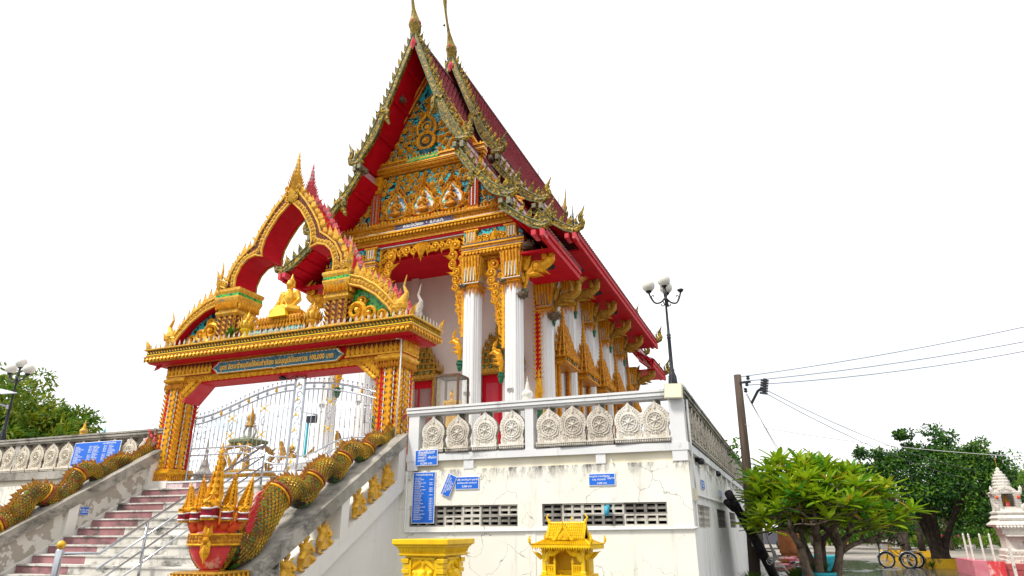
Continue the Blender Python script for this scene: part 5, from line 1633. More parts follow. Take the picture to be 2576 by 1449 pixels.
# ---------------- Buddha image, its throne and the urns (they stand on the gate)
BX, BY = -10.62, 12.02
def buddha_body(q, s=1.0, o=(0, 0, 0), skirt=True):
    """seated figure in the meditation/earth touching pose; local -y is the front, base at z=0, about 1 high"""
    O = Vector(o)
    def V(x, y, z): return O+Vector((x, y, z))*s
    q.ball(V(0, 0, .10), .2*s, 14, 8, (1.95, 1.15, .52))
    q.tube([V(-.30, -.02, .10), V(-.12, -.18, .13), V(.16, -.20, .13), V(.34, -.06, .12)], [.085*s, .095*s, .09*s, .08*s], 9)
    q.tube([V(.30, -.02, .10), V(.12, -.20, .10), V(-.2, -.19, .09), V(-.33, -.06, .08)], [.08*s, .09*s, .085*s, .07*s], 9)
    q.tube([V(0, .02, .12), V(0, .02, .26), V(0, .01, .40), V(0, .01, .52), V(0, .01, .58)], [.15*s, .135*s, .165*s, .15*s, .07*s], 14)
    q.ball(V(-.16, .01, .52), .07*s, 9, 6); q.ball(V(.16, .01, .52), .07*s, 9, 6)
    q.tube([V(-.18, .01, .52), V(-.245, -.0, .36), V(-.20, -.13, .22), V(-.02, -.20, .17)], [.06*s, .052*s, .045*s, .04*s], 8)
    q.tube([V(.18, .01, .52), V(.245, -.0, .36), V(.24, -.13, .22), V(.20, -.24, .12)], [.06*s, .052*s, .045*s, .035*s], 8)
    q.tube([V(0, .01, .56), V(0, 0, .64)], [.055*s, .05*s], 8)
    q.ball(V(0, -.01, .715), .092*s, 12, 9, (.92, 1.0, 1.15))
    q.ball(V(0, .01, .765), .085*s, 10, 7, (1, 1, .8))
    q.ball(V(0, .015, .83), .045*s, 8, 6)
    q.lathe([(.03*s, 0), (.022*s, .05*s), (.004*s, .12*s)], 8, T(V(0, .015, .85)))
    for sg in (-1, 1):
        q.tube([V(sg*.088, 0, .72), V(sg*.092, 0, .66), V(sg*.08, 0, .62)], [.016*s, .018*s, .01*s], 6)
    q.ball(V(0, -.10, .70), .018*s, 6, 4, (.8, 1, 1.6))
    q.tube([V(-.14, -.10, .56), V(-.02, -.155, .40), V(.10, -.16, .22)], [.018*s, .02*s, .02*s], 6)
    q.box(*(O.x-.07*s, O.x+.0*s), O.y-.175*s, O.y-.12*s, O.z+.22*s, O.z+.46*s)
bud = thing('buddha_statue', 'golden seated buddha statue on a lotus throne above the gate beam', 'statue', (BX, BY, 5.9))
q = MB(); buddha_body(q, 1.22, (BX, BY, 6.36)); o = part(q, 'figure', GILT, bud); remesh(o, .016, 2)
q = MB()
q.frus((BX-.24, BX+.30, BY-.42, BY-.30), 6.30, (BX-.10, BX+.12, BY-.30, BY-.2), 6.62); part(q, 'cloth', GOLDY, bud)
q = MB(); q.rings(BX, BY, [(.80, .36, 5.89), (.80, .36, 5.95), (.74, .32, 5.99), (.70, .30, 6.06)]); part(q, 'throne_base', TEALM, bud)
q = MB(); q.rings(BX, BY, [(.70, .30, 6.06), (.64, .27, 6.12), (.60, .26, 6.18), (.66, .29, 6.22), (.68, .30, 6.27), (.60, .26, 6.36)]); part(q, 'throne', GOLDD, bud)
for k in range(15):
    pass
lot = MB(); place(lot, FLS, 0, 0, 0, 1, sx=.9); lm = lot.mesh('lotus_petal', GOLD)
for row, (z, s, hx, hy) in enumerate(((6.03, .16, .70, .31), (6.17, .15, .64, .28), (6.26, .13, .67, .29))):
    for k in range(15):
        inst('lotus_petal', lm, bud, T((BX-hx+2*hx*(k+.5)/15, BY-hy-.01, z)) @ SCL(s*.75, s, s))
    for k in range(6):
        inst('lotus_petal', lm, bud, T((BX+hx+.01, BY-hy+2*hy*(k+.5)/6, z)) @ RZ(pi/2) @ SCL(s*.75, s, s))
q = MB()
for k in range(19): place(q, FLS, BX-.76+k*.085, BY-.37, 5.89, .13, sx=.8)
part(q, 'throne_antefix', anm.materials[0], bud)
URN = [(.16, 0), (.17, .03), (.11, .06), (.09, .12), (.15, .18), (.17, .21), (.14, .24), (.17, .27), (.20, .33), (.19, .38), (.15, .44), (.10, .50), (.05, .56), (.02, .64), (.003, .70)]
for i, xx in enumerate((-.97, .97)):
    u_ = thing('urn', ('golden lidded urn left of the buddha on the gate', 'golden lidded urn right of the buddha on the gate')[i], 'urn', (BX+xx, 11.78, 5.89), 'urns flanking the buddha')
    q = MB(); q.lathe(URN, 14, T((BX+xx, 11.78, 5.89)) @ SCL(.95, .95, 1)); part(q, 'vessel', GOLDY if i == 0 else GOLD, u_, True)
    q = MB()
    for tier, (z, r, s, n) in enumerate(((6.14, .18, .15, 11), (6.22, .17, .15, 10), (6.31, .13, .14, 8), (6.39, .08, .12, 6))):
        for k in range(n):
            a = 2*pi*(k+.5*(tier % 2))/n
            q.add(*FLS, T((BX+xx+r*cos(a), 11.78+r*sin(a), z)) @ RZ(a+pi/2) @ RX(.25) @ SCL(s*.8, s*.7, s))
    part(q, 'petals', GOLDW, u_)

# ================================================================== METAL GATES
GYm = 12.24
def leaf(label, x0, x1, top, mid, seed, side):
    g_ = thing('gate_leaf', label, 'gate', ((x0+x1)/2, GYm, 2.7), 'steel gate leaves')
    zb = 2.70
    n = 44
    def curve(fn, off, r, nm):
        q = MB(); q.tube([(lerp(x0, x1, i/n), GYm, fn(lerp(x0, x1, i/n))+off) for i in range(n+1)], r, 7); return part(q, nm, STEEL, g_, True)
    curve(top, 0, .024, 'top_rail'); curve(top, -.14, .018, 'top_rail')
    curve(mid, 0, .018, 'mid_rail'); curve(mid, -.16, .018, 'mid_rail')
    for z in (zb, zb+.12):
        q = MB(); q.tube([(x0, GYm, z), (x1, GYm, z)], .02, 7); part(q, 'bottom_rail', STEEL, g_, True)
    for x in ((x0,) if side < 0 else (x1,)):
        q = MB(); q.tube([(x, GYm, zb-.04), (x, GYm, top(x)+.01)], .026, 8); part(q, 'stile', STEEL, g_, True)
    bp = .128; k = 0
    nb = int((x1-x0)/bp)
    for i in range(1, nb):
        x = x0+(x1-x0)*i/nb
        q = MB(); q.tube([(x, GYm, mid(x)), (x, GYm, top(x)-.14)], .0085, 5)
        zz_ = mid(x)+(top(x)-.14-mid(x))*(.25 if i % 3 == 0 else .62 if i % 3 == 1 else .45)
        q.ball((x, GYm, zz_), .022, 6, 5); 
        part(q, 'upright_bar', STEEL, g_, True)
        q = MB(); q.tube([(x, GYm, top(x)), (x, GYm, top(x)+.085)], .006, 5); q.ball((x, GYm, top(x)+.10), .020, 7, 5); part(q, 'spike', STEEL, g_, True)
        q = MB(); q.tube([(x, GYm, zb+.12), (x, GYm, mid(x)-.16)], .0085, 5); q.ball((x, GYm, lerp(zb+.12, mid(x)-.16, .72)), .02, 6, 5); part(q, 'lower_bar', STEEL, g_, True)
        if i % 2 == 0:
            q = MB(); z = mid(x)-.08; q.tube([(x+.052*cos(2*pi*j/14), GYm, z+.052*sin(2*pi*j/14)) for j in range(15)], .009, 5, cap=False); part(q, 'ring', STEEL, g_, True)
            q = MB(); q.lathe([(.004, -.05), (.03, -.03), (.034, 0), (.02, .04), (.03, .055)], 8, T((x, GYm, top(x)-.07))); part(q, 'bud_ornament', GILT if (i//2) % 3 == 0 else STEEL, g_, True)
    for fx in seed:
        for fz in (.30, .78):
            x = lerp(x0, x1, fx); z = lerp(mid(x), top(x)-.14, fz)
            q = MB()
            for sx_ in (-1, 1):
                for sz_ in (-1, 1):
                    q.tube([(x+sx_*.01, GYm-.01, z), (x+sx_*.05, GYm-.01, z+sz_*.03), (x+sx_*.09, GYm-.01, z+sz_*.08), (x+sx_*.12, GYm-.01, z+sz_*.06), (x+sx_*.105, GYm-.01, z+sz_*.04)], .009, 5)
            q.ball((x, GYm-.01, z), .03, 7, 5); part(q, 'scroll_ornament', GOLDY, g_, True)
        x = lerp(x0, x1, fx); z = lerp(mid(x), top(x)-.14, .54)
        q = MB()
        for sx_ in (-1, 1):
            q.tube([(x, GYm-.01, z-.10), (x+sx_*.045, GYm-.01, z-.03), (x+sx_*.045, GYm-.01, z+.03), (x, GYm-.01, z+.10)], .009, 5)
        part(q, 'spindle_ornament', STEEL, g_, True)
    # lyre panel by the hinge
    xl = x0+.28 if side < 0 else x1-.28
    q = MB(); z0_ = lerp(mid(xl), top(xl), .30); z1_ = lerp(mid(xl), top(xl), .68)
    for sx_ in (-1, 1):
        q.tube([(xl+sx_*.13, GYm-.012, z0_), (xl+sx_*.13, GYm-.012, z0_+.18), (xl+sx_*.04, GYm-.012, (z0_+z1_)/2), (xl+sx_*.13, GYm-.012, z1_-.18), (xl+sx_*.13, GYm-.012, z1_)], .010, 5)
    for z in (z0_, z1_): q.tube([(xl-.15, GYm-.012, z), (xl+.15, GYm-.012, z)], .010, 5)
    part(q, 'lyre_panel', STEEL, g_, True)
    return g_
def topL(x):
    t = (x+13.28)/2.88; return 4.16+.62*(.5-.5*cos(pi*min(1, t)))**.85
def midL(x):
    t = min(1, max(0, (x+11.7)/1.1)); return 3.43-.29*(.5-.5*cos(pi*t))
def topR(x):
    t = max(0, (x+9.98)/2.03); return 4.78-.40*t**1.7
def midR(x):
    t = min(1, max(0, (x+10.0)/1.3)); return 3.13+.34*(.5-.5*cos(pi*t))
leaf('left leaf of the stainless steel gate rising towards the middle', -13.28, -10.34, topL, midL, (.72, .40), -1)
gr = leaf('right leaf of the stainless steel gate with a tall scrolled stile', -10.06, -7.95, topR, midR, (.36,), 1)
q = MB()
q.tube(smoothpath([(-10.34, GYm, 2.66), (-10.34, GYm, 4.82), (-10.30, GYm, 4.90), (-10.2, GYm, 4.93), (-10.10, GYm, 4.90), (-10.06, GYm, 4.82), (-10.06, GYm, 2.66)], 5), .026, 8)
part(q, 'tall_stile', STEEL, gr, True)
for k in range(11):
    q = MB(); z = 2.95+k*.175; sx_ = 1 if k % 2 else -1
    q.tube([(-10.2+sx_*.09*cos(j/12*5.2)*(1-.05*j), GYm, z+.09*sin(j/12*5.2)*(1-.05*j)) for j in range(13)], .010, 5)
    part(q, 'stile_scroll', STEEL, gr, True)
    if k % 2 == 0:
        q = MB(); place(q, FLS, -10.2+sx_*.03, GYm-.01, z+.05, .09); place(q, FLS, -10.2+sx_*.03, GYm-.01, z+.05, .06, rot=1.6); place(q, FLS, -10.2+sx_*.03, GYm-.01, z+.05, .06, rot=-1.6); part(q, 'gold_leaf', GOLDY, gr)
# ================================================================== TEMPLE HALL
TX = -10.55
YC = 18.2           # front column row
YB = 16.9           # front bargeboard plane
YB2 = 19.85         # second, higher gable
temple = thing('temple_hall', 'tall thai temple hall with tiered red roof and golden gables', 'temple', (TX, 26, ZF))
FT = [[(0, 18.80), (.50, 17.42), (1.05, 15.95), (1.55, 14.85), (2.12, 13.80)],
      [(1.95, 13.40), (2.55, 12.50), (3.15, 11.85), (3.78, 11.38)],
      [(3.50, 11.08), (4.20, 10.48), (4.85, 10.10)]]
MT = [[(x, z+1.18) for x, z in FT[0]], [(1.98, 14.55), (2.60, 13.72), (3.20, 13.05), (3.82, 12.60)], [(3.55, 12.25), (4.30, 11.65), (5.0, 11.22)]]
RT = [[(x, z-.05) for x, z in t] for t in FT]
def vprism(mb, poly, z0, z1):
    n = len(poly)
    mb.add([(x, y, z0) for x, y in poly]+[(x, y, z1) for x, y in poly], [tuple(range(n-1, -1, -1)), tuple(range(n, 2*n))]+[(i, (i+1) % n, (i+1) % n+n, i+n) for i in range(n)])
def redent(xc, yc, h, s=.3):
    a, b_ = h, h*(1-s); c = h*(1-2*s)
    q = [(a, -c), (a, c), (b_, c), (b_, b_), (c, b_), (c, a), (-c, a), (-c, b_), (-b_, b_), (-b_, c), (-a, c), (-a, -c), (-b_, -c), (-b_, -b_), (-c, -b_), (-c, -a), (c, -a), (c, -b_), (b_, -b_), (b_, -c)]
    return [(xc+x, yc+y) for x, y in q]
def offs(P, d):
    out = []
    for i, (x, z) in enumerate(P):
        a = P[max(0, i-1)]; c = P[min(len(P)-1, i+1)]
        tx, tz = c[0]-a[0], c[1]-a[1]; l = sqrt(tx*tx+tz*tz)
        out.append((x-tz/l*d, z+tx/l*d))
    return out
def smooth2(P, n=5):
    return [(v.x, v.z) for v in smoothpath([(x, 0, z) for x, z in P], n)]
# -------- base
q = MB(); q.rings(TX, 27.0, [(4.3, 9.9, ZF), (4.3, 9.9, ZF+.25), (4.1, 9.7, ZF+.32), (4.0, 9.6, 3.45), (4.15, 9.75, 3.55), (4.15, 9.75, 3.70)]); part(q, 'plinth', WHITE, temple)
# -------- columns
CAPZ0, CAPZ1 = 8.84, 9.95
def capital(c, xc, yc, z0, z1, h=.27):
    q = MB()
    q.rings(xc, yc, [(h+.02, h+.02, z0+.0), (h+.06, h+.06, z0+.05), (h+.0, h+.0, z0+.09), (h+.05, h+.05, z0+.16), (h+.05, h+.05, z0+.20)])
    q.rings(xc, yc, [(h-.02, h-.02, z0+.20), (h+.02, h+.02, z0+.5), (h+.09, h+.09, z1-.06), (h+.11, h+.11, z1)])
    part(q, 'capital', GOLDD, c)
    q = MB()
    for fc in (0, pi/2, -pi/2):
        for k in range(5):
            M = T((xc, yc, 0)) @ RZ(fc)
            x = -h+.10*(h/.25)*k+.05
            q.tube([(x, -h+.02, z0+.20), (x, -h-.03, z0+.55), (x, -h-.09, z1-.03)], [.035, .045, .05], 5, M=M)
            q.add(*FLS, M @ T((x, -h-.05, z1-.30)) @ SCL(.10, .10, .26))
    part(q, 'capital_rib', GOLD, c)
    q = MB()
    for fc in (0, pi/2, -pi/2):
        M = T((xc, yc, 0)) @ RZ(fc)
        for k in range(4):
            x = -h+.10*(h/.25)*k+.10
            q.box(x-.016, x+.016, -h-.05, -h-.01, z0+.25, z0+.75, M)
    q.rings(xc, yc, [(h+.055, h+.055, z0+.165), (h+.055, h+.055, z0+.19)])
    part(q, 'mirror_line', MIRROR, c)
    q = MB()
    for fc in (0, pi/2, -pi/2):
        M = T((xc, yc, 0)) @ RZ(fc)
        for k in range(5):
            x = -h+2*h*(k+.5)/5
            q.add(FLS[0], FLS[1], M @ T((x, -h-.0, z0+.04)) @ RY(pi) @ SCL(.13, .12, .34 if k % 2 == 0 else .24))
    part(q, 'hanging_petal', mat('petal_orange', (.50, .12, .02), (.68, .30, .03), .4, .1, 9) if 'petal_orange' not in MATS else MATS['petal_orange'], c)
def column(xc, yc, z0, zc0, zc1, h=.25):
    c = link('column', None, temple, (xc, yc, z0))
    q = MB(); vprism(q, redent(xc, yc, h, .2), z0, zc0+.02); q.rings(xc, yc, [(h+.08, h+.08, z0), (h+.08, h+.08, z0+.12), (h+.03, h+.03, z0+.2)])
    for fc in (0, pi/2):
        M = T((xc, yc, 0)) @ RZ(fc)
        for x in (-.10, 0, .10): q.box(x-.02, x+.02, -h-.012, -h+.01, z0+.3, zc0-.1, M)
    part(q, 'shaft', WHITE, c)
    capital(c, xc, yc, zc0, zc1)
    return c
FC = (-3.38, -1.95, 1.95, 3.38)
for dx in FC:
    c = column(TX+dx, YC, 3.70, CAPZ0, CAPZ1)
    q = MB(); M = T((TX+dx-.04, YC-.275, 5.46)); q.box(-.10, .10, -.004, .01, -.055, .055, M)
    pl_ = part(q, 'plaque', mat('plaque_grey_metal', (.42, .42, .42), None, .4) if 'plaque_grey_metal' not in MATS else MATS['plaque_grey_metal'], c)
    text('lettering', 'เจ้าภาพเสา\n20,000 บาท', .038, M @ T((0, -.006, 0)) @ UPRIGHT, IRON, c, ext=.001)
NY = [21.15, 23.95, 26.8, 29.75, 32.7]
for sg in (-1, 1):
    for i, y in enumerate(NY):
        column(TX+sg*3.42, y, 3.70, CAPZ0-.05 if i == 0 else 9.80, 9.85 if i == 0 else 10.95, .24)
    column(TX+sg*3.42, 35.7, 3.70, 8.8, 9.9, .24)
# -------- walls
q = MB()
for sg in (-1, 1):
    x0, x1 = sorted((TX+sg*3.05, TX+sg*3.25))
    q.box(x0, x1, 21.25, 36.0, 3.70, 11.0)
part(q, 'side_wall', WHITE, temple)
q = MB(); q.box(TX-3.05, TX+3.05, 21.25, 21.45, 3.70, 11.6); part(q, 'porch_wall', CREAMW, temple)
q = MB(); q.box(TX-3.05, TX+3.05, 35.8, 36.0, 3.7, 11.6); part(q, 'rear_wall', WHITE, temple)
q = MB(); q.box(TX-3.3, TX+3.3, YC+.3, 21.25, 10.88, 10.94); part(q, 'porch_ceiling', RED, temple)
q = MB(); q.box(TX-2.2, TX+2.2, YC+.16, YC+.30, 10.45, 10.88); part(q, 'porch_beam', RED, temple)
q = MB()
for sg in (-1, 1):
    x0, x1 = sorted((TX+sg*1.80, TX+sg*2.1)); q.box(x0, x1, 21.05, 21.25, 3.7, 10.86)
part(q, 'porch_pilaster', CREAMW, temple)
# -------- entablature of the front
def band(x0, x1, y, zs, nm='cornice', ret=None):
    """zs: list of (z0, z1, projection, material)"""
    for z0, z1, pj, m_ in zs:
        q = MB(); q.box(x0-pj*.6, x1+pj*.6, y-pj, y+.10, z0, z1); part(q, nm, m_, temple)
LOWC = [(10.93, 11.00, .06, RED), (11.0, 11.04, .10, GOLDD), (11.04, 11.12, .08, GOLDD), (11.122, 11.20, .12, GOLD), (11.202, 11.30, .16, GOLDD), (11.302, 11.36, .24, GOLD), (11.362, 11.40, .20, MIRROR), (11.402, 11.58, .18, GOLDD), (11.582, 11.66, .24, GOLD), (11.662, 11.70, .20, GOLDD)]
band(TX-3.62, TX+3.62, YC-.12, LOWC)
UPC = [(13.74, 13.82, .08, GOLDD), (13.822, 13.92, .16, GOLD), (13.922, 13.97, .20, GOLDD), (13.972, 14.02, .22, GOLD), (14.022, 14.06, .18, MIRROR), (14.062, 14.16, .16, GOLDD), (14.162, 14.22, .20, GOLD)]
band(TX-2.28, TX+2.28, YC-.10, UPC)
for sg in (-1, 1):
    x0, x1 = sorted((TX+sg*1.66, TX+sg*3.75))
    for z0, z1, pj, m_ in [(9.955, 10.02, .26, GOLDD), (10.022, 10.10, .32, GOLD), (10.102, 10.15, .36, GOLD), (10.152, 10.20, .33, NAVYM), (10.202, 10.28, .33, GOLDD), (10.282, 10.34, .37, GOLD), (10.342, 10.40, .33, NAVYM)]:
        q = MB(); q.box(x0, x1+ (pj*.3 if sg > 0 else 0), YC-pj, YC+.2, z0, z1)
        xs = sorted((TX+sg*3.2, TX+sg*(3.45+pj))); q.box(xs[0], xs[1], YC+.2, 21.3, z0, z1)
        part(q, 'side_cornice', m_, temple)
    q = MB(); q.box(x0, x1, YC-.16, YC-.06, 10.40, 10.95)
    xs = sorted((TX+sg*3.55, TX+sg*3.66)); q.box(xs[0], xs[1], YC-.06, 21.2, 10.40, 10.95); part(q, 'teal_panel', TEALM, temple)
    q = MB()
    for k in range(9):
        x = TX+sg*(2.25+.145*k)
        place(q, SPI, x, YC-.17, 10.45+.05*(k % 2), .26, sx=1 if k % 2 else -1); place(q, FL, x, YC-.18, 10.45, .30, rot=.5-(k % 3)*.5)
    place(q, FLS, TX+sg*2.8, YC-.22, 10.45, .46); q.add(*ROS, T((TX+sg*2.8, YC-.2, 10.66)) @ SCL(.14))
    part(q, 'panel_relief', GOLD, temple)
    for xo in (1.95, 3.38):     # blocks carrying the cornice above the columns
        q = MB(); q.rings(TX+sg*xo, YC-.12, [(.25, .14, 10.405), (.25, .14, 10.44), (.20, .10, 10.48), (.20, .10, 10.84), (.26, .15, 10.88), (.26, .15, 10.925)])
        for k in range(4): q.tube([(TX+sg*xo-.15+.10*k, YC-.23, 10.46), (TX+sg*xo-.15+.10*k, YC-.25, 10.9)], .035, 5)
        part(q, 'column_block', GOLD, temple)
        q = MB()
        for k in range(3): q.box(TX+sg*xo-.115+.10*k, TX+sg*xo-.085+.10*k, YC-.255, YC-.23, 10.50, 10.84)
        part(q, 'mirror_line', MIRROR, temple)
# leaf rows under and over the bands
tl = tplmesh('cornice_leaf', PET, GOLD); tl2 = tplmesh('cornice_flame', FLS, GOLD)
for i in range(56):
    x = TX-3.7+7.4*(i+.5)/56
    inst('cornice_leaf', tl, temple, T((x, YC-.30, 11.30)) @ SCL(.115, .10, .14))
    inst('cornice_flame', tl2, temple, T((x, YC-.31, 11.70)) @ SCL(.11, .06, .13))
for i in range(36):
    x = TX-2.3+4.6*(i+.5)/36
    inst('cornice_leaf', tl, temple, T((x, YC-.22, 13.93)) @ SCL(.11, .10, .14))
    inst('cornice_flame', tl2, temple, T((x, YC-.24, 14.22)) @ SCL(.11, .06, .13))
for sg in (-1, 1):
    for i in range(17):
        x = TX+sg*(1.72+.125*i)
        inst('cornice_leaf', tl, temple, T((x, YC-.33, 10.10)) @ SCL(.11, .10, .14))
        inst('cornice_flame', tl2, temple, T((x, YC-.34, 10.40)) @ SCL(.11, .06, .12))
    for i in range(22):
        y = YC-.2+.14*i
        inst('cornice_leaf', tl, temple, T((TX+sg*3.79, y, 10.10)) @ RZ(sg*pi/2) @ SCL(.12, .10, .14))
        inst('cornice_flame', tl2, temple, T((TX+sg*3.80, y, 10.40)) @ RZ(sg*pi/2) @ SCL(.12, .06, .12))
for z, y_, hx in ((11.16, YC-.25, 3.66), (11.49, YC-.30, 3.68), (11.62, YC-.37, 3.7), (13.85, YC-.27, 2.35), (14.11, YC-.26, 2.3)):
    q = MB(); hstrip(q, TX-hx, TX+hx, y_, z, .07, kind=3, step=.06); part(q, 'scroll_band', GOLDD, temple)
q = MB(); q.box(TX-.98, TX+1.30, YC-.315, YC-.28, 11.405, 11.578); part(q, 'navy_panel', NAVYM, temple)
text('lettering', 'คณะไหว้พระ  •  ช.ส.น.ก.', .17, T((TX+.15, YC-.318, 11.49)) @ UPRIGHT, SIGNW, temple, ext=.008, bold=.004)
q = MB(); q.box(TX-.62, TX+.62, YC-.33, YC-.28, 14.03, 14.20); gp = part(q, 'green_plate', GREENM, temple)
text('lettering', 'คุณบุญมี เพชรมงคล ๑๒๐๐๐๐ บาท', .098, T((TX, YC-.332, 14.115)) @ UPRIGHT, MATS['letter_gold'], gp, ext=.006, bold=.002)
# -------- gable panels
YP = YC-.05
q = MB(); q.prism([(TX-1.98, 14.22), (TX+1.98, 14.22), (TX, 17.75)], YP, YP+.12); part(q, 'upper_panel', TEALM, temple)
q = MB(); q.box(TX-1.80, TX+1.80, YP, YP+.12, 11.70, 13.74); part(q, 'middle_panel', TEALM, temple)
for sg in (-1, 1):
    pl = [(TX+sg*2.14, 11.70), (TX+sg*3.62, 11.70), (TX+sg*3.2, 11.95), (TX+sg*2.6, 12.60), (TX+sg*2.14, 13.25)]
    if sg < 0: pl = pl[::-1]
    q = MB(); q.prism(pl, YP, YP+.12); part(q, 'outer_panel', TEALM, temple)
    # pilaster
    q = MB(); q.box(TX+sg*1.97-.17, TX+sg*1.97+.17, YP-.10, YP+.1, 11.70, 13.74)
    part(q, 'pilaster', RED, temple)
    q = MB()
    for dx, w_ in ((-.13, .08), (.0, .10), (.13, .08)):
        strip(q, TX+sg*1.97+dx, YP-.11, 11.85, 13.05, w_*1.3)
    q.rings(TX+sg*1.97, YP-.03, [(.20, .12, 11.70), (.20, .12, 11.82)]); q.rings(TX+sg*1.97, YP-.03, [(.17, .09, 13.1), (.22, .14, 13.18), (.19, .1, 13.22), (.25, .17, 13.70), (.25, .17, 13.74)])
    for k in range(5): q.tube([(TX+sg*1.97-.16+.08*k, YP-.12, 13.25), (TX+sg*1.97-.18+.09*k, YP-.19, 13.68)], .03, 5)
    part(q, 'pilaster_carving', GOLD, temple)
    q = MB()
    for dx in (-.065, .065): q.box(TX+sg*1.97+dx-.014, TX+sg*1.97+dx+.014, YP-.135, YP-.10, 11.9, 13.05)
    part(q, 'mirror_line', MIRROR, temple)
    # raking frames
    for (a, c_, w1) in (((2.02, 14.22), (.02, 17.80), .26),):
        q = MB(); P1 = [(a[0]+.10, a[1]), (c_[0]+.0, c_[1]+.22), (c_[0]-.0, c_[1]-.12), (a[0]-.12, a[1])]
        pl = [(TX+sg*x, z) for x, z in P1]
        if sg < 0: pl = pl[::-1]
        q.prism(pl, YP-.10, YP+.05); part(q, 'raking_frame', GOLDD, temple)
        for off, m_, yy, r in ((.115, GOLD, YP-.11, .03), (-.10, GOLD, YP-.11, .028), (.02, RED, YP-.115, .018), (-.055, RED, YP-.115, .014)):
            q = MB(); q.tube([(TX+sg*(a[0]+off), yy, a[1]), (TX+sg*(c_[0]+off*.3), yy, c_[1]+off*1.1)], r, 5); part(q, 'raking_line', m_, temple)
        q = MB()
        for k in range(46):
            t = (k+.5)/46; x = lerp(a[0], c_[0], t)+.065*(1-t*.6); z = lerp(a[1], c_[1], t)+.06*t
            q.add(*ROS, T((TX+sg*x, YP-.11, z)) @ SCL(.045))
        part(q, 'raking_carving', GOLD, temple)
    q = MB(); P = [(3.72, 11.72), (3.22, 12.02), (2.62, 12.68), (2.12, 13.38)]
    for o_, r in ((0, .05), (.10, .035), (-.09, .03)): q.tube([(TX+sg*(x+o_), YP-.08, z+o_*.6) for x, z in P], r, 5)
    for k in range(24):
        p, tg = path_at([(x+.04, 0, z+.04) for x, z in P], (k+.5)/24); q.add(*ROS, T((TX+sg*p.x, YP-.10, p.z)) @ SCL(.06))
    part(q, 'raking_frame', GOLDD, temple)
# rosettes and leaves of the reliefs
ROSM = tplmesh('rosette', ROS, GOLD)
def rosettes(pts, rel_y, s):
    q = MB()
    for (x, z) in pts:
        sc_ = s*random.uniform(.88, 1.12)
        inst('rosette', ROSM, temple, T((TX+x, rel_y-.02, z)) @ RY(random.uniform(0, 1)) @ SCL(sc_, sc_*1.5, sc_))
        for k in range(6):
            a = random.uniform(0, 2*pi); d = s*random.uniform(.85, 1.25)
            M = T((TX+x+d*cos(a), rel_y-.0, z+d*sin(a))) @ RY(-(a-pi/2)+random.uniform(-.6, .6)) @ SCL(s*1.1*random.choice((-1, 1)), s*.9, s*1.35)
            q.add(FLC[0], FLC[1] if M.determinant() > 0 else [f[::-1] for f in FLC[1]], M)
        a = random.uniform(0, 2*pi)
        q.tube([(TX+x, rel_y-.01, z), (TX+x+s*cos(a), rel_y-.03, z+s*sin(a)), (TX+x+1.7*s*cos(a+.6), rel_y-.02, z+1.7*s*sin(a+.6))], s*.13, 5)
    part(q, 'leaf_relief', GOLD, temple, False, 'stuff')
pts = []
z = 14.42
r_ = 0
while z < 17.0:
    hw = 1.98*(17.75-z)/3.53-.26
    n = max(1, int(2*hw/.31))
    for k in range(n):
        x = (0 if n == 1 else -hw+2*hw*k/(n-1))+random.uniform(-.04, .04)
        if abs(x) < .43 and 14.3 < z < 15.98: continue
        pts.append((x, z+random.uniform(-.04, .04)))
    z += .29; r_ += 1
rosettes(pts, YP-.01, .125)
pts = []
for j, z in enumerate((11.86, 12.75, 13.08, 13.36, 13.60)):
    n = 12 if j == 0 else 11
    for k in range(n):
        x = -1.66+3.32*k/(n-1)+(.12 if j % 2 else 0)
        if abs(x) > 1.7: continue
        if j in (1, 2, 3) and min(abs(x-c_) for c_ in (-1.1, 0, 1.1)) < (.36, .22, .12)[j-1]: continue
        pts.append((x+random.uniform(-.03, .03), z+random.uniform(-.03, .03)))
for z in (12.1, 12.42):
    for x in (-1.66, -.55, .55, 1.66): pts.append((x, z))
rosettes(pts, YP-.01, .12)
for sg in (-1, 1):
    rosettes([(sg*2.4, 11.95), (sg*2.75, 11.92), (sg*3.1, 11.88), (sg*2.35, 12.35), (sg*2.65, 12.25), (sg*2.32, 12.75)], YP-.01, .13)
# emblem: fan wheel and halo roundel
q = MB()
for r, th in ((.36, .035), (.29, .02), (.12, .03)):
    q.tube([(TX+r*cos(2*pi*k/28), YP-.10, 14.93+r*sin(2*pi*k/28)) for k in range(29)], th, 6, cap=False)
for k in range(28):
    a = 2*pi*k/28; q.add(*FLS, T((TX+.27*cos(a), YP-.10, 14.93+.27*sin(a))) @ RY(-(a-pi/2)) @ SCL(.10, .10, .16)); q.ball((TX+.395*cos(a), YP-.09, 14.93+.395*sin(a)), .035, 5, 4)
q.ball((TX, YP-.12, 14.93), .10, 9, 6)
part(q, 'wheel_emblem', GOLD, temple)
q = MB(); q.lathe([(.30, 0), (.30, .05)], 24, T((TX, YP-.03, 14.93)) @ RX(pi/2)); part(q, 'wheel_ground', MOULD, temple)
q = MB()
q.tube([(TX+.19*cos(2*pi*k/24), YP-.10, 15.53+.19*sin(2*pi*k/24)) for k in range(25)], .03, 6, cap=False)
q.lathe([(.12, 0), (.10, .03), (.04, .05)], 14, T((TX, YP-.06, 15.53)) @ RX(pi/2))
for sg in (-1, 1):
    q.tube(smoothpath([(TX+sg*.20, YP-.09, 15.12), (TX+sg*.36, YP-.09, 15.30), (TX+sg*.37, YP-.09, 15.58), (TX+sg*.26, YP-.09, 15.80), (TX+sg*.10, YP-.09, 15.92), (TX, YP-.09, 16.15)], 4), .055, 6)
    for k in range(7): place(q, FLC, TX+sg*(.34-.04*k), YP-.10, 15.25+.10*k, .20, rot=-sg*(.9-.1*k), sx=sg)
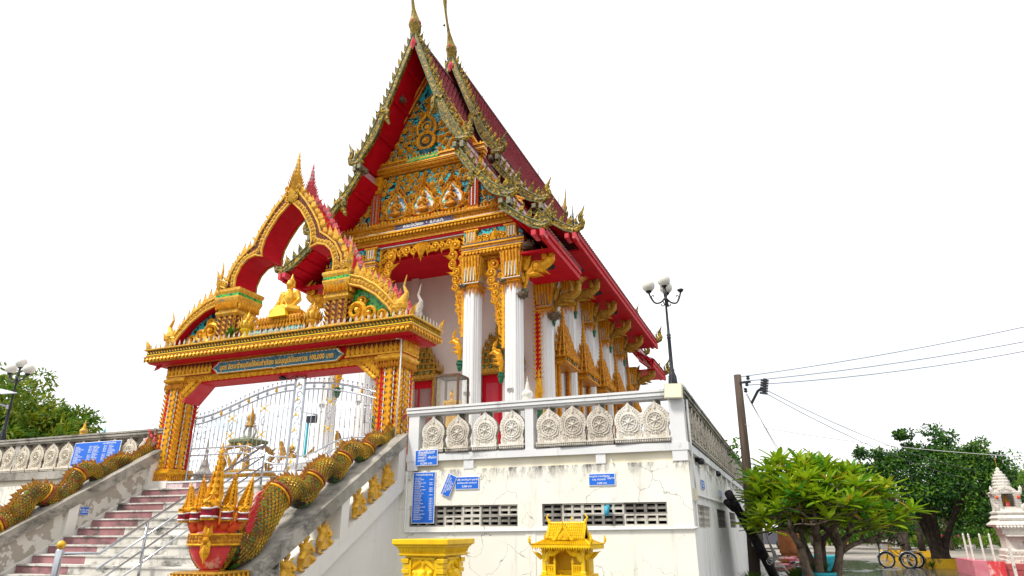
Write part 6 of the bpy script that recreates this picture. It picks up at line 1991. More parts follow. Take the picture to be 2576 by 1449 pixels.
place(q, FLS, TX, YP-.08, 15.95, .45, sx=.6)
part(q, 'halo_emblem', GOLD, temple)
q = MB(); q.prism([(TX-.30, 15.2), (TX+.30, 15.2), (TX+.33, 15.6), (TX, 15.98), (TX-.33, 15.6)], YP-.03, YP); part(q, 'halo_ground', mosaic('halo_mosaic', [(.02, .32, .34), (.03, .46, .40), (.10, .02, .03), (.02, .4, .46)], 18), temple)
q = MB(); q.lathe([(.10, 0), (.20, .04), (.24, .12), (.28, .17), (.30, .22)], 14, T((TX, YP-.02, 14.32)) @ SCL(1, .5, 1)); part(q, 'emblem_bowl', BLUEM, temple)
# three worshipping deities in pointed niches
def deity():
    q = MB()
    q.ball((0, 0, .09), .13, 12, 7, (1.35, .6, .75)); q.ball((0, -.03, .06), .11, 10, 6, (1.3, .7, .5))
    q.tube([(0, 0, .12), (0, 0, .26), (0, 0, .36), (0, 0, .43)], [.085, .075, .11, .05], 10)
    for s in (-1, 1):
        q.tube([(s*.11, 0, .37), (s*.155, -.01, .27), (s*.13, -.05, .19), (s*.015, -.10, .29)], [.04, .036, .032, .028], 7)
        q.tube([(s*.012, -.10, .27), (s*.004, -.10, .37)], [.024, .012], 6)
    q.ball((0, -.01, .50), .06, 10, 7, (.9, .9, 1.15)); q.ball((0, -.065, .49), .012, 5, 4)
    q.lathe([(.066, 0), (.07, .02), (.05, .05), (.052, .06), (.032, .10), (.012, .14), (.004, .22)], 9, T((0, 0, .545)))
    for s in (-1, 1): place(q, FLC, s*.07, 0, .48, .12, rot=-s*.3, sx=s)
    return q
dq = deity(); _g = part(dq, 'deity_tmp', GOLDD); remesh(_g, .011, 1); DEITY = _g.data; DEITY.name = 'deity_figure'; bpy.data.objects.remove(_g)
for dx in (-1.1, 0, 1.1):
    nn_ = link('niche', None, temple, (TX+dx, YP-.05, 12.0))
    out_ = [(0, 13.05), (.14, 12.90), (.17, 12.82), (.30, 12.72), (.33, 12.58), (.42, 12.46), (.43, 12.28), (.36, 12.14), (.38, 12.02), (.20, 11.98)]
    poly = [(TX+dx-x, z) for x, z in out_[::-1]]+[(TX+dx+x, z) for x, z in out_[1:]]
    q = MB(); q.prism(poly[::-1] , YP-.03, YP-.0); part(q, 'niche_ground', WHITEM, nn_)
    q = MB(); q.tube([(x, YP-.05, z) for x, z in poly]+[(poly[0][0], YP-.05, poly[0][1])], .042, 6); part(q, 'niche_frame', GOLD, nn_)
    q = MB(); q.tube([(TX+dx+(x-TX-dx)*1.13, YP-.03, 12.45+(z-12.45)*1.10) for x, z in poly], .022, 5); part(q, 'niche_line', RED, nn_)
    q = MB()
    place(q, FLS, TX+dx, YP-.04, 13.02, .62, sx=.45)
    for s in (-1, 1):
        for k in range(5): place(q, FLC, TX+dx+s*(.36-.07*k), YP-.05, 12.66+.11*k, .26, rot=-s*(.35-.05*k), sx=-s)
        place(q, SPI, TX+dx+s*.28, YP-.06, 12.03, .20, sx=s); place(q, SPI, TX+dx+s*.50, YP-.04, 12.02, .26, sx=-s); place(q, FLC, TX+dx+s*.50, YP-.04, 12.22, .34, sx=s)
    part(q, 'niche_flame', GOLDD, nn_)
    inst('deity_figure', DEITY, nn_, T((TX+dx, YP-.10, 12.03)) @ SCL(1.28))
q = MB()
for k in range(30): place(q, FLS, TX-1.72+3.44*(k+.5)/30, YP-.03, 11.70, .15, sx=.8)
for k in range(34): place(q, FLS, TX-1.9+3.8*(k+.5)/34, YP-.03, 14.22, .14, sx=.8)
part(q, 'panel_fringe', GOLD, temple)
# -------- hanging gold valances
def valance(name, sg, xcol, ztop, zbot, inner):
    """leaf strip beside a column with a chain of spirals that narrows downwards; ends in a winged figure"""
    v = link(name, None, temple, (TX+sg*xcol, YC, zbot))
    q = MB(); strip(q, TX+sg*xcol, YC-.10, zbot+.35, ztop, .22); q.box(TX+sg*xcol-.05, TX+sg*xcol+.05, YC-.12, YC-.02, zbot+.25, ztop)
    part(q, 'leaf_strip', GOLD, v)
    q = MB(); n = 9
    for k in range(n):
        t = k/(n-1); z = lerp(ztop-.28, zbot+1.2, t**.9); s = lerp(.40, .17, t)
        x = xcol-inner*(.16+.30*(1-t)*(1 if k % 2 else .72))
        place(q, SPI, TX+sg*x, YC-.08, z-s*.5, s, sx=(1 if k % 2 else -1)*sg, rot=.4*(k % 3-1)); place(q, FLC, TX+sg*(x+.02*inner), YC-.08, z-.15, s*1.1, sx=-sg*inner*(1 if k % 2 else -1), rot=sg*.6*inner)
        place(q, SPI, TX+sg*(xcol-inner*.13), YC-.07, z-.2, .18, sx=-sg)
    P = [(TX+sg*(xcol-inner*(.12+.42*(1-t/10)**1.2)), YC-.07, lerp(ztop-.1, zbot+.7, t/10)) for t in range(11)]
    q.tube(P, [.035+.025*sin(k*2.1)**2 for k in range(11)], 6)
    part(q, 'scroll_chain', GOLD, v)
    q = MB()
    x0 = TX+sg*(xcol-inner*.08)
    q.tube([(x0, YC-.1, zbot-.55), (x0, YC-.1, zbot-.2), (x0-sg*inner*.06, YC-.12, zbot+.05), (x0-sg*inner*.20, YC-.14, zbot+.16), (x0-sg*inner*.36, YC-.14, zbot+.10)], [.03, .10, .11, .07, .02], 8)
    q.ball((x0-sg*inner*.20, YC-.15, zbot+.24), .07, 8, 6); place(q, FLC, x0-sg*inner*.20, YC-.15, zbot+.28, .30, sx=sg*inner)
    for k in range(4): place(q, FLC, x0, YC-.16, zbot-.3+.14*k, .28, sx=-sg*inner, rot=sg*inner*.8)
    part(q, 'winged_figure', GOLD, v)
    q = MB(); q.lathe([(.10, -.05), (.13, 0), (.09, .06), (.11, .10), (.05, .14)], 8, T((x0, YC-.08, zbot-.62))); q.lathe([(.05, -.22), (.085, -.12), (.09, -.05)], 8, T((x0, YC-.08, zbot-.62))); part(q, 'figure_base', GREENGL, v)
for sg in (-1, 1):
    valance('valance', sg, 1.64, 10.80, 7.05, 1)
    valance('valance', sg, 3.05, 9.90, 6.55, 1)
    q = MB(); q.box(TX+sg*2.2, TX+sg*3.13, YC-.10, YC-.04, 9.86, 9.95) if sg > 0 else q.box(TX-3.13, TX-2.2, YC-.10, YC-.04, 9.86, 9.95)
    hstrip(q, TX+sg*2.2, TX+sg*3.1, YC-.1, 9.90, .10, kind=1); part(q, 'valance_rail', GOLDD, temple)
q = MB()
for k in range(11):
    x = -1.35+.27*k
    if abs(x) < .2: continue
    s = .34 if k % 2 else .28
    place(q, SPI, TX+x, YC-.08, 10.50-.03*abs(5-k) if False else 10.46, s, sx=1 if x > 0 else -1); place(q, FLC, TX+x, YC-.08, 10.62, .28, sx=1 if k % 2 else -1, rot=2.6)
    place(q, SPI, TX+x*.98, YC-.07, 10.66, .16, sx=-1 if x > 0 else 1)
place(q, FLS, TX, YC-.12, 10.84, .68, rot=pi, sx=.75); place(q, FLS, TX, YC-.14, 10.84, .5, rot=pi, sx=.6)
for sg in (-1, 1):
    place(q, FLC, TX+sg*.10, YC-.10, 10.84, .52, rot=pi+sg*.1, sx=sg); place(q, FLC, TX+sg*.17, YC-.10, 10.84, .40, rot=pi+sg*.2, sx=sg)
part(q, 'top_valance', GOLD, temple)
q = MB(); q.box(TX-1.72, TX+1.72, YC-.09, YC-.03, 10.80, 10.87); hstrip(q, TX-1.7, TX+1.7, YC-.09, 10.84, .09, kind=1); part(q, 'valance_rail', GOLDD, temple)
q = MB(); q.box(TX-1.75, TX+1.75, YC-.13, YC-.08, 10.885, 10.915)
for sg in (-1, 1): q.box(TX+sg*1.76-.015, TX+sg*1.76+.015, YC-.13, YC-.05, 8.9, 10.915)
part(q, 'white_line', WHITE, temple)
# -------- roof
def roof_section(y0, y1, tiers, nm):
    sec = link('roof', None, temple, (TX, (y0+y1)/2, tiers[0][0][1]))
    for sg in (-1, 1):
        for ti, P0 in enumerate(tiers):
            P = smooth2(P0, 4)
            lo = offs(P, -.10)
            q = MB(); pl = [(TX+sg*x, z) for x, z in P]+[(TX+sg*x, z) for x, z in lo[::-1]]
            # extrude along y: write as strips so that the concave outline stays clean
            n = len(P)
            vs = []
            for y in (y0, y1):
                for x, z in P: vs.append((TX+sg*x, y, z))
                for x, z in lo: vs.append((TX+sg*x, y, z))
            fs = []
            for i in range(n-1):
                fs += [(i, i+1, 2*n+i+1, 2*n+i), (n+i, 3*n+i, 3*n+i+1, n+i+1), (i, n+i, n+i+1, i+1), (2*n+i, 2*n+i+1, 3*n+i+1, 3*n+i)]
            fs += [(0, 2*n, 3*n, n), (n-1, 2*n-1, 4*n-1, 3*n-1)]
            if sg < 0: fs = [f[::-1] for f in fs]
            q.add(vs, fs); part(q, 'soffit', RED, sec)
            # tiles
            L = sum(sqrt((P[i+1][0]-P[i][0])**2+(P[i+1][1]-P[i][1])**2) for i in range(n-1))
            rows = int(L/.33); cols = int((y1-y0)/.27); q = MB()
            for r in range(rows):
                pa, ta = path_at([(x, 0, z) for x, z in P], r/rows); pb, tb = path_at([(x, 0, z) for x, z in P], min(1, (r+1.12)/rows))
                na = Vector((-ta.z, 0, ta.x)); na = na if na.z > 0 else -na
                for c in range(cols):
                    ya = y0+(y1-y0)*c/cols; yb = ya+(y1-y0)/cols*.80; ym = (ya+yb)/2
                    A = pa+na*.012; B = pb+na*.085
                    C = lerp(A, B, .72)
                    vs = [(TX+sg*A.x, ya, A.z), (TX+sg*A.x, yb, A.z), (TX+sg*C.x, yb, C.z), (TX+sg*B.x, ym, B.z), (TX+sg*C.x, ya, C.z), (TX+sg*(B.x-na.x*.08), ym, B.z-na.z*.08), (TX+sg*(C.x-na.x*.045), yb, C.z-na.z*.045), (TX+sg*(C.x-na.x*.045), ya, C.z-na.z*.045)]
                    fs = [(0, 1, 2, 3, 4), (3, 2, 6, 5), (4, 3, 5, 7)]
                    if sg > 0: fs = [f[::-1] for f in fs]
                    q.add(vs, fs)
            part(q, 'roof_tiles', TILE, sec, False, 'stuff')
            # eave: fascia board, dark drip row
            xe, ze = P[-1]
            wd = .09
            q = MB(); a_, b_ = sorted((TX+sg*(xe-.10), TX+sg*(xe+.02)))
            dp = .30 if ti == len(tiers)-1 else .34
            q.box(a_, b_, y0+.02, y1-.02, ze-.10-dp, ze-.06)
            a_, b_ = sorted((TX+sg*(xe-.02), TX+sg*(xe+.06))); q.box(a_, b_, y0+.02, y1-.02, ze-.20, ze-.055)
            part(q, 'eave_beam', (RED if ti == len(tiers)-1 else PINKF), sec)
            ne = int((y1-y0)/.19)
            if sg > 0:
                et = MB(); et.box(-.02, .10, .01, .17, -.03, .03); et.tube([(.0, .09, .035), (.11, .09, .02)], .05, 6); em = et.mesh('eave_tile', TILED)
                for k in range(ne): inst('eave_tile', em, sec, T((TX+xe-.02, y0+(y1-y0)*k/ne, ze+.01)) @ RY(radians(32)))
        # level soffit from eave to wall
        xe, ze = tiers[-1][-1]
        a_, b_ = sorted((TX+sg*3.2, TX+sg*(xe-.08)))
        q = MB(); q.box(a_, b_, y0+.9, y1-.05, ze-.36, ze-.30); part(q, 'flat_soffit', RED, sec)
        # purlins that show in the overhang
        for ti, P in enumerate(tiers):
            for t in (.25, .5, .75, .98):
                p, tg = path_at([(x, 0, z) for x, z in P], t)
                q = MB(); q.box(-.05, .05, y0+.06, y0+1.4, -.17, -.09, T((TX+sg*p.x, 0, p.z)) @ RY(sg*atan2(-tg.z, tg.x)))
                part(q, 'purlin', RED, sec)
    q = MB(); z = tiers[0][0][1]
    q.prism([(TX-.14, z-.12), (TX+.14, z-.12), (TX+.09, z+.05), (TX, z+.12), (TX-.09, z+.05)], y0+.1, y1-.1); part(q, 'ridge_cap', TILED, sec)
    q = MB()
    for t in (0.0,): q.box(TX-.07, TX+.07, y0-.08, y1-.1, z-.42, z-.16)
    part(q, 'ridge_beam', RED, sec)
    return sec
rf = roof_section(YB+.06, 20.75, FT, 'front')
rm = roof_section(YB2+.06, 35.35, MT, 'main')
rr = roof_section(34.6, 38.3, RT, 'rear')
# soffit lamps
for sec, x, y, z in ((rf, 4.2, 19.2, 9.73), (rm, 4.25, 22.6, 10.85), (rm, 4.25, 25.4, 10.85), (rm, 4.25, 28.3, 10.85), (rm, 4.25, 31.2, 10.85)):
    q = MB(); q.lathe([(.24, .02), (.25, 0), (.22, -.02), (.17, -.015), (.15, -.04), (.08, -.04), (.07, -.09), (.02, -.12)], 20, T((TX+x, y, z)))
    for k in range(12):
        a = 2*pi*k/12; q.ball((TX+x+.2*cos(a), y+.2*sin(a), z-.02), .035, 5, 4)
    part(q, 'soffit_rosette', IRON, sec)
# -------- bargeboards
fin = MB(); place(fin, t_flame(.30, .50, .12), 0, 0, 0, 1); place(fin, t_flame(-.30, .50, .12), 0, .01, 0, 1, face=pi)
FINR = fin.mesh('roof_fin', [BARGE])
finm = MB(); finm.add([(-x, y, z) for x, y, z in fin.v], [f[::-1] for f in fin.f]); FINL = finm.mesh('roof_fin', [BARGE])
GREY = mat('barge_grey', (.10, .10, .06), (.26, .24, .15), .45, .1, 11)
def hanghong(sg, m):
    """upswept naga head at the foot of a bargeboard; grows outward (+x) and up, about 1 high"""
    q = MB()
    q.tube(smoothpath([(-.38, 0, .06), (-.1, 0, -.02), (.14, 0, .06), (.24, 0, .25), (.17, 0, .45), (.18, 0, .62), (.27, 0, .80), (.36, 0, 1.05)], 4), [.13, .13, .14, .14, .14, .14, .14, .13, .13, .13, .12, .12, .12, .12, .115, .11, .11, .10, .10, .095, .09, .08, .07, .06, .05, .035, .025, .015, .006], 8, flat=.55)
    for (dx, dz, sc_) in ((.10, .04, .62), (-.14, .10, .60), (.17, -.02, .40), (-.26, .12, .42)):
        q.tube(smoothpath([(dx+x*sc_, 0, dz+z*sc_) for x, z in ((-.2, .0), (.10, .02), (.26, .22), (.19, .46), (.22, .66), (.36, .95))], 4), [.075*sc_*1.6]*6+[.07*sc_*1.6]*6+[.055*sc_*1.6]*4+[.035*sc_]*3+[.015, .005], 7, flat=.6)
    q.ball((.06, 0, .12), .16, 9, 6, (1.2, .5, .8))
    if sg < 0:
        q.v = [(-x, y, z) for x, y, z in q.v]; q.f = [f[::-1] for f in q.f]
    return q.mesh('naga_finial', m)
HHR = hanghong(1, BARGE); HHL = hanghong(-1, BARGE)
def bargeboard(y, tiers, chofa_pts, low=False):
    bb = link('bargeboard', None, temple, (TX, y, tiers[0][0][1]))
    for sg in (-1, 1):
        for ti, P0 in enumerate(tiers):
            P = smooth2(P0, 5)
            if ti == 0: P = [(max(x, .0), z) for x, z in P]
            # a naga-like swell: the lower half sags and rises again
            n = len(P)
            up_ = offs(P, .055); lo_ = offs(P, -.135)
            for i in range(n):
                t = i/(n-1); w_ = .16*sin(max(0, (t-.52)/.48)*pi*1.0)**2*(1 if ti < 2 else .4)
                lo_[i] = (lo_[i][0]-w_*.6, lo_[i][1]-w_*.4)
            q = MB(); vs = []; fs = []
            for i in range(n):
                for (x, z) in (up_[i], lo_[i]):
                    for yy in (y-.07, y+.07): vs.append((TX+sg*max(0, x), yy, z))
            for i in range(n-1):
                a = 4*i
                fs += [(a, a+4, a+6, a+2), (a+1, a+3, a+7, a+5), (a, a+1, a+5, a+4), (a+2, a+6, a+7, a+3)]
            fs += [(0, 2, 3, 1), (4*n-4, 4*n-3, 4*n-1, 4*n-2)]
            if sg > 0: fs = [f[::-1] for f in fs]
            q.add(vs, fs); part(q, 'board', BARGE, bb)
            q = MB()
            for E_ in (up_, lo_): q.tube([(TX+sg*max(0, x), y-.075, z) for x, z in E_], .024, 5)
            part(q, 'board_edge', BARGEEDGE, bb)
            L = sum(sqrt((P[i+1][0]-P[i][0])**2+(P[i+1][1]-P[i][1])**2) for i in range(n-1))
            nf = max(3, int(L/(.31 if not low else .5)))
            for k in range(nf):
                p, tg = path_at([(x, 0, z) for x, z in up_], (k+.55)/(nf+.4))
                s = random.uniform(.48, .58)*(1 if ti == 0 else .92)
                inst('roof_fin', FINR if sg > 0 else FINL, bb, T((TX+sg*(p.x-.03), y+random.uniform(-.02, .02), p.z-.05)) @ RY(sg*random.uniform(.02, .12)+random.uniform(-.03, .03)) @ SCL(s*.9, s, s))
            # the hook where the board breaks
            if ti < 2:
                p, tg = path_at([(x, 0, z) for x, z in lo_], .60 if ti == 0 else .42)
                q = MB(); x, z = p.x, p.z
                q.tube(smoothpath([(TX+sg*(x+.24), y-.04, z-.04), (TX+sg*(x+.06), y-.05, z+.10), (TX+sg*(x-.08), y-.06, z-.06), (TX+sg*(x-.06), y-.06, z-.28), (TX+sg*(x-.14), y-.06, z-.46), (TX+sg*(x-.22), y-.06, z-.62)], 4), [.13]*6+[.12]*5+[.10]*4+[.07]*3+[.04]*2+[.008], 7, flat=.6)
                place(q, FLC, TX+sg*(x-.02), y-.10, z-.12, .28, sx=-sg, rot=pi-.3*sg)
                part(q, 'naga_hook', BARGE, bb)
            xe, ze = P[-1]
            s = .86
            inst('naga_finial', HHR if sg > 0 else HHL, bb, T((TX+sg*(xe+.05), y-.02, ze+.0)) @ SCL(s*1.05, s*1.2, s))
            q = MB()
            x0 = TX+sg*(xe-.26); q.box(x0-.07, x0+.07, y-.20, y+.3, ze-.33, ze-.17); x0 = TX+sg*(xe-.02); q.box(x0-.06, x0+.06, y-.14, y+.3, ze-.36, ze-.14)
            part(q, 'beam_end', REDL if ti == 2 else GREY, bb)
    # red diamond and chofa at the apex
    z0 = tiers[0][0][1]
    q = MB(); q.add([(TX, y-.13, z0-.20), (TX+.13, y-.10, z0-.48), (TX, y-.13, z0-.80), (TX-.13, y-.10, z0-.48), (TX, y-.20, z0-.48)], [(0, 1, 4), (1, 2, 4), (2, 3, 4), (3, 0, 4), (3, 2, 1, 0)][:4]); part(q, 'apex_diamond', REDL, bb)
    P = smoothpath([(TX, a, c) for a, c, r in chofa_pts], 5); R_ = []
    for i in range(len(P)):
        t = i/(len(P)-1)*(len(chofa_pts)-1); a = int(min(t, len(chofa_pts)-2)); R_.append(lerp(chofa_pts[a][2], chofa_pts[a+1][2], t-a))
    q = MB(); q.tube(P, R_, 10); ch = part(q, 'chofa', mosaic('chofa_mosaic_%d' % len(MATS), [(.10, .08, .04), (.30, .21, .04), (.46, .32, .06), (.16, .13, .06)], 30, .4, 0, .12), bb, True)
    q = MB(); by, bz, br = chofa_pts[2]
    q.add(*ROS, T((TX+.02, by-br*.95, bz)) @ SCL(.05, .05, .08)); q.add(*ROS, T((TX+br*.93, by, bz)) @ RZ(pi/2) @ SCL(.06, .05, .09))
    part(q, 'chofa_eye', CORAL, bb)
    return bb
b1 = bargeboard(YB, FT, [(16.95, 18.72, .10), (16.90, 18.98, .19), (16.84, 19.22, .25), (16.78, 19.50, .15), (16.68, 19.80, .075), (16.55, 20.3, .05), (16.44, 20.9, .045), (16.50, 21.6, .02), (16.62, 22.2, .004)])
b2 = bargeboard(YB2, MT, [(19.9, 19.92, .10), (19.84, 20.16, .19), (19.76, 20.38, .24), (19.66, 20.66, .14), (19.50, 21.0, .07), (19.32, 21.4, .05), (19.15, 21.85, .055), (19.06, 22.3, .09), (19.0, 22.8, .06), (19.05, 23.4, .01)])
b3 = bargeboard(35.4, MT, [(35.3, 19.92, .10), (35.35, 20.16, .17), (35.4, 20.38, .2), (35.5, 20.66, .12), (35.7, 21.2, .06), (35.8, 22, .01)], True)
b4 = bargeboard(38.35, RT, [(38.3, 18.7, .10), (38.35, 18.9, .17), (38.4, 19.1, .2), (38.5, 19.4, .12), (38.7, 20, .06), (38.8, 20.8, .01)], True)
q = MB(); q.tube([(TX+.02, 19.05, 21.20), (TX+.02, 19.05, 21.06)], .006, 4); q.lathe([(.012, .0), (.045, -.03), (.05, -.08), (.0, -.10)], 8, T((TX+.02, 19.05, 21.06))); part(q, 'bell', IRON, b2)
# gable wall behind the second bargeboard
q = MB(); q.prism([(TX-3.3, 12.2), (TX+3.3, 12.2), (TX+1.9, 14.9), (TX, 19.3), (TX-1.9, 14.9)], 20.8, 20.9); part(q, 'gable_wall', RED, temple)
q = MB()
for y, h in ((23.0, 1.5), (34.2, 2.0), (30.6, 1.1)): q.tube([(TX, y, 19.9), (TX, y, 20.1+h)], [.02, .008], 5)
q.tube([(TX+.4, 35.9, 19.0), (TX+.4, 35.9, 20.8)], [.1, .01], 6)
part(q, 'ridge_rod', IRON, temple)
# -------- naga brackets under the eaves
def bracket():
    q = MB()
    q.tube(smoothpath([(.0, 0, -.55), (.05, 0, -.25), (.16, 0, .0), (.36, 0, .16), (.62, 0, .18), (.80, 0, .34), (.86, 0, .60), (.98, 0, .78)], 4), [.04]*3+[.07]*4+[.12]*5+[.16]*5+[.15]*4+[.11]*3+[.07]*2+[.04]*2+[.01], 9, flat=.62)
    q.ball((.40, 0, .15), .19, 10, 7, (1, .7, .9))
    for (x, z, s, r, k) in ((.05, .05, .55, .0, 1), (.12, .30, .50, .15, -1), (.02, .45, .42, 0, 1), (.62, .30, .40, -.3, -1), (.82, .55, .34, -.6, 1), (.02, -.30, .36, .5, 1), (.20, -.10, .34, -1.2, 1), (.45, .02, .3, -1.5, 1), (.86, .62, .30, .3, -1)):
        for sd_ in (-1, 1):
            M = T((x, -.07*sd_, z)) @ RZ(0 if sd_ > 0 else pi) @ RY(-r*sd_) @ SCL(s*k*sd_, s*.6, s)
            q.add(FLC[0], FLC[1] if k*sd_ > 0 else [f[::-1] for f in FLC[1]], M)
    for k in range(14):
        a = 2*pi*k/14
        for sd_ in (-1, 1): q.ball((.40+.13*cos(a), .125*sd_, .15+.12*sin(a)), .022, 5, 3)
    return q
BRK = bracket().mesh('naga_bracket', GOLDDARK); BRKF = bracket().mesh('naga_bracket', GOLD)
bp_ = MB(); bp_.lathe([(.02, -.34), (.05, -.26), (.065, -.14), (.09, -.09), (.09, -.03), (.06, .0)], 8); BPM = bp_.mesh('bracket_base', [GREENGL])
for sg in (-1, 1):
    for y, z, fr_ in [(YC, 9.20, 1), (21.15, 9.12, 0), (23.95, 10.20, 0), (26.8, 10.20, 0), (29.75, 10.20, 0), (32.7, 10.20, 0), (35.7, 9.1, 0)]:
        inst('naga_bracket', BRKF if fr_ else BRK, temple, T((TX+sg*3.72, y, z)) @ (Matrix.Identity(4) if sg > 0 else RZ(pi)) @ SCL(1.12))
        inst('bracket_base', BPM, temple, T((TX+sg*3.73, y, z-.52)))
# -------- windows and doors with spired crowns
def crown(hw, dp, h, tiers=5):
    """stack of shrinking storeys with leaf points; local front -y, base z=0"""
    q = MB(); z = 0; 
    q.rings(0, 0, [(hw*.9, dp*.8, 0), (hw*1.02, dp, .05), (hw*1.02, dp, .10), (hw*.92, dp*.85, .14)])
    for k in range(13): place(q, PET, -hw+2*hw*(k+.5)/13, -dp*.95, .10, .14, sx=.7)
    z = .14
    for t in range(tiers):
        f = 1-(t/tiers)**.85*.80; hh = h*.60/tiers
        q.rings(0, 0, [(hw*f*.88, dp*f*.85, z), (hw*f*.84, dp*f*.8, z+hh*.45), (hw*f*.98, dp*f*.98, z+hh*.55), (hw*f*.98, dp*f*.98, z+hh*.68), (hw*f*.78, dp*f*.78, z+hh)])
        n = max(3, int(9*f))
        for k in range(n):
            x = -hw*f+2*hw*f*(k+.5)/n
            place(q, FLS, x, -dp*f*.98, z+hh*.50, hh*1.25, sx=.42); place(q, FLS, x, -dp*f*.85, z+.0, hh*.6, sx=.7)
        for fc in (pi/2, -pi/2):
            for k in range(4):
                M = T((0, 0, 0)) @ RZ(fc); q.add(*FLS, M @ T((-dp*f*.8+dp*f*.53*k, -hw*f*.98, z+hh*.45)) @ SCL(hh*.55, hh, hh*1.35)); q.add(*FLS, M @ T((-dp*f*.6+dp*f*.4*k, -hw*f*.86, z)) @ SCL(hh*.5, hh, hh*.7))
        place(q, FLS, 0, -dp*f*1.05, z+hh*.2, hh*1.5, sx=.7)
        z += hh
    return q, z
def spire_prof(h, r):
    p = []; n = 9
    for k in range(n):
        f = 1-k/(n+.6)
        p += [(r*f*.75, h*k/n*.85), (r*f*1.12, h*(k+.35)/n*.85), (r*f*.8, h*(k+.75)/n*.85)]
    p += [(r*.12, h*.87), (.004, h)]
    return p
EMER = GREENGL
def opening(name, cx, cy, fc, hw, z0, z1, hcrown, hspire, dp, leaf_m, m_=GOLDD, pj=.10):
    M = T((cx, cy, 0)) @ RZ(fc)
    w_ = link(name, None, temple, (cx, cy, z0))
    q = MB(); q.box(-hw, hw, -.02, .05, z0, z1, M); part(q, 'shutter', leaf_m, w_)
    q = MB(); q.box(-hw-.03, hw+.03, -.06, .05, z1-.28, z1-.02, M); q.box(-hw-.03, -hw+.09, -.06, .05, z0, z1-.28, M); q.box(hw-.09, hw+.03, -.06, .05, z0, z1-.28, M); q.box(-.03, .03, -.05, .0, z0, z1-.28, M); part(q, 'inner_frame', RED, w_)
    q = MB()
    for s in (-1, 1):
        for k, x in enumerate((hw+.10, hw+.22)):
            q.tube([M @ Vector((s*x, -.16-pj*.5+.10*k, z0)), M @ Vector((s*x, -.16-pj*.5+.10*k, z1))], .07, 7)
            for z in (z0+.3, z0+.9, z0+1.5, z1-.25):
                if z < z1: q.lathe([(.06, 0), (.095, .03), (.06, .07)], 8, M @ T((s*x, -.16-pj*.5+.10*k, z)))
    part(q, 'side_colonette', m_, w_)
    cq, zc = crown(hw+.34, dp, hcrown)
    qq = MB(); qq.add(cq.v, cq.f, M @ T((0, -pj, z1))); part(qq, 'crown', m_, w_)
    qq = MB(); rr_ = (hw+.34)*.17
    qq.lathe(spire_prof(hspire, rr_), 9, M @ T((0, -pj, z1+zc-.04))); part(qq, 'spire', m_, w_, True)
    q = MB()
    for t in range(4):
        f = 1-t*.19
        for k in range(6):
            q.box(-.035, .035, -.02, .02, 0, .08, M @ T((-(hw+.2)*f+2*(hw+.2)*f*(k+.5)/6, -dp*f*.90-pj, z1+.17+t*hcrown*.12)))
    part(q, 'green_inlay', EMER, w_)
    return w_
for sg in (-1, 1):
    for y in (22.55, 25.4, 28.3, 31.2, 34.2):
        opening('window', TX+sg*3.27, y, sg*pi/2, .48, 4.7, 7.05, 2.2, 1.7, .36, DOORR, GOLDD, .34)
for sg in (-1, 1):
    v = link('side_valance', None, temple, (TX+sg*3.3, 20.85, 5.6))
    q = MB(); q.box(*sorted((TX+sg*3.12, TX+sg*3.30)), 20.86, 20.92, 6.3, 9.75); part(q, 'red_strip', RED, v)
    q = MB(); strip(q, TX+sg*3.20, 20.86, 6.3, 9.7, .26); q.tube([(TX+sg*3.24, 20.85, 6.3), (TX+sg*3.24, 20.80, 5.9), (TX+sg*3.2, 20.8, 5.5)], [.10, .15, .08], 8); q.ball((TX+sg*3.24, 20.82, 6.32), .11, 9, 7); place(q, FLS, TX+sg*3.24, 20.8, 6.38, .36, sx=.5)
    part(q, 'leaf_strip', GOLD, v)
    q = MB(); q.lathe([(.05, 5.0), (.12, 5.15), (.15, 5.35), (.10, 5.5)], 8, T((TX+sg*3.22, 20.8, 0))); part(q, 'figure_base', GREENGL, v)
opening('door', TX+1.62, 21.22, 0, .62, 3.75, 6.75, 2.0, 1.6, .42, DOORR, GOLDDARK)
opening('door', TX-1.62, 21.22, 0, .62, 3.75, 6.75, 2.0, 1.9, .42, DOORM, GOLDDARK)
# -------- nests stuck under the eaves and on capitals
def nest(label, x, y, z, s):
    q = MB()
    for k in range(70):
        a = random.uniform(0, 2*pi); b_ = random.uniform(-1, 1); r = s*random.uniform(.5, 1)
        p = Vector((x+r*cos(a)*.8, y+r*sin(a)*.6, z+r*b_*.55)); d = Vector((random.uniform(-1, 1), random.uniform(-1, 1), random.uniform(-1, 1))).normalized()*s*random.uniform(.4, .8)
        q.tube([p-d*.5, p+d*.5+Vector((0, 0, -.03))], .012, 3, cap=False)
    q.ball((x, y, z), s*.75, 9, 6, (1, .8, .6))
    o = part(q, 'bird_nest', STRAW); tag(o, label, 'nest', 'straw bird nests on the temple')
nest('straw nest under the front eave corner beside the outer cornice', TX+3.95, YC-.25, 10.05, .26)
nest('straw nest hanging below the front right naga bracket', TX+3.72, YC-.12, 8.45, .24)
nest('straw nest on the collar of the inner right column', TX+1.72, YC-.28, 8.95, .16)
nest('straw nest on the collar of the outer right column', TX+3.10, YC-.28, 8.95, .15)
nest('straw nest on the second side column below its bracket', TX+3.78, 21.0, 8.60, .32)
nest('straw nest at the tip of the third side bracket', TX+4.60, 23.9, 10.95, .22)
nest('straw nest against the gable soffit high on the left', TX-.72, YB+.5, 16.45, .20)

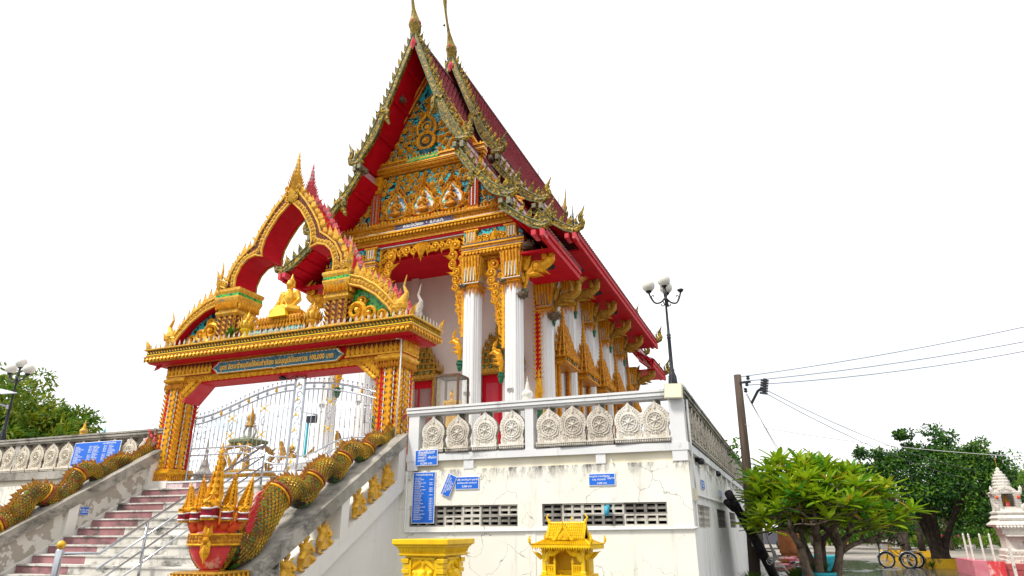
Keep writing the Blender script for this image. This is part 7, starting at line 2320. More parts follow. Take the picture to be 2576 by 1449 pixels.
# ================================================================== GLASS CASE WITH A BUDDHA
gc = thing('glass_case', 'brown framed glass case standing in front of the porch columns', 'display case', (-8.55, 16.6, ZF))
X0, X1, Y0, Y1, Z0, Z1 = -8.94, -8.22, 16.5, 17.15, 4.05, 5.72
BRN = mat('case_frame', (.11, .06, .035), (.16, .09, .05), .45)
q = MB(); q.box(X0-.04, X1+.04, Y0-.04, Y1+.04, ZF, Z0); part(q, 'stand', WHITE, gc)
q = MB(); e = .028
for x in (X0, X1):
    for y in (Y0, Y1): q.box(x-e, x+e, y-e, y+e, Z0, Z1)
for z in (Z0, Z1):
    for y in (Y0, Y1): q.box(X0+e, X1-e, y-e, y+e, z-e, z+e)
    for x in (X0, X1): q.box(x-e, x+e, Y0+e, Y1-e, z-e, z+e)
part(q, 'frame', BRN, gc)
for nm, bx in (('pane', (X0+e, X1-e, Y0-.004, Y0+.004, Z0+e, Z1-e)), ('pane', (X1-.004, X1+.004, Y0+e, Y1-e, Z0+e, Z1-e)), ('pane', (X0-.004, X0+.004, Y0+e, Y1-e, Z0+e, Z1-e)), ('pane', (X0+e, X1-e, Y1-.004, Y1+.004, Z0+e, Z1-e))):
    q = MB(); q.box(*bx); part(q, nm, GLASS, gc)
q = MB(); q.box(X0, X1, Y0, Y1, Z1, Z1+.03); part(q, 'lid', BRN, gc)
sb = thing('buddha_statue', 'gold standing buddha inside the brown glass case', 'statue', (-8.56, 16.8, Z0))
q = MB(); o_ = Vector((-8.56, 16.82, 0))
q.tube([o_+Vector((0, 0, Z0)), o_+Vector((0, 0, 4.5)), o_+Vector((0, 0, 4.78)), o_+Vector((0, 0, 5.0)), o_+Vector((0, 0, 5.06))], [.20, .16, .15, .19, .06], 12)
for s in (-1, 1):
    q.ball(o_+Vector((s*.19, 0, 5.0)), .075, 8, 6)
    q.tube([o_+Vector((s*.21, 0, 5.0)), o_+Vector((s*.26, -.02, 4.8)), o_+Vector((s*.18, -.16, 4.7))], [.065, .055, .04], 8)
q.tube([o_+Vector((0, 0, 5.04)), o_+Vector((0, 0, 5.14))], .045, 8); q.ball(o_+Vector((0, -.01, 5.20)), .085, 12, 9, (.9, 1, 1.2)); q.ball(o_+Vector((0, .0, 5.29)), .05, 8, 6)
q.lathe([(.02, 0), (.015, .05), (.003, .1)], 8, T(o_+Vector((0, 0, 5.33))))
o = part(q, 'figure', GILT, sb); remesh(o, .013, 2)
# ================================================================== LAMP POSTS
def lamp_post(label, x, y, z0, h, arms, rot=0, top=True, s=1.0):
    l_ = thing('lamp_post', label, 'lamp post', (x, y, z0), 'globe lamp posts')
    q = MB(); q.lathe([(.085*s, 0), (.085*s, .04), (.075*s, .06), (.062*s, .26*s), (.06*s, .30*s), (.045*s, .33*s), (.050*s, .37*s), (.036*s, .40*s), (.032*s, h*.48), (.045*s, h*.49), (.030*s, h*.50), (.045*s, h*.515), (.026*s, h*.53), (.020*s, h*.86), (.04*s, h*.87), (.02*s, h*.88), (.03*s, h*.90), (.022*s, h)], 12, T((x, y, z0)))
    for k in range(8):
        a = 2*pi*k/8; q.tube([(x+.078*s*cos(a), y+.078*s*sin(a), z0+.05), (x+.062*s*cos(a), y+.062*s*sin(a), z0+.27*s)], .010*s, 4)
    part(q, 'post', IRON, l_, True)
    ga = .125*s
    if top:
        q = MB(); q.ball((x, y, z0+h+ga*.95), ga, 18, 12); part(q, 'globe', GLOBE, l_, True)
        q = MB(); q.lathe([(.025*s, -.02), (.06*s, .02), (.07*s, .05*s)], 10, T((x, y, z0+h-.01))); part(q, 'globe_cup', IRON, l_, True)
    for (a, r, dz, has) in arms:
        q = MB(); a = radians(a)+rot
        def pt(u, w): return (x+cos(a)*u*s, y+sin(a)*u*s, z0+h*.86+w*s)
        q.tube(smoothpath([pt(.02, .03), pt(.10, -.05), pt(.20, -.06), pt(r-.04, .03), pt(r, .14+dz)], 4), .017*s, 7)
        q.tube(smoothpath([pt(.05, -.02), pt(.03, -.10), pt(.07, -.12), pt(.09, -.08)], 3), .011*s, 5)
        q.tube(smoothpath([pt(r*.75, -.01), pt(r*.85, .06), pt(r*.75, .10), pt(r*.70, .06)], 3), .009*s, 5)
        q.lathe([(.02*s, 0), (.055*s, .03*s), (.065*s, .06*s), (.05*s, .065*s)], 10, T(pt(r, .13+dz)))
        part(q, 'arm', IRON, l_, True)
        if has:
            q = MB(); p = pt(r, .13+dz); q.ball((p[0], p[1], p[2]+.05*s+ga*.9), ga, 18, 12); part(q, 'globe', GLOBE, l_, True)
        else:
            q = MB(); p = pt(r, .20+dz); q.ball(p, .032*s, 9, 7); q.lathe([(.02, 0), (.02, .05)], 8, T((p[0], p[1], p[2]-.05))); part(q, 'bare_bulb', BOXC, l_, True)
    return l_
lamp_post('dark iron lamp post with one missing globe on the right terrace corner', -1.66, 12.12, 3.95, 2.02, [(202, .31, 0, True), (85, .12, .0, True), (20, .30, .02, False)])
lamp_post('dark iron lamp post with three clean globes at the left picture edge', -20.75, 12.4, 3.85, 2.3, [(170, .46, 0, True), (-8, .44, -.12, True)], top=True, s=1.25)
sp = thing('solar_lamp', 'pale solar panel street lamp on the left lamp post', 'solar lamp', (-21.1, 12.3, 5.2))
q = MB(); q.tube([(-20.78, 12.36, 4.98), (-21.05, 12.28, 5.06), (-21.45, 12.2, 5.22)], .03, 8); part(q, 'arm', mat('grey_metal', (.42, .43, .45), (.5, .5, .52), .4, .5), sp, True)
q = MB(); q.box(-.42, .42, -.20, .20, -.012, .012, T((-21.0, 12.2, 5.42)) @ RY(.22) @ RX(.25)); part(q, 'panel', mat('solar_back', (.55, .57, .64), None, .4), sp)
q = MB(); q.box(-.30, .0, -.09, .09, -.03, .03, T((-21.45, 12.2, 5.22)) @ RY(.1)); q.box(-.04, .04, -.05, .05, -.06, .06, T((-20.78, 12.38, 4.98))); part(q, 'lamp_head', MATS['grey_metal'], sp)

# ================================================================== COURT BEHIND THE GATE
md = thing('mondop', 'small golden mondop shrine with arched openings seen through the gate', 'shrine', (-20.7, 22, ZF))
MX, MYc = -20.7, 22.0
q = MB(); q.rings(MX, MYc, [(1.0, 1.0, ZF), (1.0, 1.0, 3.5), (.92, .92, 3.6), (.98, .98, 3.85), (.85, .85, 3.95)])
for k in range(10): place(q, FLS, MX-.9+.2*k, MYc-.95, 3.6, .3)
part(q, 'base', GOLDDARK, md)
q = MB()
for sx_ in (-1, 1):
    for sy_ in (-1, 1):
        q.tube(smoothpath([(MX+sx_*.72, MYc+sy_*.72, 3.95), (MX+sx_*.66, MYc+sy_*.66, 4.25), (MX+sx_*.78, MYc+sy_*.78, 4.6), (MX+sx_*.6, MYc+sy_*.6, 4.92), (MX+sx_*.2, MYc+sy_*.2, 5.05)], 4), .12, 8)
        for k in range(5): place(q, FLC, MX+sx_*.74, MYc+sy_*.8, 4.0+.2*k, .3, sx=sx_, rot=-sx_*.6)
    q.tube(smoothpath([(MX, MYc-.85, 3.95), (MX+sx_*.18, MYc-.85, 4.3), (MX+sx_*.48, MYc-.84, 4.75), (MX+sx_*.2, MYc-.8, 5.0)], 4), .09, 7)
part(q, 'arches', GOLDDARK, md)
q = MB(); q.rings(MX, MYc, [(.5, .5, 5.0), (.62, .62, 5.15), (.62, .62, 5.25), (.2, .2, 5.42)]); part(q, 'canopy', BARGEEDGE, md)
q = MB()
for sx_ in (-1, 1): q.tube(smoothpath([(MX+sx_*.25, MYc, 5.4), (MX+sx_*.36, MYc, 5.65), (MX+sx_*.2, MYc, 5.9)], 4), .05, 6)
q.lathe([(.10, 5.4), (.07, 5.9)], 8, T((MX, MYc, 0))); part(q, 'upper_bracket', CONC, md)
q = MB(); q.lathe([(.26, 5.86), (.28, 5.92), (.18, 5.96), (.22, 6.03), (.15, 6.07), (.20, 6.16), (.21, 6.28), (.14, 6.42), (.07, 6.5), (.06, 6.56), (.01, 6.72)], 12, T((MX, MYc, 0))); part(q, 'spire', GOLDDARK, md, True)
md.scale = (.9, .9, .94)
gar = thing('garuda_statue', 'ochre winged guardian statue with raised tail behind the gate bars', 'statue', (-18.3, 22, ZF))
q = MB(); q.lathe([(.35, ZF), (.35, 3.5), (.28, 3.6), (.30, 3.9), (.24, 3.95)], 10, T((-18.3, 22, 0))); part(q, 'pedestal', GOLDDARK, gar)
q = MB()
q.tube([(-18.3, 22, 3.95), (-18.3, 22, 4.3), (-18.32, 21.95, 4.5)], [.14, .2, .1], 10); q.ball((-18.33, 21.9, 4.62), .14, 10, 8)
q.tube(smoothpath([(-18.4, 22, 4.3), (-18.75, 22, 4.4), (-18.9, 22, 4.7), (-19.0, 22, 5.0)], 4), [.1]*4+[.12]*5+[.08]*3+[.02], 7)
q.tube(smoothpath([(-18.2, 22, 4.15), (-17.8, 22, 4.1), (-17.4, 22, 4.3), (-17.1, 22, 4.75), (-16.95, 22, 4.9)], 4), [.1]*5+[.15]*6+[.13]*4+[.06]*2, 8)
for k in range(8): place(q, FLC, -18.9+.1*k, 21.9, 4.1+.1*(k % 3), .35, sx=-1 if k < 4 else 1)
for k in range(6): place(q, FLC, -17.6+.1*k, 21.9, 4.2+.08*k, .3)
part(q, 'figure', GOLDDARK, gar)
hm = thing('hamsa_statue', 'gold bird shaped tail finial in front of the left temple columns', 'statue', (-15.1, 19.5, ZF))
q = MB(); q.box(-15.6, -14.5, 19.2, 19.8, ZF, 4.3); q.box(-15.75, -14.3, 19.1, 19.9, 4.3, 4.42); part(q, 'pedestal', WHITE, hm)
q = MB(); q.tube(smoothpath([(-14.9, 19.5, 4.42), (-15.2, 19.45, 4.7), (-15.25, 19.4, 5.1), (-15.4, 19.4, 5.5), (-15.5, 19.4, 5.7)], 4), [.2]*5+[.22]*5+[.12]*4+[.05]*3, 8)
for k in range(6): place(q, FLC, -15.2-.04*k, 19.3, 4.5+.16*k, .36, rot=.3)
part(q, 'figure', GOLDDARK, hm)
hm.location = (-13.9, 19.3, 2.2); hm.scale = (.85, .85, .85)
pl = thing('street_lamp', 'turquoise pole lamp with black floodlight head and solar panel behind the gate', 'street lamp', (-18.06, 22.4, ZF))
q = MB(); q.tube([(-18.06, 22.4, ZF), (-18.06, 22.4, 6.0)], .05, 8); part(q, 'pole', TURQ, pl, True)
q = MB(); q.box(-18.0, -17.5, 22.2, 22.5, 5.72, 5.98, None); part(q, 'flood_head', IRON, pl)
q = MB(); q.box(-.55, .55, -.3, .3, -.02, .02, T((-18.75, 22.4, 6.3)) @ RY(.25)); q.box(-.3, .3, -.3, .3, -.02, .02, T((-17.9, 22.4, 6.1)) @ RY(.2)); part(q, 'solar_panel', MATS['solar_back'], pl)
hw_ = thing('court_wall', 'low grey building with a red roof edge far behind the left gate leaf', 'building', (-30, 32, 0))
q = MB(); q.box(-40, -27.5, 31, 33, 0, 4.3); part(q, 'wall', CONC, hw_)
q = MB(); q.box(-40.2, -27.3, 30.8, 33.2, 4.3, 4.42); part(q, 'roof_edge', REDL, hw_)
q = MB(); q.lathe([(.5, 4.4), (.55, 4.6), (.3, 5.0), (.12, 5.6), (.03, 6.8)], 8, T((-32.3, 31, 0))); part(q, 'chedi_top', CONCD, hw_)
q = MB()
for k in range(5): q.box(-39+2.3*k, -38.2+2.3*k, 30.97, 31.02, 3.2, 4.3)
part(q, 'window', IRON, hw_)

# ================================================================== YELLOW PEDESTAL AND SPIRIT HOUSE
ped = thing('yellow_pedestal', 'empty golden yellow shrine pedestal with a wide flat top', 'pedestal', (-3.95, 7.4, 0))
PX, PY, PR = -3.96, 7.42, radians(0)
def sq(q, prof): q.rings(PX, PY, [(h, h, z) for h, z in prof])
q = MB(); sq(q, [(.355, 1.425), (.36, 1.43), (.36, 1.478), (.355, 1.483)]); part(q, 'table_top', GOLDY, ped)
q = MB(); sq(q, [(.29, 1.30), (.30, 1.31), (.30, 1.325), (.285, 1.33), (.315, 1.395), (.33, 1.40), (.33, 1.412), (.345, 1.418), (.345, 1.426)]); part(q, 'cornice', GOLDY, ped)
q = MB()
for fc in (0, pi/2, -pi/2):
    for k in range(14):
        M = T((PX, PY, 0)) @ RZ(fc); q.add(*FLC, M @ T((-.27+.0415*k, -.30, 1.395)) @ RY(pi-.5) @ SCL(.055, .05, .07))
part(q, 'leaf_frieze', GOLDY, ped)
q = MB(); sq(q, [(.30, 0), (.30, .35), (.26, .40), (.24, .5), (.24, 1.30)]); part(q, 'body', GOLDY, ped)
q = MB()
for sx_ in (-1, 1):
    for sy_ in (-1, 1):
        for k in range(9):
            z = 1.275-.055*k; e = .275-.004*k-(.012 if k % 2 else 0)
            q.rings(PX+sx_*(e-.045), PY+sy_*(e-.045), [(.045, .045, z-.048), (.048, .048, z-.01), (.045, .045, z)])
        for k in range(3): place(q, FLS, PX+sx_*.225, PY-.285, .74-.1*k, .12, sx=.7)
part(q, 'corner_pier', GOLDY, ped)
q = MB()
for fc in (0, pi/2):
    M = T((PX, PY, 0)) @ RZ(fc)
    pb2 = MB()
    for s in (-1, 1):
        pb2.box(s*.165-.012, s*.165+.012, -.262, -.24, .7, 1.28)
        for k in range(6): place(pb2, FLC, s*(.145-.022*k), -.25, 1.16+.012*k, .085, rot=s*(.9-.1*k), sx=s)
        for k in range(3): place(pb2, FLC, s*.15, -.25, 1.06-.06*k, .08, sx=-s)
    place(pb2, FLS, 0, -.25, 1.25, .09, rot=pi); pb2.box(-.177, .177, -.262, -.24, 1.265, 1.285)
    q.add(pb2.v, pb2.f, M)
part(q, 'panel_frame', GOLDY, ped)
q = MB()
for fc in (0, pi/2):
    M = T((PX, PY, 0)) @ RZ(fc)
    e = MB()       # three headed elephant in relief
    for x, s, dy in ((-.075, .058, .0), (.075, .058, .0), (0, .075, .03)):
        e.ball((x, -.25-dy, 1.10), s, 10, 7, (1, .7, .95)); e.ball((x-.03, -.255-dy, 1.125), s*.55, 8, 6); e.ball((x+.03, -.255-dy, 1.125), s*.55, 8, 6)
        e.tube([(x, -.28-dy, 1.09), (x, -.31-dy, 1.02), (x*.9, -.31-dy, .95), (x*.9+.01, -.30-dy, .88)], [s*.5, s*.36, s*.28, s*.2], 8)
        for t in (-1, 1):
            e.tube([(x+t*s*.5, -.275-dy, 1.05), (x+t*s*.65, -.30-dy, 1.0), (x+t*s*.5, -.33-dy, .97)], [.013, .010, .004], 5)
            e.ball((x+t*s*1.05, -.24-dy, 1.09), s*.55, 8, 5, (.8, .3, 1.1))
    q.add(e.v, e.f, M)
part(q, 'elephant_relief', GOLDY, ped, True)
sh = thing('spirit_house', 'small golden yellow spirit house with tiled roof and open front', 'spirit house', (-2.2, 6.9, 0))
HX, HY = -2.19, 7.08
def R2(q, prof): q.rings(HX, HY, [(a, b_, z) for a, b_, z in prof])
q = MB(); R2(q, [(.18, .18, 0), (.18, .18, .8), (.30, .28, .86), (.36, .34, .90), (.36, .34, 1.02), (.33, .30, 1.05), (.28, .25, 1.07), (.28, .25, 1.10), (.25, .22, 1.12), (.25, .22, 1.15)]); part(q, 'base', GOLDY, sh)
q = MB(); q.box(HX-.22, HX+.22, HY+.10, HY+.13, 1.15, 1.42); q.box(HX+.20, HX+.225, HY-.05, HY+.13, 1.15, 1.42); q.box(HX-.225, HX-.20, HY-.05, HY+.13, 1.15, 1.42); q.box(HX-.13, HX+.13, HY-.0, HY+.10, 1.15, 1.19); part(q, 'back_wall', GOLDY, sh)
for sx_ in (-1, 1):
    for yy in (-.19, .02):
        q = MB(); q.rings(HX+sx_*.205, HY+yy, [(.026, .026, 1.15), (.026, .026, 1.18), (.018, .018, 1.19), (.018, .018, 1.36), (.028, .028, 1.40), (.028, .028, 1.42)])
        place(q, FLC, HX+sx_*.17, HY+yy-.02, 1.29, .11, sx=-sx_); place(q, FLC, HX+sx_*.235, HY+yy, 1.30, .12, sx=sx_, rot=-sx_*.5); place(q, FLC, HX+sx_*.16, HY+yy-.02, 1.40, .10, rot=pi*.8*sx_, sx=sx_)
        part(q, 'pillar', GOLDY, sh)
    q = MB(); x0, x1 = sorted((HX+sx_*.10, HX+sx_*.19))
    q.box(x0, x1, HY-.20, HY-.185, 1.235, 1.25); q.box(x0, x1, HY-.20, HY-.185, 1.155, 1.17)
    for k in range(4): q.tube([(x0+.01+.023*k, HY-.192, 1.17), (x0+.022+.023*k, HY-.192, 1.235)], .007, 4); q.tube([(x0+.022+.023*k, HY-.192, 1.17), (x0+.01+.023*k, HY-.192, 1.235)], .007, 4)
    q.lathe([(.013, 1.15), (.013, 1.26), (.018, 1.27), (.004, 1.31)], 6, T((HX+sx_*.095, HY-.192, 0)))
    part(q, 'balustrade', GOLDY, sh)
    q = MB(); P = smoothpath([(HX+sx_*.04, HY-.19, 1.40), (HX+sx_*.09, HY-.20, 1.355), (HX+sx_*.16, HY-.2, 1.345), (HX+sx_*.185, HY-.2, 1.28)], 3)
    q.tube(P, [.02]*4+[.026]*3+[.022]*3, 6); part(q, 'curtain', GOLDY, sh)
q = MB(); q.tube([(HX-.03, HY-.20, 1.15), (HX-.03, HY-.33, 1.05)], .014, 4); q.tube([(HX-.11, HY-.20, 1.15), (HX-.11, HY-.33, 1.05)], .014, 4)
for k in range(4): q.box(HX-.11, HX-.03, HY-.23-.025*k, HY-.20-.025*k, 1.10-.02*k, 1.12-.02*k)
part(q, 'little_steps', GOLDY, sh)
# skirt roof and main roof with rows of tiny tiles
def mini_slope(q, a, b_, c, d, rows, cols):
    """quad a-b (eave) to d-c (ridge side), stepped rows of tiles"""
    a, b_, c, d = map(Vector, (a, b_, c, d)); nrm = (b_-a).cross(d-a).normalized()
    if nrm.z < 0: nrm = -nrm
    for r in range(rows):
        t0, t1 = r/rows, (r+1.1)/rows
        for k in range(cols):
            u0, u1 = k/cols, (k+.9)/cols; um = (u0+u1)/2
            def P(u, t, h): return a.lerp(b_, u).lerp(d.lerp(c, u), t)+nrm*h
            q.add([P(u0, t1, 0), P(u1, t1, 0), P(u1, t0+.3/rows, .006), P(um, t0, .008), P(u0, t0+.3/rows, .006), P(um, t0, 0)], [(0, 1, 2, 3, 4), (4, 3, 5), (3, 2, 5)])
EZ, RZ0, RZ1 = 1.425, 1.48, 1.645
q = MB()
q.frus((HX-.315, HX+.315, HY-.285, HY+.24), EZ-.012, (HX-.315, HX+.315, HY-.285, HY+.24), EZ+.008); q.frus((HX-.31, HX+.31, HY-.28, HY+.235), EZ+.008, (HX-.20, HX+.20, HY-.11, HY+.06), RZ0+.01)
q.prism([(HX-.19, RZ0), (HX+.19, RZ0), (HX+.19, RZ1-.02), (HX-.19, RZ1-.02)], HY-.035, HY-.015)
q.add([(HX-.19, HY-.12, RZ0), (HX-.19, HY+.07, RZ0), (HX-.19, HY-.025, RZ1)], [(0, 1, 2), (2, 1, 0)]); q.add([(HX+.19, HY-.12, RZ0), (HX+.19, HY+.07, RZ0), (HX+.19, HY-.025, RZ1)], [(0, 1, 2), (2, 1, 0)])
part(q, 'roof_core', GOLDY, sh)
q = MB()
mini_slope(q, (HX-.315, HY-.285, EZ+.012), (HX+.315, HY-.285, EZ+.012), (HX+.20, HY-.12, RZ0+.012), (HX-.20, HY-.12, RZ0+.012), 5, 26)
mini_slope(q, (HX+.315, HY-.285, EZ+.012), (HX+.315, HY+.24, EZ+.012), (HX+.20, HY+.06, RZ0+.012), (HX+.20, HY-.12, RZ0+.012), 5, 20)
mini_slope(q, (HX-.195, HY-.13, RZ0+.012), (HX+.195, HY-.13, RZ0+.012), (HX+.195, HY-.025, RZ1), (HX-.195, HY-.025, RZ1), 10, 17)
mini_slope(q, (HX+.195, HY+.08, RZ0+.012), (HX-.195, HY+.08, RZ0+.012), (HX-.195, HY-.025, RZ1), (HX+.195, HY-.025, RZ1), 10, 17)
part(q, 'roof_tiles', GOLDY, sh, False, 'stuff')
q = MB()
for k in range(24): place(q, FLS, HX-.31+.62*(k+.5)/24, HY-.287, EZ-.005, .035, rot=pi, sx=.8)
for k in range(18): q.add(*FLS, T((HX+.317, HY-.28+.51*(k+.5)/18, EZ-.005)) @ RZ(pi/2) @ RY(pi) @ SCL(.028, .03, .035))
for k in range(9): place(q, FLS, HX-.02+.0*k, HY-.2, 1.41, .05, rot=pi, sx=.7) if k == 0 else place(q, FLS, HX-.16+.04*k, HY-.2, 1.412, .035+.004*(4-abs(4-k)), rot=pi, sx=.7)
part(q, 'eave_fringe', GOLDY, sh)
q = MB(); q.tube([(HX-.20, HY-.025, RZ1+.004), (HX+.20, HY-.025, RZ1+.004)], .012, 6); q.lathe([(.012, 0), (.006, .02), (.012, .035), (.004, .06)], 6, T((HX+.05, HY-.025, RZ1+.005)))
for sx_ in (-1, 1):
    q.tube(smoothpath([(HX+sx_*.195, HY-.03, RZ1-.0), (HX+sx_*.205, HY-.03, RZ1+.03), (HX+sx_*.222, HY-.035, RZ1+.055), (HX+sx_*.20, HY-.04, RZ1+.095)], 4), [.016]*5+[.011]*4+[.008]*3+[.002], 6)
    for s2 in (-1, 1):
        q.tube([(HX+sx_*.197, HY-.025, RZ1), (HX+sx_*.20, HY-.025+s2*.105, RZ0+.01)], .014, 5)
        for k in range(5): q.add(*FLS, T((HX+sx_*.20, HY-.025+s2*(.02+.018*k), RZ1-.02-.033*k)) @ RZ(pi/2) @ SCL(.025, .025, .045))
        q.tube(smoothpath([(HX+sx_*.20, HY-.025+s2*.105, RZ0+.01), (HX+sx_*.21, HY-.025+s2*.13, RZ0+.02), (HX+sx_*.21, HY-.025+s2*.135, RZ0+.07)], 3), .010, 5)
    q.tube(smoothpath([(HX+sx_*.20, HY-.11, RZ0+.015), (HX+sx_*.28, HY-.23, RZ0-.03), (HX+sx_*.32, HY-.285, EZ+.02), (HX+sx_*.33, HY-.295, EZ+.07), (HX+sx_*.325, HY-.29, EZ+.10)], 4), [.010]*10+[.014]*3+[.008]*3+[.002], 6)
    q.tube(smoothpath([(HX+sx_*.20, HY+.05, RZ0+.015), (HX+sx_*.28, HY+.18, RZ0-.03), (HX+sx_*.32, HY+.24, EZ+.02), (HX+sx_*.33, HY+.25, EZ+.07), (HX+sx_*.325, HY+.245, EZ+.10)], 4), [.010]*10+[.014]*3+[.008]*3+[.002], 6)
part(q, 'ridge_finials', GOLDY, sh)
q = MB()
q.prism([(HX-.085, RZ0+.005), (HX+.085, RZ0+.005), (HX-.0, RZ0+.125)], HY-.185, HY-.09)
for s in (-1, 1):
    q.tube([(HX, HY-.19, RZ0+.14), (HX+s*.095, HY-.19, RZ0+.0)], .012, 5); q.tube(smoothpath([(HX+s*.09, HY-.19, RZ0), (HX+s*.115, HY-.19, RZ0+.03), (HX+s*.115, HY-.19, RZ0+.08)], 3), [.014]*4+[.008]*2+[.002], 5)
    for k in range(6): place(q, FLC, HX+s*(.015+.014*k), HY-.19, RZ0+.12-.022*k, .045, sx=s)
place(q, FLS, HX, HY-.19, RZ0+.13, .085, sx=.4)
for k in range(5): place(q, SPI, HX+(-.04+.02*k), HY-.19, RZ0+.01+.02*(2-abs(2-k)), .035)
part(q, 'dormer', GOLDY, sh)
q = MB()
for x in (-.33, .33):
    q.lathe([(.03, 1.02), (.04, 1.05), (.02, 1.09), (.004, 1.12)], 8, T((HX+x, HY-.30, 0)))
q.lathe([(.03, 1.02), (.035, 1.04), (.02, 1.07), (.004, 1.10)], 8, T((HX+.12, HY-.30, 0)))
part(q, 'post_finials', GOLDY, sh)

# ================================================================== UTILITY POLE, LOG, WIRES
up_t = thing('utility_pole', 'dark wooden utility pole in front of the side wall', 'utility pole', (-.86, 19, 0))
q = MB(); q.tube([(-1.02, 19, 0), (-.95, 19, 1.5), (-.875, 19, 3.2), (-.83, 19, 5.57)], [.15, .14, .12, .10], 10); part(q, 'pole', WOODP, up_t, True)
q = MB(); q.tube([(-.70, 18.95, 4.9), (-.68, 18.9, 3.0), (-.70, 18.88, 1.3)], .022, 6)
for k in range(4): q.tube(smoothpath([(-.72, 18.85, 1.2), (-.70+.03*k, 18.8, .9), (-.62+.05*k, 18.8, .72+.05*k), (-.50+.03*k, 18.82, .9), (-.60, 18.85, 1.4), (-.66, 18.9, 2.3)], 4), .014, 5)
part(q, 'service_cable', PVC, up_t, True)
q = MB(); q.box(-.98, -.68, 18.72, 18.84, 1.14, 1.62); part(q, 'meter_box', BOXC, up_t); 
q = MB(); q.box(-1.0, -.66, 18.70, 18.86, 1.62, 1.66); part(q, 'box_lid', WOODP, up_t)
q = MB(); q.tube([(-.55, 18.9, 4.75), (-.35, 18.8, 5.05), (-.22, 18.75, 5.12)], .035, 6)
for k in range(6): q.box(-.16, .04, -.05, .05, -.02+.07*k, .02+.07*k, T((-.15, 18.72, 4.95)) @ RY(.2))
q.box(-.10, .0, -.03, .03, -.02, .40, T((-.15, 18.72, 4.95)) @ RY(.2))
part(q, 'surge_arrester', IRON, up_t)
q = MB()
for k in range(3): q.lathe([(.03, 0), (.055, .03), (.03, .06), (.055, .09), (.02, .12)], 8, T((-.66+.05*k, 18.88, 5.05+.17*k)))
q.box(-.80, -.5, 18.86, 18.9, 5.30, 5.35)
part(q, 'insulator', IRON, up_t)
lg = MB(); lg.tube([(-.40, 19.9, -.05), (-.80, 18.6, 1.15), (-1.30, 17.35, 2.38)], [.12, .12, .10], 9)
lg.tube([(-1.22, 17.6, 2.02), (-1.38, 17.34, 2.18)], [.09, .07], 8)
o = part(lg, 'charred_log', CHAR, None, True); tag(o, 'charred black log leaning against the side wall by the pole', 'log')
WR = [((-.80, 18.95, 5.50), (12, 20.5, 7.55), .25, 'uppermost thin wire leaving the pole top towards the upper right'), ((-.70, 18.9, 5.36), (12, 20.6, 7.1), .30, 'second wire below the uppermost running right from the pole'), ((-.62, 18.9, 5.25), (12, 20.7, 7.0), .42, 'third wire sagging just under the second on its way right'),
      ((-.2, 18.8, 5.1), (14, 45, 4.6), 1.1, 'sagging wire from the arrester down behind the big tree'), ((-.2, 18.8, 5.0), (14, 46, 4.2), 1.2, 'lower sagging wire from the arrester behind the big tree'),
      ((-.78, 18.9, 4.2), (9, 16.5, 2.7), .35, 'pale wire crossing low in front of the trees'), ((-.70, 18.9, 5.2), (1.2, 30, 1.9), .3, 'steep stay wire dropping right of the pole'), ((-.66, 18.9, 5.0), (1.5, 31, 1.9), .3, 'second steep stay wire next to the first')]
for a, c, sag, lb in WR:
    q = MB(); P = []
    for k in range(17):
        t = k/16; P.append((lerp(a[0], c[0], t), lerp(a[1], c[1], t), lerp(a[2], c[2], t)-sag*4*t*(1-t)))
    q.tube(P, .009 if 'pale' not in lb else .008, 5); o = part(q, 'overhead_wire', WIREL if 'pale' in lb or 'stay' in lb else WIREM, None, True); tag(o, lb, 'wire', 'overhead wires')
dl = [((1.0, 44, 5.3), 'far globe lamp post cluster peeping over the plumeria')]
lamp_post('distant white globe lamp post peeping over the plumeria crown', .3, 44, 0, 4.7, [(180, .5, 0, True), (0, .5, 0, True), (90, .3, 0, True)], s=1.7)

# ================================================================== TREES
def leaf_quad(q, p, d, n_, l, w):
    """folded leaf: base p, direction d, normal n_"""
    s = d.cross(n_).normalized()*w*.5
    m = p+d*l*.5; t = p+d*l
    q.v += [tuple(p), tuple(m+s+n_*w*.12), tuple(t-n_*l*.08), tuple(m-s+n_*w*.12)]
    o = len(q.v)-4; q.f += [(o, o+1, o+2), (o, o+2, o+3)]; q.m += [q.mi]*2
def rv(): 
    while True:
        v = Vector((random.uniform(-1, 1), random.uniform(-1, 1), random.uniform(-1, 1)))
        if .05 < v.length < 1: return v.normalized()
def crown_leaves(q, clumps, per, l, w, droop=.3, mats=(0, 1)):
    for (c, r) in clumps:
        c = Vector(c)
        tone = random.random()
        for k in range(per):
            d = rv(); rad = r*random.uniform(.45, 1.0)
            p = c+Vector((d.x*rad, d.y*rad, d.z*rad*.72))
            ld = (d*.7+rv()*.7+Vector((0, 0, -droop))).normalized()
            n_ = (d+rv()*.6+Vector((0, 0, .6))).normalized(); n_ = (n_-ld*n_.dot(ld)).normalized()
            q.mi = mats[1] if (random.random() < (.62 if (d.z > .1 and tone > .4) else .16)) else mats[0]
            leaf_quad(q, p, ld, n_, l*random.uniform(.7, 1.2), w*random.uniform(.8, 1.2))
def tree(label, base, limbs, clumps, per, l, w, bark, mts, cat='tree', group=None, droop=.3):
    t_ = thing('tree', label, cat, base, group)
    q = MB()
    for P, R_ in limbs:
        P = smoothpath(P, 4); rr = [lerp(R_[0], R_[1], i/(len(P)-1)) for i in range(len(P))]
        q.tube(P, rr, 8)
    part(q, 'trunk', bark, t_, True)
    q = MB(); crown_leaves(q, clumps, per, l, w, droop)
    part(q, 'crown', mts, t_)
    return t_
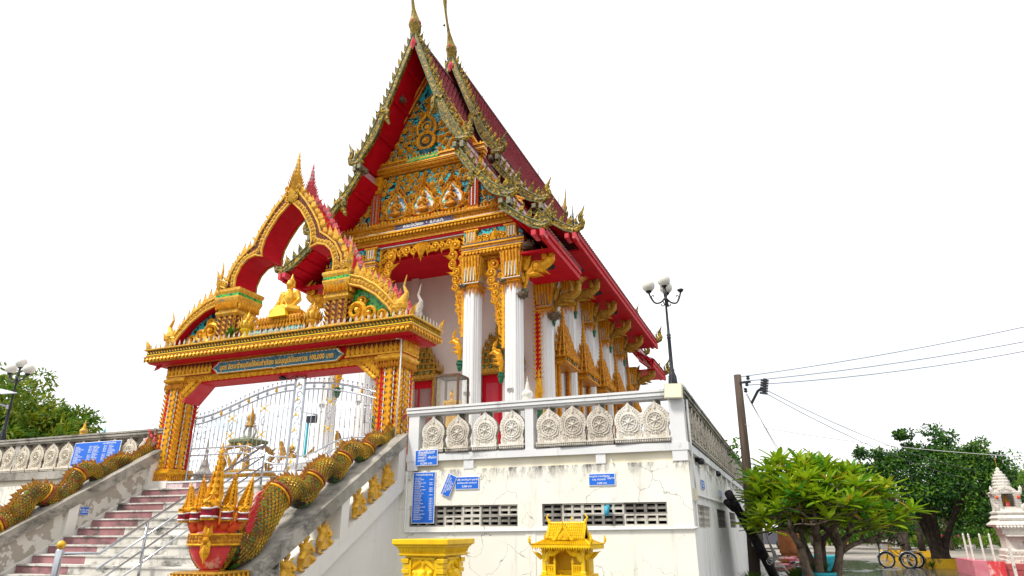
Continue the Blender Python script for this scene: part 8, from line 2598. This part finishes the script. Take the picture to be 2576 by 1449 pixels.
# ---- the big dark tree in the yellow kerb planter
bx, by = 5.6, 33.8
limbs = []; clumps = []
random.seed(5)
for k in range(9):
    a = 2*pi*k/9+random.uniform(-.2, .2); sp_ = random.uniform(.6, 1.5)
    mid = (bx+cos(a)*sp_*.7, by+sin(a)*sp_*.5, 1.9+random.uniform(-.2, .3)); end = (bx+cos(a)*sp_*1.6, by+sin(a)*sp_, 3.4+random.uniform(-.3, .6))
    limbs.append(([(bx+cos(a)*.22, by+sin(a)*.18, .2), (bx+cos(a)*.30, by+sin(a)*.25, .9), mid, end], (.13, .05)))
limbs.append(([(bx, by, .2), (bx, by, .9)], (.42, .25)))
for k in range(300):
    u = rv(); u.z = abs(u.z)*1.55-.62
    x = bx+.25+u.x*3.1; y = by+u.y*2.2; z = 2.95+u.z*1.9
    if z < 2.3 and abs(x-bx) < .9: z += .7
    clumps.append(((x, y, z), random.uniform(.34, .58)))
for x0, z0, n in ((3.6, 4.9, 6), (4.9, 5.2, 5), (6.6, 5.3, 6), (7.7, 4.7, 5), (3.0, 4.2, 4), (8.4, 4.0, 4)):
    for k in range(n): clumps.append(((x0+random.uniform(-.5, .5), by+random.uniform(-1, 1), z0+random.uniform(-.5, .35)), random.uniform(.18, .36)))
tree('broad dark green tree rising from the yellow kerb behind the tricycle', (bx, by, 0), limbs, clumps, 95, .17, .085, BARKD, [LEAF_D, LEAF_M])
# wispy twigs out of its top
# ---- trees on the far left
def blob_tree(label, x, y, h, r, n, per, l, w, mts, seed, trunk=.2, zmin=.35, group='background trees', sy=1.0):
    random.seed(seed)
    cl = []
    for k in range(n):
        u = rv(); u.z = abs(u.z) if random.random() < .8 else u.z*.5
        f = random.uniform(.55, 1)
        cl.append(((x+u.x*r*f, y+u.y*r*f*sy, h*zmin+(h*(1-zmin)-.2)*max(0, u.z)*f), r*random.uniform(.14, .24)))
    lb_ = [([(x, y, 0), (x+random.uniform(-.2, .2), y, h*.25), (x+random.uniform(-.3, .3), y, h*.6)], (trunk, trunk*.5))]
    for k in range(5):
        a = random.uniform(0, 2*pi); lb_.append(([(x, y, h*.28), (x+cos(a)*r*.4, y+sin(a)*r*.4, h*.5), (x+cos(a)*r*.75, y+sin(a)*r*.75, h*.68)], (trunk*.5, trunk*.15)))
    return tree(label, (x, y, 0), lb_, cl, per, l, w, BARK, mts, group=group)
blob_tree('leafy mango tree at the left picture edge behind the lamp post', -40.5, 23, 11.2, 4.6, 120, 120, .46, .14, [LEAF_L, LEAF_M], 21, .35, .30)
blob_tree('rounded green tree left of the gate above the stained rail', -35.6, 22, 9.0, 3.1, 85, 110, .42, .13, [LEAF_L, LEAF_M], 22, .3, .42)
blob_tree('low tree crown just above the rail behind the ochre finial', -37.5, 25, 8.6, 3.4, 80, 100, .42, .13, [LEAF_M, LEAF_L], 23, .3, .45)
blob_tree('clipped green bush behind the right gate leaf', -20.3, 24, 3.95, .9, 30, 60, .14, .07, [LEAF_M, LEAF_L], 24, .1, .8)
# ---- the far growth on the right
for i, (x, y, h, r, m_, lb) in enumerate((
    (2.6, 50, 4.2, 2.6, [LEAF_M, LEAF_L], 'bright green tree between the plumeria and the dark tree'),
    (-.6, 60, 4.2, 2.4, [LEAF_D, LEAF_M], 'dark tree beyond the van behind the plumeria'),
    (6.0, 60, 4.6, 3.2, [LEAF_D, LEAF_M], 'dull green tree far behind the tricycle'),
    (12.6, 52, 7.4, 3.4, [LEAF_M, LEAF_L], 'yellowish green tree behind the white shrine'),
    (15.4, 56, 7.2, 3.6, [LEAF_M, LEAF_L], 'light green tree at the right picture edge'),
    (10.4, 58, 6.0, 2.8, [LEAF_D, LEAF_M], 'dark tree between the big tree and the white shrine'),
    (17, 75, 8.5, 5, [LEAF_D, LEAF_M], 'farthest dark tree at the right picture edge'),
    (8.2, 78, 4.5, 3, [LEAF_M, LEAF_L], 'hazy green tree far behind the dark tree trunk'))):
    blob_tree(lb, x, y, h, r, 55, 80, .26 if y < 60 else .34, .12, m_, 40+i, .16, .22 if i != 4 else .1)
for i, (x, y, h, r) in enumerate(((2.125, 72, 4.0, 3.2), (5.5249999999999995, 74, 3.75, 3.0), (8.924999999999999, 68, 3.5, 3.0), (12.325, 66, 3.25, 3), (19, 76, 2.8, 3), (24, 80, 3, 4), (-1.5, 88, 3.4, 3))):
    random.seed(70+i); q = MB()
    cl = [((x+random.uniform(-r, r), y+random.uniform(-1.5, 1.5), random.uniform(.2, h*.8)), random.uniform(.5, .9)) for k in range(30)]
    crown_leaves(q, cl, 60, .34, .12)
    o = part(q, 'bush', [LEAF_M, LEAF_L]); tag(o, ('dry reedy thicket behind the far yard edge', 'thicket behind the leaning stump', 'green thicket left of the red flowers', 'thicket with red flowers behind the shrine posts', 'thicket right of the white shrine', 'thicket at the right picture edge', 'thicket behind the far stall')[i], 'bush', 'far bushes')
random.seed(9)
q = MB()
for k in range(26): q.ball((random.uniform(9.5, 12.5), 62+random.uniform(-1, 1), random.uniform(.8, 2.0)), .11, 6, 4)
cl = [((random.uniform(8.6, 13.2), 62.3+random.uniform(-.6, .6), random.uniform(.3, 1.7)), .5) for k in range(24)]
bl = thing('flowering_bush', 'low bush with pink red flowers left of the white shrine', 'bush', (11, 62, 0))
part(q, 'flower', CORAL, bl); q = MB(); crown_leaves(q, cl, 70, .24, .1); part(q, 'foliage', [LEAF_M, LEAF_L], bl)
# ---- plumeria, leaf by leaf
random.seed(3)
plum = thing('plumeria_tree', 'spreading plumeria with thick grey limbs and long bright leaves', 'tree', (.55, 17, 0))
tips = []
q = MB()
def limb(p, d, l, r, depth):
    p = Vector(p); d = Vector(d).normalized()
    m_ = p+d*l*.5+rv()*l*.06; e = p+d*l
    q.tube([p, m_, e], [r, r*.86, r*.76], 8)
    q.ball(e, r*.8, 7, 5)
    if depth == 0 or l < .17:
        if e.z > 1.5 and random.random() < .52: tips.append((e, d))
        return
    n = 3 if (depth > 1 and random.random() < .6) else 2
    a0 = random.uniform(0, 2*pi)
    for k in range(n):
        a = a0+2*pi*k/n+random.uniform(-.3, .3)
        u = d.orthogonal().normalized(); v = d.cross(u)
        nd = (d*.72+(u*cos(a)+v*sin(a))*.68)
        nd.z = nd.z*.72+.16
        # keep the crown a flat dome
        if e.z > 2.8: nd.z *= .30
        limb(e, nd, l*random.uniform(.62, .82), r*.66, depth-1)
PXc = .62
for (x, y, dx, dy, l, r) in ((.30, 16.5, -.20, .05, .74, .115), (.72, 17.0, .26, .05, .80, .10), (.64, 17.2, .46, .15, .70, .095), (.45, 17.5, -.26, .3, .76, .09), (.44, 16.9, .05, -.2, .88, .10), (.52, 17.3, .1, .3, .88, .09)):
    limb((x, y, .42), (dx, dy, .95), l*1.04, r, 5)
part(q, 'trunk', BARK, plum, True)
def big_leaf():
    vs = []; fs = []
    L_ = [(0, .06), (.25, .20), (.55, .27), (.8, .19), (1.0, 0)]
    for i, (t, w_) in enumerate(L_):
        z = -.18*t*t
        vs += [(-w_*.5, t, z+.03), (0, t, z-.02), (w_*.5, t, z+.03)]
    for i in range(4):
        a = 3*i; fs += [(a, a+1, a+4, a+3), (a+1, a+2, a+5, a+4)]
    return vs, fs
BLF = big_leaf()
LM = [tplmesh('leaf', BLF, m_, True) for m_ in (LEAF_P, LEAF_P2, LEAF_Y)]
rows = []
for (e, d) in tips:
    n = random.randint(10, 14); a0 = random.uniform(0, 6.28)
    if e.z < 1.35: n = 7
    for k in range(n):
        a = a0+2.4*k; el = lerp(1.15, -.15, (k/n))+random.uniform(-.15, .15)
        dv = Vector((cos(a)*cos(el), sin(a)*cos(el), sin(el)))
        dv = (dv+d*.25).normalized()
        l = random.uniform(.36, .54)*(1 if k > 3 else .75)
        xax = dv.cross(Vector((0, 0, 1))); xax = xax.normalized() if xax.length > .05 else Vector((1, 0, 0)); zax = xax.cross(dv).normalized()
        M = Matrix(((xax.x, dv.x, zax.x, 0), (xax.y, dv.y, zax.y, 0), (xax.z, dv.z, zax.z, 0), (0, 0, 0, 1)))
        r = random.random()
        rows.append((e.y-e.x*.1+random.uniform(0, .2), T(e+dv*.02) @ M @ SCL(l), 2 if r < .05 else (1 if r < .17 else 0)))
rows.sort(key=lambda t: t[0])
rest = MB()
for i, (k_, M, mi) in enumerate(rows):
    if i < 300: inst('leaf', LM[mi], plum, M)
    else:
        rest.mi = mi; rest.add(BLF[0], BLF[1], M)
part(rest, 'crown', [LEAF_P, LEAF_P2, LEAF_Y], plum, True, 'stuff')
q = MB()
for (e, d) in random.sample(tips, min(22, len(tips))):
    for k in range(random.randint(2, 5)):
        c = e+Vector((random.uniform(-.12, .12), random.uniform(-.12, .12), random.uniform(.08, .22)))
        for j in range(5):
            a = 2*pi*j/5; dd = Vector((cos(a), sin(a)*.5, .5*sin(a)))*.035
            leaf_quad(q, c, dd.normalized(), Vector((0, -1, .4)).normalized(), .055, .04)
part(q, 'blossoms', FLOWER, plum)
pt = thing('planter', 'large round turquoise planter under the plumeria', 'planter', (.62, 17, 0))
q = MB(); q.lathe([(.40, 0), (.50, .50), (.56, .66), (.60, .70), (.60, .76), (.54, .76), (.52, .66), (.02, .64)], 24, T((.46, 17.1, -.03)) @ SCL(.62, .62, .92)); part(q, 'bowl', TURQ, pt, True)
tuft('fern_tuft', 'bright fern tufts filling the rim of the turquoise planter', .46, 17.05, .56, .34, 240, GRASSM, 1.1, .02, 'fern')
tuft('fern_tuft', 'bright ferns at the foot of the plumeria left of its planter', -.05, 17.2, .35, .45, 200, GRASSM, 1.0, .02, 'fern')
tuft('fern_tuft', 'weeds growing along the foot of the side wall', -1.0, 17.8, .15, .5, 200, GRASSM, 1.0, .02, 'fern')
pt2 = thing('planter', 'smaller turquoise planter behind the plumeria trunks', 'planter', (1.0, 27, 0))
q = MB(); q.lathe([(.30, 0), (.38, .40), (.46, .56), (.46, .62), (.40, .62), (.02, .55)], 20, T((.92, 28.5, 0))); part(q, 'bowl', TURQ, pt2, True)
random.seed(8)
q = MB(); tips2 = []
_t1 = tips; tips = []
for dx, dy in ((-.3, .1), (.25, 0), (0, .3)):
    limb((.92, 28.5, .5), (dx, dy, .9), 1.0, .10, 3)
p2 = thing('plumeria_tree', 'second plumeria behind with dark twisted trunks', 'tree', (.92, 28.5, .5))
part(q, 'trunk', BARKD, p2, True)
rest = MB()
for (e, d) in tips:
    for k in range(11):
        a = 2.4*k; el = lerp(1.0, -.2, k/11); dv = Vector((cos(a)*cos(el), sin(a)*cos(el), sin(el)))
        xax = dv.cross(Vector((0, 0, 1))).normalized(); zax = xax.cross(dv).normalized()
        M = Matrix(((xax.x, dv.x, zax.x, 0), (xax.y, dv.y, zax.y, 0), (xax.z, dv.z, zax.z, 0), (0, 0, 0, 1)))
        rest.mi = random.randint(0, 1); rest.add(BLF[0], BLF[1], T(e) @ M @ SCL(.38))
part(rest, 'crown', [LEAF_P2, LEAF_P], p2, True)
# creeper on the rail of the side balustrade
q = MB()
for k in range(60):
    p = Vector((XR+.08+random.uniform(0, .25), 21.5+random.uniform(-.9, .9), 3.8+random.uniform(-.45, .35)))
    leaf_quad(q, p, rv(), rv(), .16, .09)
o = part(q, 'creeper', LEAF_M); tag(o, 'small creeper hanging over the side rail', 'creeper')
tuft('rail_weed', 'tiny green weed between the first two wheel plaques', -6.22, 11.98, 3.03, .14, 14, GRASSM, .9, .012)

# ================================================================== YARD ON THE RIGHT
def kerb(label, x0, x1, y0, y1, h):
    k_ = thing('kerb_planter', label, 'planter', ((x0+x1)/2, y0, 0))
    q = MB(); t_ = .14
    q.box(x0, x1, y0, y0+t_, 0, h); q.box(x0, x1, y1-t_, y1, 0, h); q.box(x0, x0+t_, y0+t_, y1-t_, 0, h); q.box(x1-t_, x1, y0+t_, y1-t_, 0, h); part(q, 'kerb', YCURB, k_)
    q = MB(); q.box(x0+t_, x1-t_, y0+t_, y1-t_, 0, h-.08); part(q, 'soil', BARKD, k_)
kerb('stained yellow kerb planter round the big dark tree', 4.95, 6.28, 33.1, 34.6, .36)
kerb('long yellow kerb planter behind the tricycle', 4.1, 6.4, 39.6, 41.5, .45)
st2 = MB(); st2.tube([(5.3, 40.4, 0), (5.25, 40.4, .6), (5.2, 40.5, 1.3)], [.3, .24, .26], 9); o = part(st2, 'tree_stump', BARKD, None, True); tag(o, 'hollow dark stump standing in the rear yellow planter', 'stump')
tk = MB(); tk.tube([(6.0, 40.6, 0), (6.0, 40.6, 2.6)], [.17, .13], 9); o = part(tk, 'bare_trunk', BARKD, None, True); tag(o, 'straight dark bare trunk in the rear yellow planter', 'tree')
tuft('kerb_weed', 'grass tuft at the foot of the yellow kerb', 5.1, 33.0, 0, .30, 40, GRASSM, .9, .02)
# tricycle
tr = thing('tricycle', 'yellow cargo tricycle with a wire basket parked by the yellow kerb', 'tricycle', (4.0, 33.2, 0))
def wheel(x, y, r, nm='wheel'):
    w_ = link(nm, None, tr, (x, y, r))
    q = MB(); q.tube([(x+r*cos(2*pi*k/28), y, r+r*sin(2*pi*k/28)) for k in range(29)], .035, 7, cap=False); part(q, 'tyre', RUBBER, w_, True)
    q = MB(); q.tube([(x+(r-.05)*cos(2*pi*k/24), y, r+(r-.05)*sin(2*pi*k/24)) for k in range(25)], .014, 5, cap=False)
    for k in range(14):
        a = 2*pi*k/14; q.tube([(x, y, r), (x+(r-.05)*cos(a), y, r+(r-.05)*sin(a))], .006, 3, cap=False)
    q.ball((x, y, r), .045, 8, 6); part(q, 'rim', STEEL, w_)
for x, y in ((3.52, 33.2), (4.28, 32.9), (4.62, 33.5)):
    wheel(x, y, .29)
    q = MB(); P = [(x+.345*cos(a), y, .29+.345*sin(a)) for a in [radians(v) for v in range(15, 175, 10)]]
    q.tube(P, .028, 5, flat=1.6); part(q, 'mudguard', STEEL, tr, True)
q = MB()
q.tube([(3.52, 33.2, .29), (3.66, 33.2, .72), (3.70, 33.2, .98)], .028, 7)
q.tube(smoothpath([(3.67, 33.2, .78), (3.85, 33.2, .48), (4.1, 33.2, .42), (4.42, 33.2, .32)], 4), .03, 7); q.tube([(3.69, 33.2, .88), (3.95, 33.2, .58), (4.1, 33.2, .5)], .022, 6)
q.tube([(4.05, 33.2, .40), (4.14, 33.2, .84)], .024, 7); q.tube([(4.45, 32.9, .29), (4.45, 33.5, .29)], .025, 6); q.tube([(4.12, 33.2, .7), (4.45, 33.2, .6), (4.7, 33.2, .6)], .02, 6)
q.box(4.15, 4.85, 32.95, 33.45, .58, .61)
part(q, 'frame', TRIKE, tr, True)
q = MB(); q.tube(smoothpath([(3.95, 32.95, .98), (3.78, 32.98, 1.06), (3.70, 33.2, 1.0), (3.78, 33.42, 1.06), (3.95, 33.45, .98)], 4), .018, 6); q.tube([(3.74, 33.0, 1.05), (3.70, 32.95, 1.22)], .01, 4); q.ball((3.70, 32.95, 1.25), .05, 7, 5); part(q, 'handlebar', IRON, tr, True)
q = MB(); q.ball((4.15, 33.2, .90), .15, 10, 7, (1.1, .75, .45)); q.box(4.05, 4.28, 33.1, 33.3, .92, .98); part(q, 'saddle', RUBBER, tr, True)
q = MB()
for k in range(9):
    t = k/8
    for (xa, za) in ((lerp(3.26, 3.58, t), .70),):
        for y in (33.02, 33.38): q.tube([(xa, y, za), (lerp(3.20, 3.64, t), y, .98)], .007, 4)
for z, a, c in ((.70, 3.26, 3.58), (.80, 3.24, 3.60), (.90, 3.22, 3.62), (.98, 3.20, 3.64)):
    q.tube([(a, 33.02, z), (c, 33.02, z), (c, 33.38, z), (a, 33.38, z), (a, 33.02, z)], .009, 4)
for k in range(5): q.tube([(3.26+.08*k, 33.02, .70), (3.26+.08*k, 33.38, .70)], .007, 4)
part(q, 'basket', mat('basket_wire', (.62, .62, .60), None, .4, .3), tr)
q = MB(); q.tube([(4.05, 33.12, .32), (4.14, 33.10, .20)], .014, 5); q.box(4.08, 4.20, 33.0, 33.1, .18, .21); q.lathe([(.10, -.015), (.10, .015)], 14, T((4.05, 33.16, .32)) @ RX(pi/2)); part(q, 'crank', IRON, tr)
# white shrine on its pink base
SX, SY = 7.28, 29.6
ws = thing('white_shrine', 'white carved spirit shrine with niche and spire on a pink base', 'shrine', (SX, SY, 0))
ws.scale = (.80, .80, .79)
q = MB(); q.box(5.20, 5.72, 28.1, 31.5, 0, .62); part(q, 'base_pink', PINKB, ws)
q = MB(); q.box(5.72, 6.35, 28.12, 28.3, 0, .60); part(q, 'base_coral', CORAL, ws)
q = MB(); q.box(5.72, 9.5, 28.32, 31.5, 0, .50); part(q, 'platform', MAROON, ws)
for i in range(6):
    for j in range(2):
        q = MB(); q.box(6.37+.36*i+.01, 6.37+.36*(i+1)-.01, 28.28, 28.32, .02+.25*j, .25+.25*j-.01); part(q, 'tile', MAROON, ws)
def r3(q, prof): q.rings(SX, SY, [(h, h, z) for h, z in prof])
q = MB(); r3(q, [(.66, .50), (.66, .62), (.60, .66), (.62, .78), (.56, .82), (.58, 1.0), (.52, 1.04), (.46, 1.1), (.46, 1.62), (.50, 1.66)]); part(q, 'lower_stage', SHRW, ws)
q = MB()
for k in range(8):
    for z, h_ in ((.64, .62), (.86, .58)): place(q, SPI, SX-.55+.157*k, SY-h_-.01, z, .14); place(q, FLS, SX-.55+.157*k, SY-h_, z, .15)
part(q, 'lower_carving', SHRW, ws)
q = MB(); q.box(SX-.45, SX+.75, SY-.85, SY-.44, 1.60, 1.66)
q2 = MB(); q2.lathe([(.17, .50), (.17, .70), (.12, .74), (.12, 1.25), (.15, 1.30), (.11, 1.34), (.20, 1.55), (.20, 1.60)], 8, T((SX+.45, SY-.62, 0)))
part(q, 'offering_shelf', SHRW, ws); part(q2, 'shelf_column', SHRW, ws)
q = MB(); r3(q, [(.50, 1.66), (.52, 1.72), (.50, 1.90), (.60, 1.98), (.74, 2.02), (.78, 2.08), (.74, 2.14), (.66, 2.20), (.60, 2.26), (.60, 2.32), (.64, 2.36), (.56, 2.46), (.52, 2.50), (.58, 2.56), (.58, 2.62), (.50, 2.66)]); part(q, 'middle_stage', SHRW, ws)
q = MB()
for k in range(12): place(q, PET, SX-.70+.127*k, SY-.74, 2.06, .14, sx=.8); place(q, SPI, SX-.55+.1*k, SY-.63, 2.26, .11); place(q, FLS, SX-.66+.12*k, SY-.72, 2.10, .10)
part(q, 'middle_carving', SHRW, ws)
q = MB()
for s in (-1, 1):
    for t in (-1, 1): q.rings(SX+s*.36, SY+t*.36, [(.13, .13, 2.66), (.10, .10, 2.74), (.10, .10, 3.25), (.14, .14, 3.32), (.14, .14, 3.40)])
    for k in range(7): q.rings(SX+s*.36, SY-.36, [(.125, .125, 2.85+.07*k), (.125, .125, 2.88+.07*k)])
    q.box(SX+s*.36-.08, SX+s*.36+.08, SY-.26, SY+.26, 2.7, 3.3)
    q.tube(smoothpath([(SX+s*.40, SY-.42, 3.36), (SX+s*.52, SY-.46, 3.48), (SX+s*.56, SY-.48, 3.75)], 4), [.10]*4+[.07]*3+[.03, .006], 7)
    for k in range(3): place(q, FLC, SX+s*.44, SY-.48, 2.66+.05*k, .34, sx=s, rot=-s*.25)
q.box(SX-.28, SX+.28, SY+.30, SY+.42, 2.66, 3.35); q.box(SX-.30, SX+.30, SY-.42, SY-.40, 2.66, 2.84)
part(q, 'niche_stage', SHRW, ws)
q = MB(); r3(q, [(.52, 3.40), (.54, 3.46), (.40, 3.52)]); q.prism([(SX-.50, 3.38), (SX-.30, 3.62), (SX-.1, 3.72), (SX, 3.92), (SX+.1, 3.72), (SX+.30, 3.62), (SX+.50, 3.38), (SX+.28, 3.38), (SX+.2, 3.46), (SX-.2, 3.46), (SX-.28, 3.38)], SY-.52, SY-.38)
for k in range(5): place(q, SPI, SX-.24+.1*k, SY-.52, 3.46+.06*(2-abs(2-k)), .12)
part(q, 'arched_hood', SHRW, ws)
q = MB(); pr = []
for k in range(8):
    f = (.34, .35, .34, .32, .28, .23, .16, .08)[k]; z = 3.50+.13*k; pr += [(f*.92, z), (f, z+.04), (f, z+.09), (f*.9, z+.12)]
q.lathe(pr+[(.01, 4.58)], 14, T((SX, SY, 0)))
for k in range(6):
    f = (.34, .35, .34, .32, .28, .23)[k]
    for j in range(11):
        a = 2*pi*j/11+k*.3; q.add(*FLS, T((SX+f*cos(a), SY+f*sin(a), 3.52+.13*k)) @ RZ(a+pi/2) @ SCL(.12, .08, .12))
part(q, 'spire', SHRW, ws)
q = MB(); q.tube([(SX, SY, 4.55), (SX, SY, 4.95)], .012, 5); q.ball((SX, SY, 4.95), .04, 6, 5); part(q, 'spire_rod', GOLDDARK, ws)
dy = thing('deity_statue', 'small ochre deity statue with red cloth inside the white shrine niche', 'statue', (SX, SY-.1, 2.24))
inst('figure', DEITY.copy(), dy, T((SX, SY-.1, 2.24)) @ SCL(.62))
q = MB(); q.box(SX-.05, SX+.05, SY-.22, SY-.18, 2.25, 2.40); part(q, 'red_cloth', CORAL, dy)
for i, s in enumerate((-1, 1)):
    q = MB(); q.ball((SX+s*.32, SY-.41, 2.56), .055, 8, 6); o = part(q, 'marigold_bunch', ORANGE, None, True); tag(o, ('orange marigold bunch on the left pillar of the white shrine', 'orange marigold bunch on the right pillar of the white shrine')[i], 'flowers')
for i, (x, y, lb) in enumerate(((5.80, 29.9, 'white pointed post at the far left corner of the pink base'), (5.80, 29.1, 'second white post along the left edge of the pink base'), (6.05, 28.7, 'third white post along the pink base before the shrine'), (6.38, 28.9, 'white post in front of the shrine steps'))):
    f_ = thing('fence_post', lb, 'post', (x, y, .5), 'white posts on the pink base')
    q = MB(); q.box(x-.028, x+.028, y-.028, y+.028, .4, 1.22); part(q, 'shaft', SHRW, f_)
    q = MB(); q.lathe([(.03, 0), (.05, .03), (.03, .06), (.05, .10), (.02, .16), (.004, .2)], 8, T((x, y, 1.22)) @ SCL(.8)); part(q, 'finial', SHRW, f_)
q = MB(); q.box(6.55, 6.63, 27.6, 27.68, 0, .95); o = part(q, 'fence_post', SHRW); tag(o, 'plain short white post standing before the maroon tiles', 'post', 'white posts on the pink base')
# van, stall, box, rubble
vn = thing('van', 'dark lower half van with pale windows far behind the plumeria', 'van', (-1.2, 56.8, 0))
q = MB(); q.box(-3.4, -.1, 57.0, 58.7, .35, 1.15); q.frus((-3.3, -.2, 57.02, 58.68), 1.15, (-3.1, -.9, 57.15, 58.55), 1.95); part(q, 'body', CARP, vn)
q = MB(); q.frus((-3.1, -.45, 56.99, 57.02), 1.2, (-2.98, -.95, 57.10, 57.13), 1.8); part(q, 'window', SIGNW, vn)
for x in (-2.7, -.85):
    q = MB(); q.lathe([(.33, -.1), (.36, -.05), (.36, .05), (.33, .1)], 18, T((x, 57.0, .36)) @ RX(pi/2)); wv = part(q, 'wheel', RUBBER, vn, True)
    q = MB(); q.lathe([(.20, 0), (.20, .03), (.06, .05)], 14, T((x, 56.9, .36)) @ RX(pi/2)); part(q, 'hubcap', STEEL, wv)
q = MB(); q.box(-3.3, .2, 59.4, 59.5, 1.7, 2.3); o = part(q, 'shade_net', mat('shade_green', (.02, .20, .16), None, .7)); tag(o, 'dark green shade net above the far van', 'shade net')
q = MB(); q.box(-.75, .35, 41.4, 42.4, .25, 1.55); q.box(-.70, .30, 41.45, 42.35, 0, .25); o = part(q, 'rusty_cabinet', RUST); tag(o, 'rusty brown sheet metal cabinet behind the plumeria trunk', 'cabinet')
sl = thing('market_stall', 'open sided far stall with flat pale roof behind the plumeria', 'stall', (3.0, 69.5, 0))
q = MB(); q.box(1.4, 4.6, 69, 71.5, 2.0, 2.12); part(q, 'roof', BOXC, sl)
q = MB(); q.box(1.5, 2.3, 69.2, 71.3, 0, 2.0); part(q, 'back_wall', IRON, sl)
q = MB()
for x in (2.8, 4.5): q.box(x-.05, x+.05, 69.1, 69.2, 0, 2.0)
part(q, 'stall_post', TRIKE, sl)
q = MB(); q.box(2.5, 4.3, 69.6, 70.4, .6, .7); q.box(2.5, 2.6, 69.6, 70.4, 0, .6); q.box(4.2, 4.3, 69.6, 70.4, 0, .6); part(q, 'counter', RUST, sl)
random.seed(13)
RB = [CONC, REDG, RUST, IRON, PINKB]
q = MB()
for i in range(46):
    x = random.uniform(-1.1, .9); y = random.uniform(30, 40); s = random.uniform(.08, .28); q.mi = i % 5
    q.box(-s, s, -s*.5, s*.5, -s*.25, s*.25, T((x, y, s*.2+random.uniform(0, .15))) @ RZ(random.uniform(0, 3)) @ RX(random.uniform(-.5, .5)))
o = part(q, 'rubble', RB, None, False, 'stuff'); tag(o, 'heap of broken blocks and scrap behind the leaning log', 'rubble')
fr = thing('leaning_frame', 'dark window frame leaning at the foot of the side wall', 'frame', (-1.1, 24.5, 0))
M = T((-1.0, 24.6, 0)) @ RZ(-.9) @ RX(-.25)
q = MB(); q.box(-.4, .4, -.02, .02, 0, .05, M); q.box(-.4, .4, -.02, .02, .85, .9, M); q.box(-.4, -.35, -.02, .02, .05, .85, M); q.box(.35, .4, -.02, .02, .05, .85, M); part(q, 'frame', IRON, fr)
q = MB(); q.box(-.35, .35, -.005, .005, .05, .85, M); part(q, 'pane', GLASS, fr)
# grass beyond the yard
random.seed(17)
q = MB()
for k in range(7000):
    x = random.uniform(-1, 34); y = random.uniform(77, 96)
    h = random.uniform(.15, .55); a = random.uniform(0, 6.28)
    s = Vector((cos(a), sin(a), 0))*.05; p = Vector((x, y, 0)); t = p+Vector((random.uniform(-.2, .2), random.uniform(-.2, .2), h))
    q.v += [tuple(p-s), tuple(p+s), tuple(t)]; o_ = len(q.v)-3; q.f.append((o_, o_+1, o_+2)); q.m.append(0)
o = part(q, 'grass', GRASSM); tag(o, 'tall grass along the far edge of the yard', 'grass', None, 'stuff')
q = MB()
for i in range(60):
    x = random.uniform(7.0, 9.8); y = random.uniform(72, 74)
    q.box(-.2, .2, -.15, .15, -.06, .06, T((x, y, random.uniform(.05, .4))) @ RZ(random.uniform(0, 3)) @ RX(random.uniform(-.5, .5)))
o = part(q, 'rubble', CONC, None, False, 'stuff'); tag(o, 'low heap of pale rubble at the far yard edge', 'rubble')
